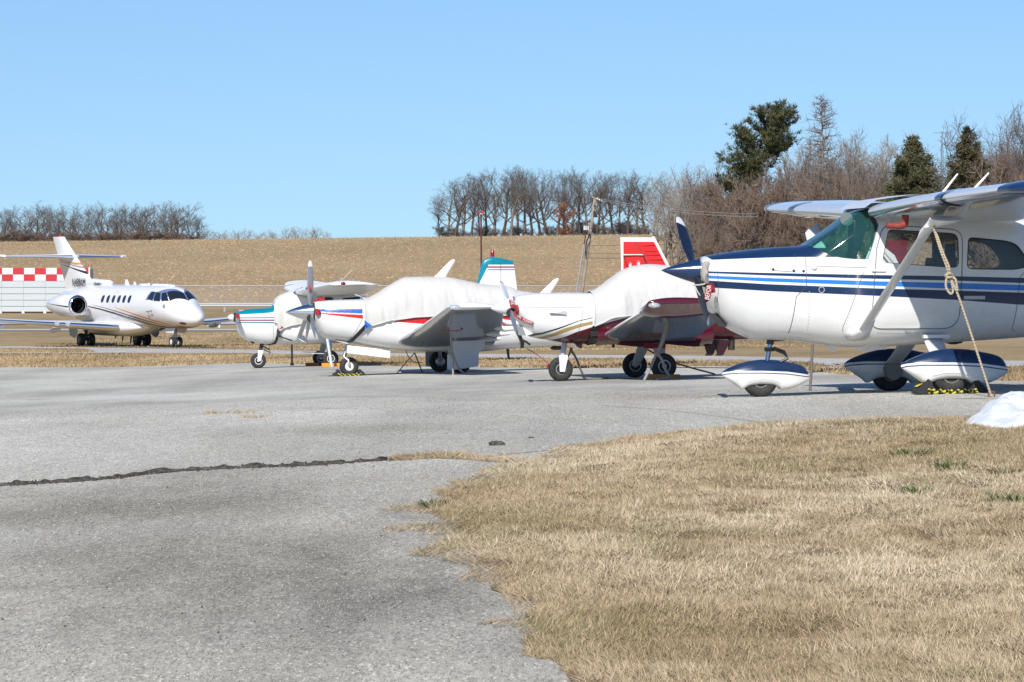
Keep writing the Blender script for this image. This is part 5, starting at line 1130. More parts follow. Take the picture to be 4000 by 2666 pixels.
# red foam plugs standing on the cowl
for (a_, b_, c_, d_), l_ in (((722, 445, 790, 482), 'small red foam plug on the front of the cowl top'), ((795, 408, 915, 470), 'bigger red foam plug on the cowl top behind the small one')):
    P_ = TC([qm(a_, d_), qm(c_, d_), qm(c_, b_), qm(a_, b_)]); o = MB().prism(rpoly(P_, .012, 3), -.10, .10).build('engine_plug', mat('red_plug_canvas', (.34, .015, .02), .85), None, 30); tag(place_mesh(o, C), l_, 'engine plug', 'red engine plugs')
# ------------------------------------------------------------------ D: teal and white high-wing aircraft
TEAL = (.0, .21, .29)
D = Plane('light_aircraft', 'small teal and white high-wing aircraft behind the chrome spinner, windscreen covered', 1268, 1433, 97, 9)
TD = lambda pts, y=0.0: [D.P(u, v, y) for u, v in pts]
def qd(a, b): return (900 + a / 3.6475, 1050 + b / 3.6475)
YD = -.42
topD = TD([qd(75, 632), qd(85, 612), qd(130, 596), qd(300, 576), qd(600, 548)]) + [(-1.2, 1.55), (-.95, 1.72), (-.7, 1.80), (-.3, 1.83), (.5, 1.80), (.9, 1.68), (1.5, 1.42), (2.6, 1.22), (4.4, 1.1)]
botD = TD([qd(75, 735), qd(86, 790), qd(98, 880), qd(115, 925), qd(180, 990), qd(280, 1040), qd(450, 1073), qd(600, 1085), qd(930, 1084), qd(1340, 1070)]) + [(1.5, .66), (2.6, .8), (4.4, .98)]
xd0 = topD[0][0]
FD = Fus(topD, botD, [(xd0, .24), (xd0 + .05, .31), (xd0 + .3, .38), (-1.2, .43), (-.5, .47), (.6, .46), (1.4, .36), (2.6, .2), (4.4, .05)], [(xd0, 1.18), (-1.2, 1.1), (0, 1.08), (4.4, 1.04)],
         [(xd0, 2.3), (-1.6, 3), (-.6, 3.8), (.6, 3.8), (4.4, 2.2)], [(xd0, 2.3), (-1.6, 2.6), (0, 3), (4.4, 2.2)])
bands = [(TEAL, None, TD([qd(70, 660), qd(135, 655), qd(350, 645), qd(626, 626)], -.36)), ((.28, .27, .30), TD([qd(135, 695), qd(400, 690), qd(640, 684)], YD), TD([qd(135, 713), qd(400, 711), qd(640, 708)], YD)),
         ((.24, .005, .05), TD([qd(135, 728), qd(640, 726)], YD), TD([qd(135, 745), qd(640, 746)], YD)), (TEAL, TD([qd(80, 758), qd(642, 762)], YD), TD([qd(80, 772), qd(642, 782)], YD)), ((.42, .44, .47), TD([qd(1040, 800), qd(1300, 795)], YD), TD([qd(1040, 860), qd(1150, 872), qd(1300, 862)], YD))]
PD = paint('teal_white_paint', (.73, .73, .73), bands, (.3, 1.9))
xs = sorted(list(np.linspace(xd0, xd0 + .3, 14)) + list(np.linspace(xd0 + .32, 4.4, 60)))
FD.solid(xs, 56).build('fuselage', PD, D.o, 45)
for s in (-1, 1):
    W1 = rpoly(TD([qm(800, 402), qm(1070, 402), qm(1095, 440), qm(1095, 560), qm(800, 560)], -.45), .04); W2 = rpoly(TD([qm(1260, 420), qm(1750, 380), qm(1700, 500), qm(1250, 540)], -.45), .05)
    FD.panel('side_window', W1, s, .004, mat('dark_glass', (.012, .015, .018), .05, 0, .5), D.o); FD.panel('side_window', W2, s, .004, MATS['dark_glass'], D.o)
FD.seam(TD([qd(617, 800), qd(613, 1080)], YD), -1, .006, .002).build('panel_seam', SEAM, D.o); FD.seam(TD([qd(950, 985), qd(930, 1080)], YD), -1, .005, .002).build('panel_seam', SEAM, D.o)
zs = TD([qd(20, 695)])[0]
b = MB(); b.loft([[(zs[0] - .10 + .14 * (1 - math.cos(R(a))), .083 * math.sin(R(a)) * math.cos(t), zs[1] + .083 * math.sin(R(a)) * math.sin(t)) for t in np.linspace(0, 2 * math.pi, 21)[:-1]] for a in (3, 20, 40, 60, 80, 90)]); b.build('spinner', WHITE, D.o, 60)
b = MB(); b.lathe([(.03, .08), (.06, .11), (.16, .11), (.2, .09)], (zs[0], 0, zs[1]), 'x', 20); b.build('propeller_hub', DARKMET, D.o)
hubD = (zs[0] + .1, 0, zs[1] - .01)
blade(D.o, STEEL, hubD, 262, .80, .14, twist=(30, 25)); blade(D.o, STEEL, hubD, 82, .80, .14, twist=(30, 25))
b = MB(); b.prism(rpoly(TD([qd(84, 632), qd(125, 640), qd(134, 712), qd(110, 720), qd(84, 690)], -.3), .015, 3), -.34, -.18); b.build('intake_plug', mat('red_plug_canvas', (.34, .015, .02), .85), D.o)
b = MB(); P_ = TD([qd(118, 612), qd(192, 612), qd(188, 586), qd(116, 588)], -.1); b.prism(P_, -.16, .02); tag(place_mesh(b.build('engine_plug', mat('pink_foam', (.62, .30, .28), .8), None, 30), D), 'faded pink foam plug on the nose of the teal aircraft', 'engine plug', 'red engine plugs')
b = MB(); b.prism(TD([qd(275, 1030), qd(340, 1036), qd(335, 1062), qd(290, 1050)]), -.12, -.05); b.tube([(TD([qd(300, 1040)])[0][0], -.1, TD([qd(300, 1040)])[0][1]), (TD([qd(335, 1058)])[0][0], -.1, TD([qd(335, 1058)])[0][1])], .03, 8); b.build('exhaust_pipe', DARKMET, D.o)
# wings
WD = paint('high_wing_paint', (.78, .79, .79), [], rough=.45, coat=.1, dirt=.03)
for s in (-1, 1):
    wo = wing_mb([(-.74, s * .42, 1.765, 1.60, .125, 1.5), (-.72, s * 2.4, 1.84, 1.57, .125, 1.3), (-.46, s * 4.7, 1.945, 1.18, .115, 0)], 40, 0).build('wing', WD, D.o, 50)
    wing_mb([(-.462, s * 4.7, 1.945, 1.19, .12, 0), (-.42, s * 4.9, 1.95, 1.1, .11, 0)], 36, .15).build('wing_tip', WHITE, wo, 50)
    b = MB(); b.lathe([(-.05, .01), (-.02, .035), (.03, .035), (.06, .01)], (-.15, s * 5.05, 1.975), 'x', 12); b.build('navigation_light', mat('red_lens', (.25, .01, .01), .15), wo)
    b = MB(); rings = [foil(-.732, s * yy, 1.845, 1.56, .128, R(1.2), 60)[22:39] for yy in (2.5, 2.7)]; b.loft(rings, False, False); b.build('landing_light_cover', glass('lamp_glass_blue', (.25, .30, .38)), wo)
    p0 = D.P(*qm(445, 1150), -.5); p1 = D.P(*qm(745, 300), -2.2); b = MB(); rings = []
    for t in np.linspace(0, 1, 8): rings.append([(p0[0] + (p1[0] - p0[0]) * t + .07 * math.cos(a), s * (.46 + 1.75 * t), p0[1] + (p1[1] - p0[1]) * t + .024 * math.sin(a) + .04 * math.cos(a)) for a in np.linspace(0, 2 * math.pi, 17)[:-1]])
    b.loft(rings); b.build('wing_strut', mat('strut_grey', (.55, .57, .58), .35, 0, .3), D.o, 60)
    b = MB(); b.prism([(p0[0] - .10, p0[1] - .0), (p0[0] + .10, p0[1] + .02), (p0[0] + .22, p0[1] - .16), (p0[0] + .05, p0[1] - .12)], s * .45, s * .49); b.build('strut_fairing', MATS['strut_grey'], D.o)
b = MB(); b.loft([[(x, y_, 1.80 + zz) for x, zz in ((-.78, -.03), (-.66, .04), (-.2, .12), (.5, .09), (.9, .0))] for y_ in np.linspace(-.46, .46, 7)], False, False); b.build('cabin_roof', WHITE, D.o, 50)
b = MB(); p0 = D.P3(*qm(480, 215), -.3); b.tube([(p0[0], -.3, p0[2] - .05), (p0[0], -.3, p0[2] + .015)], .012, 8); b.build('fuel_cap', mat('blue_cap', (.05, .12, .5), .4), D.o)
b = MB(); b.tube([D.P3(*qm(480, 395), -.8), D.P3(*qm(580, 398), -.8)], .02, 8); b.build('pitot_tube', STEEL, D.o)
b = MB(); b.tube([D.P3(*q3(1035, 298), -.2), D.P3(*q3(1130, 205), -.2)], .006, 5); b.build('wire_antenna', mat('pale_wire', (.6, .56, .48), .6), D.o)
# gear
gD = lambda x, y: D.G(x, y)
xn, zn = D.P(1009, 1443); g = gD(xn, 0); wheel(D.o, xn, 0, g + .18, .18, .13, WHITE, .5, 'tyre', 'spoke')
a0 = D.P(*qd(452, 1080)); a1 = D.P(*qd(425, 1190))
b = MB(); b.tube([(a0[0], 0, a0[1] + .05), (a1[0], 0, a1[1])], [.05, .04], 12); b.tube([(a0[0] + .03, -.02, a0[1] - .12), (a0[0] + .2, -.02, a0[1] - .2), (a0[0] + .16, -.02, a0[1] - .12), (a0[0] + .02, 0, a0[1] - .04)], .014, 6); b.build('nose_strut', DARKMET, D.o)
b = MB()
for s in (-1, 1): b.prism([(a1[0] - .06, a1[1] + .02), (a1[0] + .06, a1[1] + .02), (xn + .05, g + .17), (xn - .03, g + .16)], s * .09 - .012, s * .09 + .012)
b.box((a1[0], 0, a1[1] + .02), (.12, .2, .05)); b.build('nose_fork', WHITE, D.o, 30)
for s in (-1, 1):
    g = gD(0, s * 1.08); wheel(D.o, 0.02, s * 1.08, g + .185, .185, .14, WHITE, .5, 'tyre', 'spoke')
    b = MB(); rings = []
    for t in np.linspace(0, 1, 8):
        c = .085 - .03 * t; rings.append([(.06 * (1 - t) + c * math.cos(a), s * (.35 + .66 * t), .68 - (.68 - g - .2) * t - .02 * math.sin(3.1 * t) + .015 * math.sin(a)) for a in np.linspace(0, 2 * math.pi, 15)[:-1]])
    b.loft(rings); b.build('main_leg', MATS['strut_grey'], D.o, 60)
    b = MB(); b.prism([(-.42, .34), (.12, .325), (.12, .31), (-.42, .325)], s * .85, s * 1.0); b.build('entry_step', MATS['strut_grey'], D.o)
# tail
fp = TD([q2(125, 400), q2(165, 232), q2(235, 209), q2(405, 246), q2(430, 450)]); L0, L1, L2, R2, R0 = fp
fband = [((.24, .005, .05), [(L1[0] + .10, L1[1] - .14), (5, L1[1] - .14)], [(L1[0] + .10, L1[1] - .175), (5, L1[1] - .175)]), ((.28, .27, .30), [(L1[0] + .12, L1[1] - .20), (5, L1[1] - .20)], [(L1[0] + .12, L1[1] - .235), (5, L1[1] - .235)])]
FIND = paint('teal_fin_paint', (.73, .73, .73), [(TEAL, None, [(2 * L0[0] - L1[0], 2 * L0[1] - L1[1] - .3), (L0[0] + .06, L0[1]), (L1[0] + .14, L1[1] - .11)])] + [(TEAL, None, [(L1[0] - .3, L1[1] - .1), (5.2, L1[1] - .1)])] + fband, (.5, 3))
def fdx(z):
    f = (z - L0[1]) / (L1[1] - L0[1]); a_ = L0[0] + (L1[0] - L0[0]) * f
    if z > L1[1]: a_ = L1[0] + (L2[0] - L1[0]) * ((z - L1[1]) / (L2[1] - L1[1]))**1.5
    f2 = (z - R0[1]) / (R2[1] - R0[1]); return a_, R0[0] + (R2[0] - R0[0]) * f2
b = MB(); zl = [1.1, 1.5, L0[1], 2.25, L1[1] - .12, L1[1], L1[1] + .6 * (L2[1] - L1[1]), L2[1]]
b.loft([[(fdx(z)[0] + (fdx(z)[1] - fdx(z)[0]) * k, .05 * sg * (math.sin(math.pi * min(.97, k**.6)) + .03), z - (.12 * max(0, k - .3) if z > R2[1] - .02 else 0)) for k, sg in ((0, 1), (.03, 1), (.12, 1), (.35, 1), (.7, 1), (1, 1), (1, -1), (.7, -1), (.35, -1), (.12, -1), (.03, -1))] for z in zl])
fo = b.build('fin', FIND, D.o, 40)
b = MB(); b.tube([(L2[0] + .02, 0, L2[1] - .1), (L2[0] + .02, 0, L2[1] + .02)], [.06, .05], 10); b.build('beacon_base', mat('teal_paint', TEAL, .3, 0, .4), fo)
b = MB(); b.tube([(L2[0] + .02, 0, L2[1] + .02), (L2[0] + .02, 0, L2[1] + .15), (L2[0] + .02, 0, L2[1] + .18)], [.05, .045, .02], 12); b.build('beacon', mat('red_lens', (.25, .01, .01), .15), fo)
b = MB(); mz_ = TD([q2(303, 250), q2(305, 440)]); b.tube([(mz_[0][0], -.05, mz_[0][1]), (mz_[1][0], -.052, mz_[1][1])], .004, 4); b.build('rudder_gap', SEAM, fo)
for s in (-1, 1): wing_mb([(3.6, s * .03, 1.1, .95, .09, 0), (3.8, s * 1.5, 1.12, .7, .09, 0)], 24, .05).build('tailplane', WHITE, D.o)
# windscreen cover
cvt = TD([qd(600, 545), qd(612, 536), qd(650, 492), qd(740, 408), qd(840, 325), qd(890, 300), qd(945, 288)]); cvx = np.array([p[0] for p in cvt]); cvz = np.array([p[1] for p in cvt])
hm = TD([qd(655, 770), qd(700, 890), qd(760, 850), qd(850, 815), qd(1010, 785)], -.47)
hx = np.array([p[0] for p in hm]); hz_ = np.array([p[1] for p in hm])
o = fabric_cover(FD, D, 'windscreen_cover', 'pale canvas cover wrapped over the windscreen of the teal aircraft', np.linspace(cvx[0], TD([qd(1010, 785)])[0][0], 60), lambda x: min(float(pchip(x, cvx, cvz)), 1.88), lambda x: np.interp(x, hx, hz_), .026, 72, 5.5, ntop=2.1)
tri = [D.P(*qd(a_, c_), -.47) for a_, c_ in ((668, 778), (760, 845), (705, 866), (672, 850))]
o = MB().prism(tri, -.495, -.48).build('cover_corner', mat('dark_red_canvas', (.26, .02, .03), .85), None, 30); tag(place_mesh(o, D), 'dark red triangular corner patch of the cover on the teal aircraft', 'cover patch', 'cover corner patches')
sp = [D.P(*qd(a_, c_), -.47) for a_, c_ in ((683, 855), (680, 930), (662, 1020), (640, 1075), (560, 1100), (490, 1098))]
o = strap('cover_strap', [(sp[0][0], -.50, sp[0][1]), (sp[1][0], -FD.y(*sp[1], .03), sp[1][1]), (sp[2][0], -FD.y(*sp[2], .03), sp[2][1]), (sp[3][0], -.28, sp[3][1]), (sp[4][0], -.05, sp[4][1] + .01), (sp[5][0], .1, sp[5][1] + .02)], .06, BLACK, None, .008, [(0, 1, 0), (0, 1, 0), (0, 1, .3), (0, .5, 1), (0, .2, 1), (0, 0, 1)])
bk = MB(); bk.box((sp[0][0], -.52, sp[0][1] - .12), (.09, .03, .13)); bk.build('buckle', DARKMET, o)
strap('strap_tail', [(sp[1][0], -.49, sp[1][1] - .05), (sp[1][0] + .18, -.51, sp[1][1] - .11), (sp[1][0] + .33, -.51, sp[1][1] - .16)], .03, BLACK, o, .006, (0, 1, .2))
tag(place_mesh(o, D), 'black buckled strap from the dark red patch under the teal aircraft', 'strap', 'cover straps')

# ------------------------------------------------------------------ E: business jet
J = Plane('business_jet', 'white twin-engine business jet with cross-shaped tail parked beyond the grass', 446, 1362, 190, 120)
TJ = lambda pts, y=0.0: [J.P(u, v, y) for u, v in pts]
topJ = [(-9.17, 1.50), (-9.05, 1.68), (-8.75, 1.88), (-8.3, 2.10), (-7.95, 2.27), (-7.5, 2.60), (-7.05, 2.80), (-6.5, 2.89), (-5.5, 2.945), (-3, 2.96), (1, 2.96), (3, 2.90), (4.5, 2.75), (6, 2.55), (6.35, 2.45)]
botJ = [(-9.17, 1.42), (-9.05, 1.26), (-8.75, 1.12), (-8.2, 1.03), (-7, 1.00), (-5.5, 1.00), (1, 1.02), (3, 1.2), (4.5, 1.6), (6, 2.1), (6.35, 2.3)]
FJ = Fus(topJ, botJ, [(-9.17, .04), (-9.05, .24), (-8.75, .44), (-8.2, .66), (-7.3, .86), (-6.2, .95), (-5, .965), (2, .965), (3.5, .8), (5, .45), (6.35, .1)], [(-9.17, 1.46), (-8.5, 1.52), (-7, 1.85), (-5.5, 1.98), (2, 1.98), (6.35, 2.4)], [(-9.17, 2), (6.35, 2)], [(-9.17, 2), (6.35, 2.0)])
ORG = (.62, .25, .05); GRB = (.17, .14, .12); BK = (.02, .02, .02)
jb = [(BK, [(-8.6, .9), (-6.5, 1.08), (-5.2, 1.24), (-3.43, 1.49), (-2.0, 1.70), (-.5, 1.87), (1.2, 2.0), (3, 2.03)], [(-8.6, .8), (-6.5, .99), (-5.2, 1.12), (-3.43, 1.36), (-2.0, 1.60), (-.5, 1.80), (1.2, 1.96), (3, 2.01)]),
      (GRB, [(-8.6, 1.0), (-6.5, 1.18), (-5.2, 1.36), (-3.43, 1.62), (-2.0, 1.80), (-.6, 1.955), (0.2, 2.03)], [(-8.6, .93), (-6.5, 1.11), (-5.2, 1.27), (-3.43, 1.53), (-2.0, 1.75), (-.6, 1.925), (0.2, 2.02)]),
      (ORG, [(-8.6, 1.12), (-7.5, 1.17), (-6.5, 1.30), (-5.2, 1.50), (-3.43, 1.765), (-2.6, 1.875), (-2.0, 1.93)], [(-8.6, 1.02), (-7.5, 1.06), (-6.5, 1.21), (-5.2, 1.42), (-3.43, 1.70), (-2.6, 1.85), (-2.0, 1.925)])]
PJ = paint('jet_white_paint', (.73, .73, .74), jb, (.5, 3.2), rough=.22, coat=.7, dirt=.02)
FJ.solid(sorted(list(np.linspace(-9.17, -8.5, 14)) + list(np.linspace(-8.4, 6.35, 70))), 56).build('fuselage', PJ, J.o, 60)
JGL = mat('jet_dark_glass', (.012, .016, .024), .04, 0, .6)
for s in (-1, 1):
    for k, xw in enumerate((-.74, -1.33, -1.93, -2.53, -3.10, -3.67)):
        pl = [(xw + .155 * math.copysign(abs(math.cos(a))**.75, math.cos(a)), 2.305 + .175 * math.copysign(abs(math.sin(a))**.75, math.sin(a))) for a in np.linspace(0, 2 * math.pi, 25)[:-1]]
        FJ.panel('cabin_window', pl, s, .006, JGL, J.o); 
    dpoly = rpoly([(-1.60, 2.62), (-2.28, 2.62), (-2.28, 1.42), (-1.60, 1.42)], [.2, .2, .1, .1]); FJ.seam(dpoly + dpoly[:1], s, .03, .004).build('door_gap', mat('pale_gap', (.45, .46, .48), .8), J.o)
# cockpit glazing: frame band and panes
def jpatch(name, xz, m, off, parent, n=9):
    """xz: quad in (x, angle degrees from horizontal on the near side)"""
    b = MB(); (x0, a0), (x1, a1), (x2, a2), (x3, a3) = xz; vs = []
    for i in range(n):
        for j in range(n):
            s_, t_ = i / (n - 1), j / (n - 1); x = (x0 * (1 - s_) + x1 * s_) * (1 - t_) + (x3 * (1 - s_) + x2 * s_) * t_; a = (a0 * (1 - s_) + a1 * s_) * (1 - t_) + (a3 * (1 - s_) + a2 * s_) * t_
            vs.append(FJ.pt(x, R(a), off))
    b.add(vs, [(i * n + j, i * n + j + 1, (i + 1) * n + j + 1, (i + 1) * n + j) for i in range(n - 1) for j in range(n - 1)]); return b.build(name, m, parent, 60)
JFR = mat('jet_window_frame', (.20, .25, .42), .35, .3)
for mir in (0, 1):
    f = (lambda q: [(x, a if not mir else 180 - a) for x, a in q])
    fr_ = jpatch('window_frame', f([(-8.02, 90), (-7.52, 90), (-6.05, 42), (-7.0, 27)]), JFR, .008, J.o, 12)
    jpatch('window_frame', f([(-7.02, 27), (-6.6, 44), (-5.55, 45), (-5.45, 17)]), JFR, .007, J.o, 12)
    jpatch('windscreen', f([(-7.96, 88), (-7.54, 88), (-6.95, 52), (-7.52, 35)]), JGL, .02, J.o, 10)
    jpatch('windscreen', f([(-7.46, 33), (-6.90, 51), (-6.66, 44), (-6.98, 22)]), JGL, .02, J.o, 8)
    jpatch('cockpit_side_window', f([(-6.86, 21), (-6.55, 43), (-6.12, 44), (-6.28, 18)]), JGL, .02, J.o, 8)
    jpatch('cockpit_side_window', f([(-6.18, 18), (-6.02, 44), (-5.68, 42), (-5.62, 20)]), JGL, .02, J.o, 8)
# belly fairing and wings
b = MB(); FJ2 = Fus([(-4.3, 1.15), (-3, 1.35), (-1, 1.38), (1.5, 1.3), (3.2, 1.2)], [(-4.3, .98), (-3.2, .72), (-2.0, .58), (.8, .59), (2, .75), (3.2, 1.1)], [(-4.3, .3), (-3, .85), (-1.5, 1.05), (1, 1.05), (3.2, .4)], [(-4.3, 1.05), (-2, 1.0), (1, 1.0), (3.2, 1.15)], [(-4.3, 2.2), (3.2, 2.2)], [(-4.3, 2.4), (3.2, 2.4)])
FJ2.solid(np.linspace(-4.3, 3.2, 34), 44).build('belly_fairing', mat('jet_white', (.73, .73, .74), .25, 0, .6), J.o, 60)
JW = MATS['jet_white']
for s in (-1, 1):
    wo = wing_mb([(-2.75, s * .8, .98, 3.3, .13, 2.5), (-1.30, s * 4.2, 1.20, 2.1, .11, 1.5), (.0, s * 7.75, 1.46, 1.0, .10, .5)], 50, .1).build('wing', JW, J.o, 50)
    b = MB(); rings = []
    for t in np.linspace(0, 1, 9):
        y = .95 + (7.6 - .95) * t; x = float(np.interp(y, [.8, 4.2, 7.75], [-2.75, -1.30, .0])); z = float(np.interp(y, [.8, 4.2, 7.75], [.98, 1.20, 1.46])); c = float(np.interp(y, [.8, 4.2, 7.75], [3.3, 2.1, 1.0])); th = float(np.interp(y, [.8, 7.75], [.13, .10]))
        rings.append(foil(x - .008, s * y, z, c * 1.004, th * 1.03, R(2.5 - 2 * t), 72)[31:42])
    b.loft(rings, False, False); b.build('leading_edge', mat('bright_leading_edge', (.72, .74, .78), .16, 1), wo, 60)
    for y in (3.1, 5.4):
        x = float(np.interp(y, [.8, 4.2, 7.75], [-2.75, -1.30, .0])) + 1.3; z = float(np.interp(y, [.8, 4.2, 7.75], [.98, 1.20, 1.46])) - .24; b = MB()
        b.loft([[(x + d, s * y + .07 * q * math.cos(a), z - dz + .1 * q * math.sin(a)) for a in np.linspace(0, 2 * math.pi, 11)[:-1]] for d, q, dz in ((-.5, .15, -.05), (-.1, 1, 0), (.4, 1, .05), (.8, .4, .05))]); b.build('flap_track', JW, wo, 60)
    for dy in (0, .45):
        b = MB(); y = 3.55 - dy; x = float(np.interp(y, [.8, 4.2, 7.75], [-2.75, -1.30, .0])); z = float(np.interp(y, [.8, 4.2, 7.75], [.98, 1.20, 1.46])); b.lathe([(-.04, .02), (-.03, .1), (.1, .12)], (x, s * y, z + .01), 'x', 16); b.build('landing_light', mat('light_lens', (.75, .78, .8), .05, .6), wo)
# engines
for s in (-1, 1):
    prof = [(.19, .37), (.15, .41), (.19, .455), (.5, .51), (1.2, .545), (1.9, .52), (2.7, .40), (3.25, .27), (3.4, .22)]
    b = MB(); b.lathe(prof + [(3.3, .2), (3.0, .05)], (0, s * 1.72, 2.0), 'x', 40, 0, False); 
    eng = b.build('engine_nacelle', paint('nacelle_paint', (.73, .73, .74), [(BK, [(.3, 1.97), (1.5, 2.03), (3.3, 2.10)], [(.3, 1.90), (1.5, 1.985), (3.3, 2.09)])], (1, 3), .22, .7, dirt=.02), J.o, 60)
    b = MB(); b.lathe([(.45, .34), (.2, .37), (.13, .405), (.15, .45), (.28, .478)], (0, s * 1.72, 2.0), 'x', 40, 0, False); b.build('intake_lip', CHROME, eng, 60)
    b = MB(); b.lathe([(.14, .39), (.45, .335), (.9, .33), (.91, .01)], (0, s * 1.72, 2.0), 'x', 40, 0, False); b.build('intake_duct', mat('intake_dark', (.03, .03, .032), .5, .4), eng, 50)
    b = MB()
    for k in range(16):
        a = k * math.pi / 8; b.add([(.80, s * 1.72 + .1 * math.cos(a), 2.0 + .1 * math.sin(a)), (.86, s * 1.72 + .32 * math.cos(a - .12), 2.0 + .32 * math.sin(a - .12)), (.80, s * 1.72 + .32 * math.cos(a + .12), 2.0 + .32 * math.sin(a + .12))], [(0, 1, 2)])
    b.lathe([(.55, .01), (.62, .06), (.78, .12)], (0, s * 1.72, 2.0), 'x', 20); b.build('fan', mat('fan_metal', (.12, .12, .13), .35, .9), eng, 40)
    b = MB(); b.prism([(.9, 1.55), (3.0, 1.95), (3.0, 2.12), (.8, 2.02)], s * .7, s * 1.4); b.build('engine_pylon', JW, J.o, 40)
# tail
fl = [(2.0, 2.8), (2.68, 3.31), (4.31, 4.31), (5.70, 5.235)]; ft_ = [(5.2, 2.5), (5.33, 2.53), (6.40, 4.34), (7.02, 5.245)]
def jfx(z): return float(np.interp(z, [p[1] for p in fl], [p[0] for p in fl])), float(np.interp(z, [p[1] for p in ft_], [p[0] for p in ft_]))
fb = [(ORG, [(3.4, 4.0), (4.2, 4.0), (6.5, 4.16)], [(3.4, 3.88), (4.2, 3.9), (6.5, 4.155)]), ((.25, .22, .2), [(3.2, 3.78), (6.3, 4.08)], [(3.2, 3.70), (6.3, 4.07)]), (BK, [(2.9, 3.56), (5.9, 3.94)], [(2.9, 3.44), (5.9, 3.93)])]
FINJ = paint('jet_fin_paint', (.73, .73, .74), fb, (2, 5.5), .25, .6, dirt=.02)
b = MB(); b.loft([[(jfx(z)[0] + (jfx(z)[1] - jfx(z)[0]) * k, .11 * sg * (math.sin(math.pi * min(.98, k**.6)) + .02), z) for k, sg in ((0, 1), (.04, 1), (.15, 1), (.4, 1), (.7, 1), (1, 1), (1, -1), (.7, -1), (.4, -1), (.15, -1), (.04, -1))] for z in (2.6, 2.9, 3.31, 3.8, 4.31, 4.8, 5.235)]); fj = b.build('fin', FINJ, J.o, 40)
b = MB(); b.lathe([(-.03, .05), (.0, .06), (.08, .045), (.1, .01)], (6.2, 0, 5.25), 'z', 12); b.build('beacon', mat('red_lens_bright', (.55, .02, .02), .2), fj)
b = MB(); b.loft([[(x, .16 * q * math.cos(a), z + h * q * math.sin(a)) for a in np.linspace(0, 2 * math.pi, 17)[:-1]] for x, z, h, q in ((.28, 3.03, .1, .5), (.35, 3.03, .14, .85), (.8, 3.03, .16, 1), (2.2, 3.05, .2, 1), (3.4, 3.0, .25, .8))]); ds = b.build('dorsal_scoop', JW, J.o, 60)
b = MB(); b.lathe([(-.01, .01), (-.005, .075), (.06, .08)], (.30, 0, 3.03), 'x', 16); b.build('scoop_mouth', BLACK, ds)
for s in (-1, 1):
    to = wing_mb([(4.25, s * .0, 4.27, 2.1, .10, 0), (5.75, s * 3.05, 4.27, 1.0, .10, 0)], 40, .06).build('tailplane', JW, J.o, 50)
    rings = [foil(4.25 + 1.5 * t - .006, s * 3.05 * t, 4.27, (2.1 - 1.1 * t) * 1.004, .103, 0, 72)[31:42] for t in np.linspace(.05, .97, 7)]; MB().loft(rings, False, False).build('leading_edge', MATS['bright_leading_edge'], to, 60)
    b = MB(); b.tube([(5.7, s * 3.0, 4.30), (5.75, s * 3.2, 4.32), (6.4, s * 3.22, 4.30)], .06, 8); b.build('tip_horn', JW, to)
# writing
KEY = mat('lettering_black', (.03, .03, .035), .5)
p = J.P(729 / 2.353, 850 + 603 / 2.353, .13)
text_mesh('N488AM', .56, 'registration', KEY, fj, axes((p[0], .165, p[1]), (-1, 0, 0), (.0, 0, 1)), .004, sx=.74)
p = J.P(883 / 2.353, 850 + 607 / 2.353, .25)
text_mesh('Hawker', .25, 'lettering', KEY, J.o, axes((p[0], .20, p[1] - .02), (-1, 0, 0), (0, 0, 1)), .004, .3)
# gear
gJ = lambda x, y: J.G(x, y)
for s in (-1, 1):
    for d in (-.24, .24): wheel(J.o, 0, s * 1.42 + d, gJ(0, s * 1.42) + .30, .30, .25, STEEL, .5, 'tyre', 'spoke')
    b = MB(); b.tube([(0, s * 1.42, 1.0), (0, s * 1.42, gJ(0, s * 1.42) + .3)], [.09, .07], 12); b.tube([(0, s * 1.42 - .3, gJ(0, s * 1.42) + .3), (0, s * 1.42 + .3, gJ(0, s * 1.42) + .3)], .05, 10); b.build('main_leg', DARKMET, J.o)
    b = MB(); b.prism([(-.5, .98), (.45, .98), (.35, .62), (-.15, .5), (-.45, .66)], s * 2.05, s * 2.09, skew=lambda y: (0, 0)); o = b.build('main_gear_door', mat('door_grey', (.5, .52, .55), .4), J.o)
xn, zn = J.P(687, 1366)
for d in (-.17, .17): wheel(J.o, xn, d, gJ(xn, 0) + .235, .235, .16, WHITE, .52, 'tyre')
b = MB(); b.tube([(xn + .05, 0, 1.05), (xn + .02, 0, .62)], .075, 12); b.tube([(xn + .02, 0, .64), (xn, 0, gJ(xn, 0) + .24)], .055, 10); b.tube([(xn, -.2, gJ(xn, 0) + .24), (xn, .2, gJ(xn, 0) + .24)], .04, 8); b.box((xn + .02, 0, .66), (.2, .3, .06)); b.build('nose_leg', STEEL, J.o)
b = MB()
for s in (-1, 1): b.prism([(xn - .55, 1.02), (xn + .5, 1.02), (xn + .4, .80), (xn - .4, .78)], s * .3 - .012, s * .3 + .012)
b.build('nose_gear_door', JW, J.o, 30)
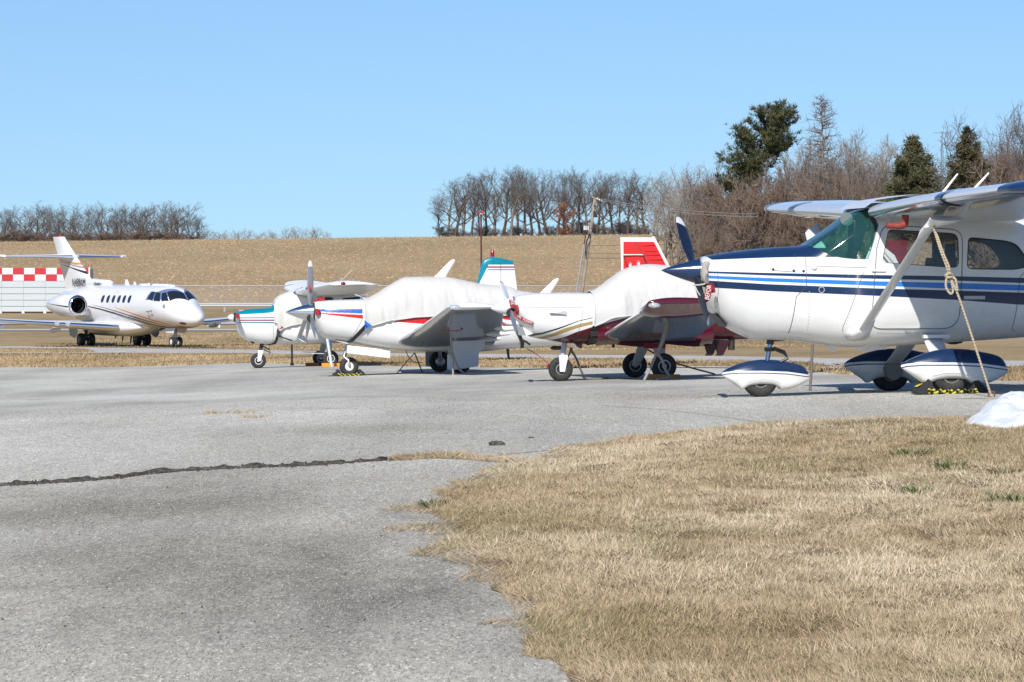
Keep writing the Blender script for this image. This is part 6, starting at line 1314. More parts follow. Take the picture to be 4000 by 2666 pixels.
# roof and belly antennas, probes
for x, l_, h in ((-1.45, .22, .25), (-2.3, .12, .14)): MB().prism([(x - l_, 2.93), (x + l_, 2.93), (x + l_ * .7, 2.95 + h), (x + l_ * .1, 2.95 + h)], -.025, .025).build('blade_antenna', JW, J.o, 30)
for x, l_ in ((-3.4, .5), (-4.6, .25), (-5.3, .3), (-5.9, .12), (-6.25, .2)):
    b = MB(); b.loft([[(x + l_ * q * math.cos(a), .18 * q * math.sin(a), FJ.g('top', x) - .02 + d) for a in np.linspace(0, 2 * math.pi, 17)[:-1]] for d, q in ((0, 1), (.06, .95), (.08, .6))]); b.build('antenna_pad', JW, J.o, 50)
for x, h in ((-1.0, .25), (-1.9, .35), (-.2, .12), (-2.6, .12)): MB().prism([(x - .08, .62), (x + .08, .62), (x + .12, .60 - h), (x + .06, .60 - h)], -.015, .015).build('belly_antenna', DARKMET, J.o, 30)
for a_, c_ in ((1370, 865), (1400, 858)):
    p = J.P(a_ / 2.353, 850 + c_ / 2.353, .9); y = FJ.y(p[0], p[1]); b = MB(); b.tube([(p[0], y, p[1]), (p[0] - .0, y + .10, p[1] - .01), (p[0] - .22, y + .10, p[1] - .02)], .018, 6); b.build('pitot_probe', DARKMET, J.o)
p = J.P(1517 / 2.353, 850 + 816 / 2.353, .8); q_ = [(p[0] - .1, p[1] - .09), (p[0] + .08, p[1] - .09), (p[0] + .12, p[1] + .07), (p[0] - .05, p[1] + .08)]; FJ.panel('side_marking', q_, 1, .006, mat('marking_grey', (.25, .25, .26), .5), J.o)
p = J.P(1722 / 2.353, 850 + 975 / 2.353, .25); pl = [(p[0] + .22 * math.cos(a), p[1] + .06 * math.sin(a)) for a in np.linspace(0, 2 * math.pi, 17)[:-1]]; FJ.panel('nose_scoop', pl, 1, .008, mat('scoop_brown', (.10, .07, .05), .5), J.o)
# ------------------------------------------------------------------ trees
def bark(name, c1, c2):
    m = mat(name, c1, .95, 0, 0, .1); k = NT(m); k.l(k.ramp(k.noise(k.mapping(k.coord(), (3, 3, .7)), 2.0, 4, .7), [(.35, c2), (.65, c1)]), k.b.inputs['Base Color']); return m
BARK_G = bark('grey_bark', (.23, .20, .17), (.085, .07, .06)); BARK_D = bark('dark_bark', (.13, .105, .085), (.045, .036, .03)); TWIG_G = bark('grey_twigs', (.26, .22, .19), (.13, .105, .09)); TWIG_B = bark('brown_twigs', (.25, .205, .175), (.13, .10, .085)); TWIG_P = bark('pale_twigs', (.42, .38, .33), (.24, .21, .18))
TWIG_R = bark('reddish_twigs', (.275, .21, .165), (.15, .105, .08))
def tubes_np(segs, n):
    """segs: list of (points array, radii array) -> one mesh arrays"""
    V = []; Fq = []; o = 0
    for P, rr in segs:
        P = np.asarray(P); k = len(P); t = np.gradient(P, axis=0); t /= np.linalg.norm(t, axis=1, keepdims=True) + 1e-9
        a = np.where(np.abs(t[:, 2:3]) < .9, np.array([[0, 0, 1.]]), np.array([[1., 0, 0]])); b = np.cross(t, a); b /= np.linalg.norm(b, axis=1, keepdims=True) + 1e-9; c = np.cross(t, b)
        for j in range(n):
            an = 2 * math.pi * j / n; V.append(P + rr[:, None] * (math.cos(an) * b + math.sin(an) * c))
        idx = o + np.arange(k * n).reshape(n, k)
        for j in range(n):
            A_, B_ = idx[j], idx[(j + 1) % n]; Fq.append(np.stack([A_[:-1], B_[:-1], B_[1:], A_[1:]], -1))
        o += k * n
    return np.concatenate(V), np.concatenate(Fq)
def branch(r, p, d, ln, r0, r1, n, wob, lift):
    P = [p]; d = d / np.linalg.norm(d); s = ln / n
    for i in range(n):
        d = d + r.randn(3) * wob + np.array([0, 0, lift]); d /= np.linalg.norm(d); P.append(P[-1] + d * s)
    return np.array(P), np.linspace(r0, r1, n + 1)
def bare_tree(seed, H, fork=.35, spread=.75, nb=9, sub=(6, 6, 4), stems=1, lean=.0, lift=.06, tw=.022, low=.0):
    """returns trunk mesh and crown mesh"""
    r = np.random.RandomState(seed); big = []; fine = []; tw_ = []
    for st in range(stems):
        a = r.rand() * 6.28; d0 = np.array([math.cos(a) * lean, math.sin(a) * lean, 1.0]); h = H * (.62 if stems == 1 else .42 + .25 * r.rand())
        P, rr = branch(r, np.array([math.cos(a), math.sin(a), 0]) * (0 if stems == 1 else .06 * H * r.rand()) + np.array([0, 0, -.3]), d0, h, H * (.020 if stems == 1 else .009), H * .007, 9, .07, .05); big.append((P, rr))
        for i in range(nb):
            f = fork + (1 - fork) * (i + r.rand()) / nb; k = f * 9; k0 = min(int(k), 8); p = P[k0] + (P[k0 + 1] - P[k0]) * (k - k0); rad = float(np.interp(k, range(10), rr))
            az = i * 2.4 + r.rand(); el = .25 + .75 * f * r.rand() + .15; d = np.array([math.cos(az) * spread, math.sin(az) * spread, el]); L1 = H * (.40 - .16 * f + .10 * r.rand()) * (1 if stems == 1 else .7)
            P1, r1 = branch(r, p, d, L1, rad * .62, rad * .16, 6, .20, lift); big.append((P1, r1))
            for j in range(sub[0]):
                g = .22 + .78 * (j + r.rand()) / sub[0]; q = g * 6; q0 = min(int(q), 5); p2 = P1[q0] + (P1[q0 + 1] - P1[q0]) * (q - q0); dd = (P1[q0 + 1] - P1[q0]); dd /= np.linalg.norm(dd)
                d2 = dd * .8 + r.randn(3) * .55 + np.array([0, 0, .22]); L2 = L1 * (.50 - .2 * g + .15 * r.rand()); rb = float(np.interp(q, range(7), r1))
                P2, r2 = branch(r, p2, d2, L2, max(rb * .6, tw * 1.5), tw * .9, 4, .22, lift); fine.append((P2, r2))
                for m in range(sub[1]):
                    g2 = .15 + .85 * (m + r.rand()) / sub[1]; e = g2 * 4; e0 = min(int(e), 3); p3 = P2[e0] + (P2[e0 + 1] - P2[e0]) * (e - e0); dd = P2[e0 + 1] - P2[e0]; dd /= np.linalg.norm(dd)
                    L3 = L2 * (.55 - .2 * g2 + .2 * r.rand()); P3, r3 = branch(r, p3, dd * .7 + r.randn(3) * .55 + np.array([0, 0, .2]), L3, tw * .9, tw * .55, 3, .2, lift); fine.append((P3, r3))
                    for q_ in range(sub[2]):
                        i3 = min(int(r.rand() * 3), 2); dd = P3[i3 + 1] - P3[i3]; dd /= np.linalg.norm(dd); tw_.append(branch(r, P3[i3] + (P3[i3 + 1] - P3[i3]) * r.rand(), dd * .8 + r.randn(3) * .5, L3 * (.35 + .35 * r.rand()), tw * .6, tw * .35, 2, .15, lift * .5))
    V, Fq = tubes_np(big, 6); m1 = np_mesh('trunk', V, Fq); m1.shade_smooth()
    V1, F1 = tubes_np(fine, 3); V2, F2 = tubes_np(tw_, 3); m2 = np_mesh('crown', np.concatenate([V1, V2]), np.concatenate([F1, F2 + len(V1)]))
    hh = max(V2[:, 2].max(), V1[:, 2].max()); return m1, m2, hh
TWIG_D = bark('dark_twigs', (.19, .165, .145), (.085, .072, .065))
def make_proto(kind, seed, H, tm, cm, **kw):
    m1, m2, hh = bare_tree(seed, H, **kw); m1.materials.append(tm); m2.materials.append(cm); return (m1, m2, hh)
_tn = {}
def put_tree(proto, name, label, u, vtop, Y, group, wsc=1.0, rot=None, cat='tree', dz=0.0):
    X = (u - 2000) / F_PX * Y; z = tz(X, Y) - .1 + dz; ztop = float(at(u, vtop, Y)[2]); s = (ztop - z) / proto[2]
    o = thing(name, label, cat, (X, Y, z), (u * 1.7 + 3 * vtop) % 6.28 if rot is None else rot, group); o.scale = (s * wsc, s * wsc, s)
    link('trunk', proto[0], None, o); link('crown', proto[1], None, o); return o
WOOD = [make_proto('w', i + 11, 15, BARK_D if i % 2 else BARK_G, TWIG_D, fork=(.26, .38, .22, .44, .30, .27)[i], spread=(.66, .46, .85, .40, .60, .72)[i], nb=(9, 10, 8, 11, 9, 9)[i], sub=(6, 6, 3), tw=.016, lift=.08) for i in range(6)]
PALE_T = [make_proto('p', i + 40, 15, BARK_G, TWIG_P, fork=.2, spread=.6, nb=10, sub=(6, 5, 3), tw=.018, lean=.1) for i in range(2)]
RIGHT_T = [make_proto('r', i + 60, 17, BARK_D, TWIG_B, fork=.15, spread=.65, nb=14, sub=(7, 7, 4), tw=.018) for i in range(2)]
BRUSH = [make_proto('b', i + 80, 9, BARK_G, TWIG_R if i != 1 else TWIG_B, fork=.05, spread=1.0, nb=8, sub=(6, 6, 5), stems=6, lean=.55, lift=.05, tw=.019) for i in range(3)]

cw = [(1712, 772, 810), (1742, 706, 860), (1770, 690, 812), (1800, 680, 900), (1838, 668, 806), (1868, 672, 880), (1893, 655, 815), (1926, 663, 870), (1962, 652, 830), (1990, 644, 806), (2022, 640, 860), (2047, 646, 812), (2076, 668, 880), (2106, 660, 818), (2140, 655, 870), (2172, 660, 806), (2202, 662, 860), (2232, 655, 880), (2262, 646, 812), (2290, 660, 860), (2326, 676, 806), (2356, 668, 850), (2390, 664, 812), (2416, 660, 870), (2446, 658, 806), (2482, 664, 850), (2516, 674, 812), (2548, 692, 840)]
for i, (u, v, Y) in enumerate(cw):
    put_tree(WOOD[(i * 5 + 1) % 6], 'bare_tree', ('tall ' if v < 665 else '') + 'bare tree in the middle wood on the hill crest, ' + ('leftmost at its edge' if i == 0 else 'last one at its right end' if i == len(cw) - 1 else ORD[i] + ' from its left end'), u + 4, v - 4, Y, 'bare trees of the middle crest wood', 1.0 + .25 * ((i * 7) % 5) / 5)
lw = [(-20, 800, 1000), (18, 806, 940), (58, 806, 900), (92, 800, 1040), (130, 783, 930), (165, 800, 980), (202, 804, 900), (232, 800, 1020), (285, 788, 920), (318, 800, 980), (345, 798, 900), (378, 796, 1040), (425, 784, 930), (455, 792, 980), (484, 792, 900), (524, 800, 1040), (553, 796, 930), (580, 794, 980), (604, 790, 900), (640, 788, 1020), (672, 787, 930), (706, 783, 960), (735, 802, 900), (762, 836, 960)]
for i, (u, v, Y) in enumerate(lw):
    put_tree(WOOD[(i * 5 + 2) % 6], 'bare_tree', 'bare tree in the left wood behind the hill crest, ' + ('at the left picture edge' if i == 0 else 'last one at its right end' if i == len(lw) - 1 else ORD[i] + ' from its left end'), u, v - 4, Y, 'bare trees of the left crest wood', 1.15 + .3 * ((i * 7) % 5) / 5)
sh = [(800, 890), (832, 898), (858, 894), (902, 904), (930, 894), (958, 890), (1008, 902), (1040, 892), (1072, 904), (1130, 884), (1166, 880), (1198, 888), (1240, 882), (1266, 900)]
for i, (u, v) in enumerate(sh):
    put_tree(PALE_T[i % 2], 'bare_shrub', 'small bare shrub on the hill crest right of the left wood, ' + ORD[i] + ' from the left', u, v, 900 + 17 * (i % 4), 'bare shrubs along the crest', 1.5, cat='shrub')
for i, u in enumerate(list(range(10, 800, 44))):
    put_tree(BRUSH[i % 3], 'undergrowth_shrub', 'low brown thicket between the trunks of the left crest wood, ' + ORD[i] + ' from the left', u, 893 + 10 * (i % 3), 890 + 12 * (i % 3), 'thickets in the left crest wood', 2.0, cat='shrub')
for i, u in enumerate(list(range(1740, 2560, 46))):
    put_tree(BRUSH[(i + 1) % 3], 'undergrowth_shrub', 'low brown thicket between the trunks of the middle crest wood, ' + ORD[i] + ' from the left', u, 872 + 14 * (i % 3) - (22 if u > 2200 else 0), 815 + 12 * (i % 3), 'thickets in the middle crest wood', 1.5, cat='shrub')

# leaves and needles: many small faces gathered in tufts
def leaf_cloud(C, size, n, seed, droop=0.0, long_=1.0, thin=1.0):
    r = np.random.RandomState(seed); m = len(C); P = np.repeat(C, n, 0); sz = np.repeat(size if hasattr(size, '__len__') else np.full(m, size), n)
    d = r.randn(m * n, 3); d /= np.linalg.norm(d, axis=1, keepdims=True); d[:, 2] = d[:, 2] * .8 + .15 - droop; q = P + d * (sz * (.2 + .6 * r.rand(m * n)))[:, None]
    e = r.randn(m * n, 3); e = np.cross(d, e); e /= np.linalg.norm(e, axis=1, keepdims=True) + 1e-9
    l = (sz * (.35 + .4 * r.rand(m * n)) * long_)[:, None]; w_ = (sz * (.10 + .14 * r.rand(m * n)) * thin)[:, None]
    V = np.stack([q - d * l * .5, q + e * w_, q + d * l, q - e * w_], 1).reshape(-1, 3); return V, np.arange(4 * m * n).reshape(-1, 4)
def foliage_mat(name, c1, c2, c3):
    m = mat(name, c1, .75, 0, 0, .25); k = NT(m); co = k.coord()
    c = k.ramp(k.noise(co, .55, 4, .65), [(.33, c2), (.5, c1), (.68, c3)]); k.l(c, k.b.inputs['Base Color']); k.b.inputs['Subsurface Weight'].default_value = 0; return m
def evergreen(name, label, u, vtop, Y, vbase, shape, m, seed, tuft, n, group='evergreen trees on the right', tm=None, count=900, wid=1.0, gap=.25, xoff=0.0, droop=0.0, long_=1.0, fill=2.0, thin=.7, upb=0.0, vary=.48):
    """shape: list of (height fraction, radius m, centre shift m); boughs carry the tufts"""
    X = (u - 2000) / F_PX * Y; z0 = tz(X, Y) - .2 if vbase is None else float(at(u, vbase, Y)[2]); H = float(at(u, vtop, Y)[2]) - z0; r = np.random.RandomState(seed)
    o = thing(name, label, 'tree', (X, Y, z0), 0, group); segs = []
    fx = lambda f: float(np.interp(f, [q[0] for q in shape], [q[2] if len(q) > 2 else 0 for q in shape])); fr = lambda f: float(np.interp(f, [q[0] for q in shape], [q[1] for q in shape]))
    P = np.array([[fx(f) * .6, 0, H * f] for f in np.linspace(0, .96, 10)]); segs.append((P, np.linspace(H * .02, .05, 10))); C = []
    for i in range(count):
        f = shape[0][0] + (1 - shape[0][0]) * ((i + r.rand()) / count); rr = fr(f)
        if r.rand() < gap * .5: continue
        az = i * 2.39996 + r.randn() * .5; lb = rr * (1.10 - vary + vary * r.rand()); base = np.array([fx(f) * .6, 0, H * (f - .05)]); tip_ = np.array([fx(f) + lb * math.cos(az), lb * math.sin(az) * wid, H * f + .18 * lb - droop * lb]); side_ = np.array([-math.sin(az), math.cos(az) * wid, 0])
        segs.append((np.array([base, base + (tip_ - base) * .5 + np.array([0, 0, -.1 * lb]), tip_]), np.array([.06, .04, .012])))
        for q_ in range(int(fill * (2 + lb * lb * .8 + lb * 2))):
            t = .25 + .8 * r.rand()**.7; wv_ = (t - .1) * lb * .42; C.append(base + (tip_ - base) * t + side_ * r.randn() * wv_ * .6 + np.array([0, 0, (.10 * lb + tuft * .5) * abs(r.randn()) * .6 - .12 * lb * math.sin(math.pi * min(t, 1))]))
    V, Fq = tubes_np(segs, 5); me = np_mesh('trunk', V, Fq); me.shade_smooth(); link('trunk', me, tm or BARK_D, o)
    C = np.array(C); V, Fq = leaf_cloud(C, tuft * (.7 + .7 * r.rand(len(C))), n, seed, -upb, long_, thin); link('crown', np_mesh('crown', V, Fq), m, o); return o
PINE = foliage_mat('pine_needles', (.068, .075, .032), (.030, .036, .018), (.125, .112, .040)); CEDAR = foliage_mat('cedar_foliage', (.095, .092, .045), (.045, .048, .026), (.155, .138, .062)); SPRUCE = foliage_mat('spruce_needles', (.078, .072, .034), (.034, .035, .018), (.16, .11, .055))
RUST = foliage_mat('rusty_foliage', (.13, .075, .035), (.055, .04, .02), (.2, .12, .055)); OAKL = foliage_mat('dead_oak_leaves', (.24, .09, .04), (.12, .04, .02), (.36, .15, .07))
evergreen('pine_tree', 'tall dark irregular pine standing above all other trees', 2965, 412, 470, 1010, [(.36, 1.2, -2.8), (.44, 2.4, -2.2), (.53, 3.5, -1.4), (.62, 4.0, -.9), (.75, 4.2, .4), (.86, 4.0, 1.1), (.95, 2.6, 1.7), (1, 1.6, 1.9)], PINE, 5, .33, 13, count=125, gap=.3, fill=2.0, vary=.72, upb=.45, long_=1.2, thin=.6)
evergreen('pine_bough', 'low yellow-green pine bough jutting left over the brown thicket', 2800, 742, 462, 850, [(.0, .55, 1.9), (.5, .75, .3), (1, .4, -1.4)], PINE, 6, .34, 9, count=34, fill=2.5)
evergreen('evergreen_tree', 'broad cone-shaped evergreen behind the nearest aircraft wing', 3565, 540, 440, 930, [(.0, 3.6), (.3, 3.5), (.55, 2.7), (.75, 1.75), (.9, .9), (1, .2)], CEDAR, 7, .38, 11, count=190, gap=.1, fill=2.4)
evergreen('spruce_tree', 'ragged dark spruce with brown cones beside the thin mast', 3772, 498, 425, 960, [(.0, 2.4, -1.4), (.25, 2.3, -1.2), (.45, 2.2, .1), (.6, 2.5, .4), (.8, 1.4, .3), (.93, .8, .1), (1, .2)], SPRUCE, 8, .34, 10, count=130, gap=.25, droop=.12, long_=1.3, fill=2.6)
evergreen('evergreen_shrub', 'small olive evergreen in front of the ragged spruce', 3722, 690, 440, 940, [(.0, 2.2), (.4, 2.0), (.75, 1.1), (1, .2)], CEDAR, 9, .36, 10, count=110, fill=2.4)
evergreen('cedar_tree', 'rusty brown cedar left of the brown thicket, above the dark propeller', 2778, 842, 425, 1130, [(.0, 2.0), (.4, 1.9, .3), (.75, 1.4, .3), (1, .3, .2)], RUST, 10, .30, 9, count=90, gap=.3, fill=2.2)
evergreen('cedar_tree', 'rusty cedar among the twigs just right of the low pine bough', 2880, 770, 428, 1050, [(.0, 1.6), (.5, 1.5), (1, .3)], RUST, 12, .30, 8, count=60, gap=.4)
ok_ = evergreen('oak_tree', 'small oak with russet dead leaves in the middle crest wood', 2204, 800, 803, None, [(.05, 1.3), (.25, 1.5), (.42, .7), (.55, 2.0), (.72, 2.1), (.9, 1.0), (1, .3)], OAKL, 13, .40, 6, 'dead-leaved oak', count=60, gap=.4, fill=1.5)
# dead conifer: straight stem with bare upswept limbs
def dead_conifer():
    X, Y = (3205 - 2000) / F_PX * 445, 445; z0 = float(at(3205, 1010, Y)[2]); H = float(at(3205, 372, Y)[2]) - z0; r = np.random.RandomState(5)
    o = thing('dead_conifer', 'dead bare conifer with straight stem rising right of the tall pine', 'tree', (X, Y, z0)); segs = [(np.array([[.25 * math.sin(f * 3), 0, H * f] for f in np.linspace(0, 1, 12)]), np.linspace(.26, .02, 12))]; tw = []
    for i in range(84):
        f = .40 + .58 * (i / 84) ; L_ = (4.2 * (1 - f)**.65 + .4) * (.5 + .6 * r.rand()); az = r.rand() * 6.28; p = np.array([.25 * math.sin(f * 3), 0, H * f]); P, rr = branch(r, p, np.array([math.cos(az), math.sin(az), .02]), L_, .055, .02, 6, .10, .07); segs.append((P, rr))
        for j in range(9): k = 1 + int(r.rand() * 5); tw.append(branch(r, P[k], P[k] - P[k - 1] + r.randn(3) * .5, .5 + .7 * r.rand(), .022, .012, 3, .25, .10))
    V, Fq = tubes_np(segs, 5); link('trunk', np_mesh('trunk', V, Fq), bark('dead_bark', (.30, .24, .19), (.14, .10, .08)), o); V, Fq = tubes_np(tw, 3); link('crown', np_mesh('crown', V, Fq), TWIG_G, o)
dead_conifer()
# bare trees on the right
rt = [('p', 2560, 742, 640), ('p', 2592, 668, 560), ('p', 2630, 676, 540), ('p', 2668, 640, 560), ('p', 2705, 632, 540), ('r', 2736, 628, 520), ('p', 2640, 720, 500), ('p', 2780, 640, 540), ('r', 2810, 570, 520), ('r', 3100, 540, 500), ('p', 3150, 520, 520), ('r', 3190, 500, 500), ('r', 3250, 480, 520), ('p', 3300, 500, 500), ('r', 3350, 508, 540), ('p', 3400, 520, 500), ('p', 3450, 498, 520), ('p', 3500, 505, 500), ('r', 3330, 560, 470), ('r', 3420, 590, 470), ('p', 3680, 600, 480), ('r', 3868, 470, 470), ('r', 3905, 420, 450), ('r', 3950, 398, 440), ('r', 3992, 392, 450), ('r', 4040, 385, 440), ('r', 3890, 560, 430), ('r', 3980, 520, 425), ('r', 4080, 430, 460)]
for i, (k, u, v, Y) in enumerate(rt):
    put_tree((PALE_T if k == 'p' else RIGHT_T)[i % 2], 'bare_tree', ('pale grey' if k == 'p' else 'brown-grey') + ' bare tree in the right-hand wood, ' + (ORD[i] if i < 29 else 'last') + ' counted from the left', u, v, Y, 'bare trees of the right wood', 1.0)
br = [(2755, 900, 415), (2800, 820, 420), (2850, 760, 425), (2895, 700, 430), (2950, 672, 425), (3010, 645, 430), (3070, 640, 425), (3130, 655, 430), (3190, 670, 425), (3240, 690, 430), (3000, 760, 412), (2900, 850, 412), (3090, 780, 412), (3300, 700, 430), (3370, 720, 440), (3860, 640, 470), (3930, 620, 425), (4010, 600, 420), (3460, 760, 460)]
for i, (u, v, Y) in enumerate(sorted(br)):
    put_tree(BRUSH[i % 3], 'brush_shrub', 'tall brown tangled shrub below the right-hand trees, ' + ORD[i] + ' from the left', u, v - 38, Y, 'brown shrubs below the right wood', .62, cat='shrub')

# ------------------------------------------------------------------ masts, pole, fence, rail, shed
# utility pole with wires
Yp = 330; pb = at(2262, 1195, Yp); pt_ = at(2324, 775, Yp + 1)
o = thing('utility_pole', 'leaning wooden utility pole with grey conduit and insulators on the field edge', 'utility pole', tuple(pb)); d = pt_ - pb; L_ = lambda u, v: at(u, v, Yp) - pb
b = MB(); b.tube([(0, 0, -.5), tuple(d)], [.17, .125], 10); b.build('pole', bark('pole_wood', (.36, .31, .26), (.20, .165, .135)), o)
b = MB(); c0, c1 = L_(2250, 1150), L_(2280, 955); b.tube([c0 + [0, -.2, 0], c1 + [0, -.2, 0]], .075, 10); b.build('conduit', mat('galvanised', (.33, .34, .35), .55, .3), o)
b = MB(); b.tube([L_(2311, 771), L_(2345, 783)], .07, 8); b.tube([L_(2318, 840), L_(2334, 846)], .06, 6); b.build('crossarm', MATS['pole_wood'], o)
INS = mat('white_insulator', (.72, .72, .72), .3)
for u, v in ((2334, 777), (2342, 781), (2350, 785), (2330, 832), (2334, 842)): b = MB(); p = L_(u, v); b.lathe([(-.07, .03), (-.04, .06), (.02, .04), (.05, .06), (.08, .03)], p + [0, -.1, 0], 'z', 10); b.build('insulator', INS, o)
for u in (2282, 2289, 2297): b = MB(); p = L_(u, 890); b.tube([p + [0, -.25, -.2], p + [0, -.25, .15]], [.055, .045], 8); b.build('cable_end', INS, o)
b = MB(); b.tube(catmull([L_(2282, 885), L_(2283, 876), L_(2300, 868), L_(2310, 870)], 5), .03, 5); b.tube(catmull([L_(2284, 900), L_(2286, 930), L_(2281, 955)], 5), .04, 5); b.tube(catmull([L_(2305, 905), L_(2300, 925), L_(2290, 950), L_(2286, 1000)], 5), .045, 5); b.box(tuple(L_(2326, 838)), (.35, .3, .5)); b.build('pole_cable', BLACK, o)
WIREM = mat('power_cable', (.05, .05, .05), .7); WIREL = mat('aluminium_cable', (.55, .55, .55), .5, .5)
for i, (v0, u1, v1, sag, m_, w_, nm_) in enumerate(((778, 2960, 836, 14, WIREL, .018, 'uppermost thin overhead wire running right from the pole top'), (784, 2960, 848, 14, WIREL, .018, 'second thin overhead wire just below the pole-top wire'), (960, 2700, 950, 3, WIREM, .016, 'dark cable crossing the field, upper of three right of the pole'), (990, 2700, 982, 3, WIREM, .016, 'dark cable crossing the field, middle of three right of the pole'), (1009, 2700, 1003, 3, WIREM, .018, 'dark cable crossing the field, lowest of three right of the pole'))):
    p0 = at(2347 if i < 2 else 2292, v0, Yp - .2); p1 = at(u1, v1, Yp + 12 * (i < 2)); pts = [p0 + (p1 - p0) * t - np.array([0, 0, sag / F_PX * Yp * 4 * t * (1 - t)]) for t in np.linspace(0, 1, 24)]
    b = MB(); b.tube(pts, w_, 5); tag(b.build('overhead_wire', m_, None), nm_, 'wire', 'overhead wires')
# obstruction light mast
Ym = 300; p0 = at(1881, 1205, Ym); p1 = at(1879, 838, Ym); o = thing('light_mast', 'thin dark red mast with twin red lamps behind the teal tail', 'mast', tuple(p0)); d = p1 - p0
b = MB(); b.tube([(0, 0, -.3), tuple(d)], [.075, .06], 8); b.build('mast', mat('mast_brown', (.075, .03, .022), .7), o); b = MB(); b.tube([d + [-.14, 0, .02], d + [.14, 0, .02]], .04, 6); b.build('bracket', STEEL, o)
for s in (-1, 1): b = MB(); b.lathe([(0, .05), (.04, .075), (.18, .06), (.24, .02)], d + [s * .13, 0, .03], 'z', 10); b.build('lamp', mat('red_lens_bright', (.55, .02, .02), .2), o)
# aerial mast among the trees
Ya = 450; p0 = at(3680, 830, Ya); o = thing('aerial_mast', 'lattice mast with television aerial beside the cone-shaped evergreen', 'mast', tuple(p0)); L_ = lambda u, v: at(u, v, Ya) - p0
b = MB()
for du, dy in ((-5, 0), (5, 0), (0, .25)): b.tube([L_(3680 + du, 830) + [0, dy, 0], L_(3680 + du * .9, 580) + [0, dy, 0], L_(3680, 556)], .035, 5)
for k in range(14): v = 820 - 18 * k; b.tube([L_(3675, v), L_(3685, v - 9)], .02, 4); b.tube([L_(3685, v - 9), L_(3675, v - 18)], .02, 4)
b.tube([L_(3680, 560), L_(3680, 514)], .04, 6); b.build('lattice', STEEL, o)
b = MB(); b.tube([L_(3645, 520), L_(3718, 520)], .03, 5); b.tube([L_(3672, 531), L_(3681, 543)], .04, 5); b.tube([L_(3671, 552), L_(3681, 542)], .03, 5); b.box(tuple(L_(3680, 516)), (.3, .2, .1))
for k in range(8): b.tube([L_(3650 + 9 * k, 520) + [0, -.5, 0], L_(3650 + 9 * k, 520) + [0, .5, 0]], .015, 4)
b.build('aerial', STEEL, o)
# chain-link fence
Yf = 400; GALV = MATS['galvanised']; o = thing('chain_link_fence', 'long grey chain-link fence along the foot of the field', 'fence', (0, Yf, tz(0, Yf))); z0 = tz(0, Yf)
WM = bpy.data.materials.new('chain_mesh'); WM.use_nodes = True; k = NT(WM); sp_ = k.n('SeparateXYZ'); k.l(k.coord(), sp_.inputs[0]); k.b.inputs['Base Color'].default_value = (.4, .4, .4, 1); k.b.inputs['Roughness'].default_value = .5
m1 = k.math('FRACT', k.math('MULTIPLY', k.math('ADD', sp_.outputs['X'], sp_.outputs['Z']), 9)); m2 = k.math('FRACT', k.math('MULTIPLY', k.math('SUBTRACT', sp_.outputs['X'], sp_.outputs['Z']), 9)); k.l(k.math('MAXIMUM', k.math('LESS_THAN', m1, .06), k.math('LESS_THAN', m2, .06)), k.b.inputs['Alpha'])
x0, x1 = (-100, 60); hF = 1.92
for k_ in range(-33, 21):
    x = -31.9 + 2.97 * (k_ + 12); b = MB(); zz = tz(x, Yf) - z0; b.tube([(x, 0, zz - .2), (x, 0, zz + hF)], .042, 6); b.build('fence_post', GALV, o)
b = MB(); b.tube([(x, 0, tz(x, Yf) - z0 + hF) for x in np.linspace(x0, x1, 40)], .05, 6); b.build('top_rail', GALV, o)
b = MB(); b.loft([[(x, .05, tz(x, Yf) - z0 + h) for x in np.linspace(x0, x1, 40)] for h in (.02, hF - .03)], False, False); b.build('mesh_panel', WM, o)
# guard rail
Yg = 352; o = thing('guard_rail', 'pale metal guard rail running below the chain-link fence', 'guard rail', (0, Yg, tz(0, Yg))); z0 = tz(0, Yg)
b = MB(); b.loft([[(x, dy, tz(x, Yg) - z0 + h) for x in np.linspace(-44, 50, 40)] for h, dy in ((.42, 0), (.47, -.06), (.52, -.06), (.58, 0), (.64, -.06), (.70, -.06), (.74, 0))], False, False); b.build('rail', mat('rail_white', (.50, .51, .51), .45, .2), o)
for i in range(16): x = -43 + 6.1 * i; b = MB(); b.box((x, .08, tz(x, Yg) - z0 + .28), (.16, .14, .9)); b.build('rail_post', GALV, o)
# white panelled shed with checkered band
Ys_ = 340; s_ = F_PX / Ys_; o_ = at(0, 1222, Ys_); o = thing('panelled_shed', 'long white panelled shed with red and white checkered band at the left edge', 'shed', tuple(o_)); q = lambda u, v: (at(u, v, Ys_) - o_)[[0, 2]]
PANW = mat('white_sheeting', (.47, .51, .52), .55); PANC = mat('clean_white', (.66, .66, .65), .5); PRED = mat('checker_red', (.50, .018, .03), .5)
b = MB(); a, c = q(-420, 1219), q(346, 1050); b.box(((a[0] + c[0]) / 2, 2.0, (a[1] + c[1]) / 2), (c[0] - a[0], 3.6, c[1] - a[1] - .02)); b.build('wall', PANW, o, 30, False)
ed = [1098, 1124, 1149, 1174, 1198, 1219]
for i in range(5):
    for j in range(9):
        u0, u1 = -420 + 85.1 * j, -420 + 85.1 * (j + 1); p, r_ = q(u0, ed[i + 1] - .8), q(u1, ed[i]); b = MB(); b.box(((p[0] + r_[0]) / 2, .16 + .02 * ((i + j) % 2), (p[1] + r_[1]) / 2), (r_[0] - p[0] - .015, .06, r_[1] - p[1] - .03)); b.build('panel', PANW, o, 30, False)
cu = [(-424 + 42.9 * j) for j in range(19)]
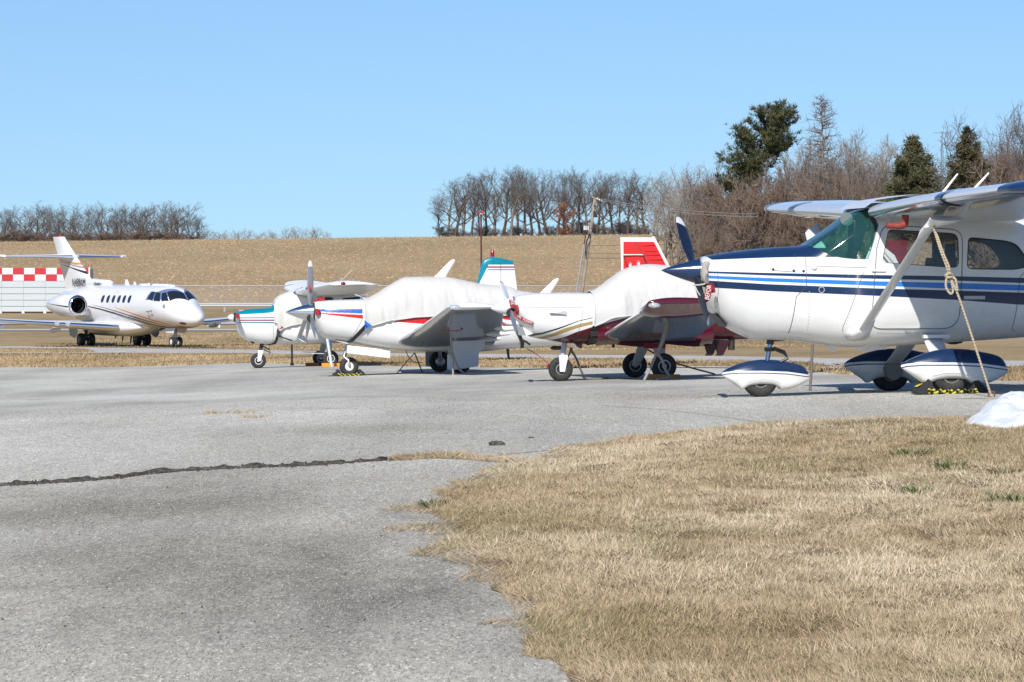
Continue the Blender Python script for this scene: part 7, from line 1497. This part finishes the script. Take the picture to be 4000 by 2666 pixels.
for i, (v0, v1) in enumerate(((1047, 1073), (1073, 1098))):
    for j in range(18):
        p, r_ = q(cu[j] + 2, v1), q(cu[j + 1] + 2, v0); red = (j + i) % 2 == 1; b = MB(); b.box(((p[0] + r_[0]) / 2, .15, (p[1] + r_[1]) / 2), (r_[0] - p[0] - .02, .08, r_[1] - p[1] - .02)); b.build('checker_panel', PRED if red else PANC, o, 30, False)
for u in (2, 90, 175, 262, 340): p = q(u, 1222); b = MB(); b.box((p[0], .1, p[1] - .02), (.22, .22, .3)); b.build('footing', PANC, o, 30, False)
b = MB(); p, r_ = q(346, 1080), q(352, 1045); b.box(((p[0] + r_[0]) / 2, .0, (q(349, 1222)[1] + r_[1]) / 2), (.12, .12, r_[1] - q(349, 1222)[1])); b.build('corner_post', PANC, o, 30, False)
b = MB(); p = q(349, 1043); b.tube([(p[0] - .1, 0, p[1]), (p[0] - .1, 0, p[1] + .2)], .07, 8); b.tube([(p[0] + .1, 0, p[1]), (p[0] + .1, 0, p[1] + .2)], .07, 8); b.build('warning_lamp', mat('faded_red', (.5, .16, .12), .5), o)
# small taxiway edge light
p = hit(857, 1281); o = thing('edge_marker', 'small white and blue edge marker post under the far jet wing', 'marker post', tuple(p)); b = MB(); b.tube([(0, 0, -.05), (0, 0, .22)], .07, 8); b.build('post', WHITE, o); b = MB(); b.tube([(0, 0, .22), (0, 0, .32)], .08, 8); b.build('lens', mat('blue_lens', (.03, .12, .55), .2), o)

# ------------------------------------------------------------------ snow
SNOW = mat('snow', (.86, .88, .91), .65, 0, 0, .3); k = NT(SNOW); co = k.coord(); k.bump(k.math('ADD', k.noise(co, 9, 5, .65), k.math('MULTIPLY', k.noise(co, 60, 3), .25)), .55, .05)
k.l(k.ramp(k.noise(co, 5, 4), [(.3, (.52, .56, .60)), (.6, (.68, .70, .72))]), k.b.inputs['Base Color']); k.b.inputs['Subsurface Weight'].default_value = .15; k.b.inputs['Subsurface Radius'].default_value = (.02, .03, .05)
def snow(c, lobes, name, label, seed):
    X, Y = np.meshgrid(np.linspace(-2.2, 2.8, 170), np.linspace(-1.3, 2.0, 110)); Z = np.full(X.shape, -.05)
    for lx, ly, rx, ry, h in lobes:
        d = ((X - lx) / rx)**2 + ((Y - ly) / ry)**2; Z = np.where(d < 1, np.maximum(Z, h * np.clip(1 - d, 0, 1)**.55), Z)
    nz = fbm(X * 1.6 + seed, Y * 1.6, 5) - .5; Z = np.where(Z > -.04, Z + (nz * .34 + (fbm(X * 5 + seed, Y * 5, 5) - .5) * .16) * np.clip(Z * 5, 0, 1), Z); n = X.shape[1]; x0, y0 = c[0], c[1]
    V = np.stack([X, Y, Z + terrain(X + x0, Y + y0) - tz(x0, y0)], -1).reshape(-1, 3); i = np.arange((X.shape[0] - 1) * n).reshape(-1, n)[:, :-1].reshape(-1); Fq = np.stack([i, i + 1, i + n + 1, i + n], -1); Fq = Fq[(Z.reshape(-1)[Fq] > -.049).any(1)]; me = np_mesh(name, V, Fq); me.shade_smooth()
    o = link(name, me, SNOW); o.location = (x0, y0, tz(x0, y0) + .03); return tag(o, label, 'snow')
sp = hit(3960, 1683); snow((sp[0], sp[1]), [(-.05, .0, .34, .45, .12), (.2, .1, .50, .5, .22), (.7, .15, .7, .55, .29), (.16, 1.15, .27, .35, .19), (.5, 1.2, .42, .5, .25), (1.0, 1.2, .6, .5, .42), (1.5, .3, .9, .7, .3)], 'snow_pile', 'melting heap of old snow at the right edge of the lawn', 2.0)
p = hit(290, 1279); b = MB(); b.loft([[(1.5 * q * math.cos(a), 2.2 * q * math.sin(a), z) for a in np.linspace(0, 2 * math.pi, 21)[:-1]] for z, q in ((-.05, 1), (.08, .9), (.14, .4))]); o = b.build('snow_patch', SNOW, None, 60); o.location = p; tag(o, 'small white snow patch on the grass below the jet wing', 'snow')

# ------------------------------------------------------------------ ropes, chocks, tags
def rope(pl, pts, r, label, m=ROPE, extra=(), name='tie_down_rope', group='tie-down ropes', cat='rope'):
    b = MB(); b.tube(catmull(pts, 8), r, 7)
    for e, rr in extra: b.tube(catmull(e, 8), rr, 7)
    o = b.build(name, m, None, 60); place_mesh(o, pl); return tag(o, label, cat, group)
PA_ = lambda a, c, y: A.P3(*q5(a, c), y)
gA = A.P(3873, 1563, -2.75); gz_ = A.G(gA[0], -2.75)
k0 = PA_(1663, 880, -2.68)
rope(A, [PA_(1515, 420, -2.62), PA_(1580, 640, -2.66), PA_(1640, 800, -2.68), k0, PA_(1700, 960, -2.7), PA_(1780, 1160, -2.72), (gA[0], -2.75, gz_ + .005)], .012, 'tan tie-down rope with a looped knot in front of the nearest aircraft door', ROPE,
     [([PA_(1525, 430, -2.63), PA_(1610, 680, -2.68), PA_(1665, 810, -2.70), k0], .012), ([k0, PA_(1640, 920, -2.7), PA_(1638, 1000, -2.71), PA_(1680, 1055, -2.72), PA_(1700, 1030, -2.7), PA_(1690, 960, -2.7), k0], .012), ([k0, PA_(1720, 920, -2.72), PA_(1735, 980, -2.72), PA_(1740, 1030, -2.72)], .013), ([PA_(1630, 890, -2.70), PA_(1665, 868, -2.73), PA_(1695, 890, -2.70), PA_(1665, 905, -2.72), PA_(1630, 890, -2.70)], .016)])
b = MB(); t_ = A.W(gA[0], -2.75, gz_); b.tube([(-.03, 0, 0), (-.025, 0, .05), (.025, 0, .05), (.03, 0, 0)], .01, 6); o = b.build('ground_anchor', mat('rusty_iron', (.16, .075, .035), .8), None); o.location = t_; tag(o, 'rusty ground ring holding the knotted tan rope', 'ground anchor')
ga2 = A.P(3166, 1519, 2.7); rope(A, [A.P3(3178, 1150, 2.66), A.P3(3174, 1340, 2.68), A.P3(3170, 1440, 2.7), (ga2[0], 2.72, A.G(ga2[0], 2.72))], .016, 'dark vertical rope behind the nose leg of the nearest aircraft', rope_mat('grey_rope', (.26, .23, .20), (.10, .09, .08), 30))
GR = MATS['grey_rope']; GR2 = rope_mat('pale_grey_rope', (.42, .40, .36), (.2, .19, .17), 30)
yb = -2.9; PBr = lambda a, c, y=yb: B.P3(*q2(a, c), y)
gb = B.G(PBr(1405, 1165)[0], yb)
rope(B, [PBr(1592, 665), PBr(1560, 780), PBr(1530, 880), PBr(1498, 950), PBr(1450, 1060), (PBr(1405, 1165)[0], yb, gb + .01)], .022, 'pale doubled tie-down rope in front of the maroon aircraft main wheel', GR2, [([PBr(1600, 670), PBr(1570, 790), PBr(1540, 880), PBr(1505, 945)], .02), ([PBr(1505, 945), PBr(1540, 990), PBr(1570, 1070), PBr(1595, 1120), (PBr(1560, 1155)[0], yb, gb + .03), (PBr(1500, 1158)[0], yb - .1, gb + .02)], .022), ([PBr(1488, 945), PBr(1500, 935), PBr(1514, 948), PBr(1500, 958)], .03)])
p0 = B.P3(*q2(1640, 1015), 1.0); p1x = B.P(*q2(1945, 1133), 1.6)[0]; rope(B, [B.P3(*q2(1400, 900), .9), p0, (p1x, 1.6, B.G(p1x, 1.6) + .01)], .014, 'thin dark rope slanting right to the asphalt behind the maroon aircraft', GR)
p0 = B.P3(*q2(845, 920), .1); px_ = B.P(*q2(965, 1135), .3)[0]; rope(B, [p0, B.P3(*q2(885, 985), .15), B.P3(*q2(925, 1085), .2), (px_, .3, B.G(px_, .3) + .02), (px_ + .35, .3, B.G(px_ + .35, .3) + .02)], .018, 'grey rope hanging from the nose of the maroon aircraft to the ground', GR, [([p0, B.P3(*q2(820, 970), .1)], .014), ([B.P3(*q2(835, 918), .05), B.P3(*q2(852, 922), .05)], .04)])
RR = mat('red_cord', (.24, .015, .025), .8); p0 = C.P3(*q8(880, 898), -.05); p1 = C.P3(*q8(1262, 1168), -.3)
rope(C, [p0, C.P3(*q8(1060, 1010), -.15), p1], .008, 'thin red cord running down behind the maroon aircraft nose wheel', RR, [([p1, C.P3(*q8(1225, 1180), -.3), C.P3(*q8(1228, 1225), -.3)], .02), ([C.P3(*q8(1235, 1165), -.3), C.P3(*q8(1285, 1165), -.3)], .018)])
yc = -3.0; PCr = lambda a, c, y=yc: C.P3(*q3(a, c), y); gx = PCr(1902, 1010)[0]
rope(C, [PCr(1884, 690), PCr(1890, 790), PCr(1900, 900), (gx, yc, C.G(gx, yc))], .02, 'pale upright tie-down rope before the gear door of the white aircraft', GR2, [([PCr(1886, 800), PCr(1912, 880), PCr(1935, 945), (PCr(1985, 1000)[0], yc, C.G(PCr(1985, 1000)[0], yc) + .02)], .02), ([PCr(1875, 790), PCr(1872, 830), PCr(1890, 870), PCr(1905, 860)], .018)])
p0 = C.P3(*q3(1607, 842), .6); xa = C.P(*q3(1468, 990), .8)[0]; xb = C.P(*q3(1668, 990), .8)[0]; rope(C, [p0, (xa, .8, C.G(xa, .8))], .010, 'dark rope leg slanting left under the white aircraft belly', GR); rope(C, [p0, (xb, .8, C.G(xb, .8))], .013, 'dark rope leg slanting right towards the white aircraft main wheel', GR, [([C.P3(*q3(1540, 825), .3), C.P3(*q3(1560, 870), .4), C.P3(*q3(1600, 912), .5), C.P3(*q3(1665, 915), .6)], .008)])
xd = D.P(*qd(880, 1390), .6)[0]; rope(D, [D.P3(*qd(876, 1085), .6), (xd, .6, D.G(xd, .6) + .03)], .024, 'grey upright strap under the belly of the teal aircraft', GR, [([(xd - .04, .6, D.G(xd, .6) + .06), (xd + .04, .6, D.G(xd, .6) + .06)], .03)])
x0_, z0_ = D.P(*qd(1378, 990), -2.0); x1_ = D.P(*qd(1445, 1395), -2.0)[0]; rope(D, [D.P3(*qd(1368, 930), -2.0), (x0_, -2.0, z0_), (x1_, -2.0, D.G(x1_, -2.0))], .034, 'pale blue-white tie-down strap in front of the teal aircraft wheel', mat('pale_blue_webbing', (.58, .63, .70), .7))
# chocks
CHK = mat('chock_rubber', (.02, .02, .021), .7); YEL = mat('chock_yellow', (.60, .50, .04), .6)
def chock(pl, x, y, half, label, sc=1.0, rope_=True):
    o = thing('wheel_chock', label, 'wheel chock', pl.W(x, y, pl.G(x, y)), pl.th, 'wheel chocks')
    for s in (-1, 1):
        tri = [(s * (half - .02), 0), (s * (half + .16 * sc), 0), (s * (half + .16 * sc), .035), (s * (half + .05 * sc), .15 * sc), (s * (half + .01), .12 * sc)]
        b = MB(); b.prism(tri, -.11, .13); c = b.build('chock_block', CHK, o, 20, False)
        b = MB(); d = s * (half + .11 * sc); b.add([(d - s * .05 * sc, -.06, .112 * sc), (d - s * .05 * sc, .06, .112 * sc), (d + s * .035 * sc, .06, .062 * sc), (d + s * .035 * sc, -.06, .062 * sc)], [(0, 1, 2, 3)]); b.v = [(p[0] + s * .006, p[1], p[2] + .008) for p in b.v]; b.build('yellow_patch', YEL, c, 20, False)
    if rope_:
        b = MB()
        for ph in (0, math.pi):
            b.tube([(-half - .05 + (2 * half + .10) * t, -.13 + .016 * math.sin(26 * t + ph), .03 + .016 * math.cos(26 * t + ph) - .01 * math.sin(math.pi * t)) for t in np.linspace(0, 1, 60)], .013, 6)
        b.build('chock_rope', YROPE, o)
    return o
chock(A, -.01, -1.25, .20, 'black chocks joined by yellow and black rope at the nearest aircraft wheel')
xn, _z = C.P(1363.5, 1473); chock(C, xn, 0, .17, 'small black chocks round the nose wheel of the chrome-spinner aircraft', .85)
WOODC = mat('orange_wood', (.42, .19, .06), .75); ORNG = mat('orange_plastic', (.75, .28, .02), .5)
p = B.P(2593, 1490, -1.6); b = MB(); b.prism(rpoly([(-.25, 0), (.25, 0), (.25, .075), (-.25, .075)], .008, 2), -.05, .05); o = b.build('wood_chock', WOODC, None, 30); o.location = B.W(p[0], -1.62, B.G(p[0], -1.62)); o.rotation_euler = (0, 0, B.th); tag(o, 'orange-brown wooden block at the maroon aircraft main wheel', 'wheel chock', 'wheel chocks')
p = D.P(1292, 1434, -1.35); b = MB(); b.prism(rpoly([(-.21, 0), (.21, 0), (.21, .08), (-.21, .08)], .008, 2), -.08, .08); o = b.build('plastic_chock', ORNG, None, 30); o.location = D.W(p[0], -1.35, D.G(p[0], -1.35)); o.rotation_euler = (0, 0, D.th); tag(o, 'bright orange bar chock at the near wheel of the teal aircraft', 'wheel chock', 'wheel chocks')
p = D.P(1220, 1434, .9); b = MB(); b.prism(rpoly([(-.16, 0), (.16, 0), (.16, .08), (-.16, .08)], .008, 2), -.08, .08); o = b.build('plastic_chock', mat('shaded_orange', (.35, .16, .02), .6), None, 30); o.location = D.W(p[0], .9, D.G(p[0], .9)); o.rotation_euler = (0, 0, D.th); tag(o, 'shaded dull orange chock at the far wheel of the teal aircraft', 'wheel chock', 'wheel chocks')  # deeper orange than the near chock, its shade is put into the colour
# red streamers with writing
RIB = mat('red_ribbon', (.27, .02, .03), .75); TXW = mat('ribbon_white', (.75, .72, .70), .7)
yr = -.44; Q = lambda a, c, y=yr: (2500 + a / 2.614, 1000 + c / 2.614)
pr = [A.P3(*Q(608, 440), -.30), A.P3(*Q(640, 452), -.40), A.P3(*Q(672, 440), -.47), A.P3(*Q(692, 400), -.49), A.P3(*Q(700, 350), -.49), A.P3(*Q(708, 312), -.48)]
o = strap('warning_streamer', catmull(pr, 6), .066, RIB, None, .004, (.25, 1, 0)); strap('streamer_loop', catmull([A.P3(*Q(705, 312), -.48), A.P3(*Q(728, 305), -.46), A.P3(*Q(740, 340), -.45), A.P3(*Q(745, 378), -.45)], 6), .058, RIB, o, .004, (-.3, 1, 0))
P0, P1 = np.array(A.P3(*Q(687, 430), -.505)), np.array(A.P3(*Q(707, 318), -.505)); text_mesh('BEFOR', .062, 'lettering', TXW, o, axes(tuple((P0 + P1) / 2), tuple(P1 - P0), (-1, 0, .2)), .001, 0, .82)
b = MB(); b.tube(catmull([A.P3(*Q(545, 300), -.30), A.P3(*Q(600, 298), -.36), A.P3(*Q(665, 288), -.37)], 6), .008, 6); b.tube(catmull([A.P3(*Q(560, 310), -.33), A.P3(*Q(590, 370), -.35), A.P3(*Q(640, 440), -.36)], 6), .007, 6); b.build('streamer_cord', mat('pale_cord', (.5, .47, .42), .8), o)
tag(place_mesh(o, A), 'red warning streamer lettered BEFOR hanging at the nearest aircraft propeller', 'streamer', 'red warning streamers')
b = MB(); p = A.P3(*q5(1245, 385), -1.7); b.tube(catmull([(p[0] + .02, -1.7, p[2] + .06), (p[0] + .01, -1.7, p[2] - .03), (p[0] - .06, -1.7, p[2] - .05), (p[0] - .17, -1.7, p[2] - .045)], 6), [.036] * 7 + [.036] * 6 + [.030] * 6, 10); o = b.build('pitot_cover', mat('faded_red_leather', (.24, .035, .025), .7), None, 60); tag(place_mesh(o, A), 'red L-shaped pitot cover hanging under the nearest aircraft wing', 'pitot cover')
yq = -.46; pr = [B.P(*q8(a_, c_), yq) for a_, c_ in ((690, 312), (760, 362), (830, 412), (910, 455), (990, 488))]; pts = [(p[0], -FB.y(p[0], p[1], .03), p[1]) for p in pr]
o = strap('warning_streamer', catmull(pts, 5), .06, RIB, None, .004, (.0, 1, .1)); P0, P1 = np.array(pts[2]), np.array(pts[4]); d = P1 - P0
text_mesh('FLIGHT', .060, 'lettering', TXW, o, axes(tuple((P0 + P1) / 2 + np.array([0, -.02, 0])), tuple(d), (0, 0, 1)), .001, 0, .9); P0, P1 = np.array(pts[0]), np.array(pts[2]); text_mesh('ORE', .05, 'lettering', TXW, o, axes(tuple(P0 * .35 + P1 * .65 + np.array([0, -.02, 0])), tuple(P1 - P0), (0, 0, 1)), .001, 0, .9)
tag(place_mesh(o, B), 'red streamer lettered FLIGHT lying along the white cowl of the maroon aircraft', 'streamer', 'red warning streamers')
pr = [B.P3(*q8(a_, c_), -.22) for a_, c_ in ((630, 88), (632, 130), (645, 180), (662, 220))]; o = strap('warning_streamer', catmull(pr, 5), .085, RIB, None, .004, (0, 1, 0)); P0, P1 = np.array(pr[0]), np.array(pr[2])
text_mesh('RE', .075, 'lettering', TXW, o, axes(tuple((P0 + P1) / 2 + np.array([0, -.008, 0])), tuple(P1 - P0), (1, 0, 0)), .001); tag(place_mesh(o, B), 'short red streamer lettered RE behind the white spinner', 'streamer', 'red warning streamers')
pr = [C.P3(*q3(a_, c_), -3.0) for a_, c_ in ((1800, 672), (1850, 672), (1900, 674), (1945, 672), (1968, 662), (1962, 645))]; o = strap('warning_streamer', catmull(pr, 5), .05, RIB, None, .004, (0, .3, 1)); tag(place_mesh(o, C), 'thin red streamer curling under the white aircraft wing', 'streamer', 'red warning streamers')
pr = [B.P3(*q2(a_, c_), -.7) for a_, c_ in ((1400, 882), (1480, 888), (1568, 892))]; o = strap('warning_streamer', pr, .09, mat('shaded_red_ribbon', (.20, .012, .02), .7), None, .004, (0, 1, .2)); tag(place_mesh(o, B), 'dark red streamer in shade between the maroon aircraft main legs', 'streamer', 'red warning streamers')  # darker than the other ribbons, with the shade painted into its red

# a few green clumps in the lawn
GREEN = mat('green_blades', (.055, .10, .02), .7); k = NT(GREEN); k.l(k.ramp(k.noise(k.coord(), 3, 3), [(.35, (.03, .065, .015)), (.65, (.10, .14, .035))]), k.b.inputs['Base Color'])
def clump(u, v, s, label, seed, n=120):
    p = hit(u, v); r = np.random.RandomState(seed); b = MB()
    for i in range(n):
        a = r.rand() * 6.28; d = s * r.rand()**.6; x, y = d * math.cos(a), d * math.sin(a) * 1.6; L_ = .035 + .05 * r.rand(); t = .55 + .9 * r.rand(); dx, dy = math.cos(a + r.randn() * .6) * math.sin(t) * L_, math.sin(a + r.randn() * .6) * math.sin(t) * L_; w_ = .0038; px, py = -math.sin(a) * w_, math.cos(a) * w_
        b.add([(x - px, y - py, 0), (x + px, y + py, 0), (x + dx * .6 + px, y + dy * .6 + py, L_ * math.cos(t) * .75), (x + dx * .6 - px, y + dy * .6 - py, L_ * math.cos(t) * .75), (x + dx, y + dy, L_ * math.cos(t))], [(0, 1, 2, 3), (3, 2, 4)])
    o = b.build('green_clump', GREEN, None, 0, False); o.location = (p[0], p[1], float(lawn_z(p[0], p[1])) - .005); tag(o, label, 'grass clump', 'green clumps in the lawn')
clump(3555, 1820, .13, 'green clump nearest the snow, farthest up the lawn', 1, 130); clump(3718, 1874, .14, 'round green clump right of and below the farthest one', 2); clump(3585, 1963, .13, 'bright green weed clump in the middle of the lawn right side', 3); clump(3975, 1998, .17, 'dark green clump cut by the right picture edge', 4, 110); clump(3925, 1892, .08, 'faint small green clump near the right picture edge', 5, 90)
clump(1700, 1995, .10, 'green-brown tuft where the lawn meets the driveway corner', 6, 110)
for u, v, s_, l_ in ((830, 1624, .05, 'tiny tuft of weed on the apron, left of three'), (945, 1622, .07, 'dry tuft of weed on the apron, middle of three'), (1000, 1640, .09, 'larger dry tuft of weed on the apron, right of three')):
    p = hit(u, v); r = np.random.RandomState(int(u)); b = MB()
    for i in range(40):
        a = r.rand() * 6.28; L_ = s_ * (.5 + r.rand()); w_ = .004; x, y = r.randn() * s_, r.randn() * s_ * .6; b.add([(x - w_, y, 0), (x + w_, y, 0), (x + L_ * math.cos(a), y + L_ * math.sin(a), .02 + .03 * r.rand())], [(0, 1, 2)])
    o = b.build('dry_weed', mat('dry_weed_straw', (.42, .30, .15), .9), None, 0, False); o.location = (p[0], p[1], p[2] + .02); tag(o, l_, 'weed', 'weeds in the apron')
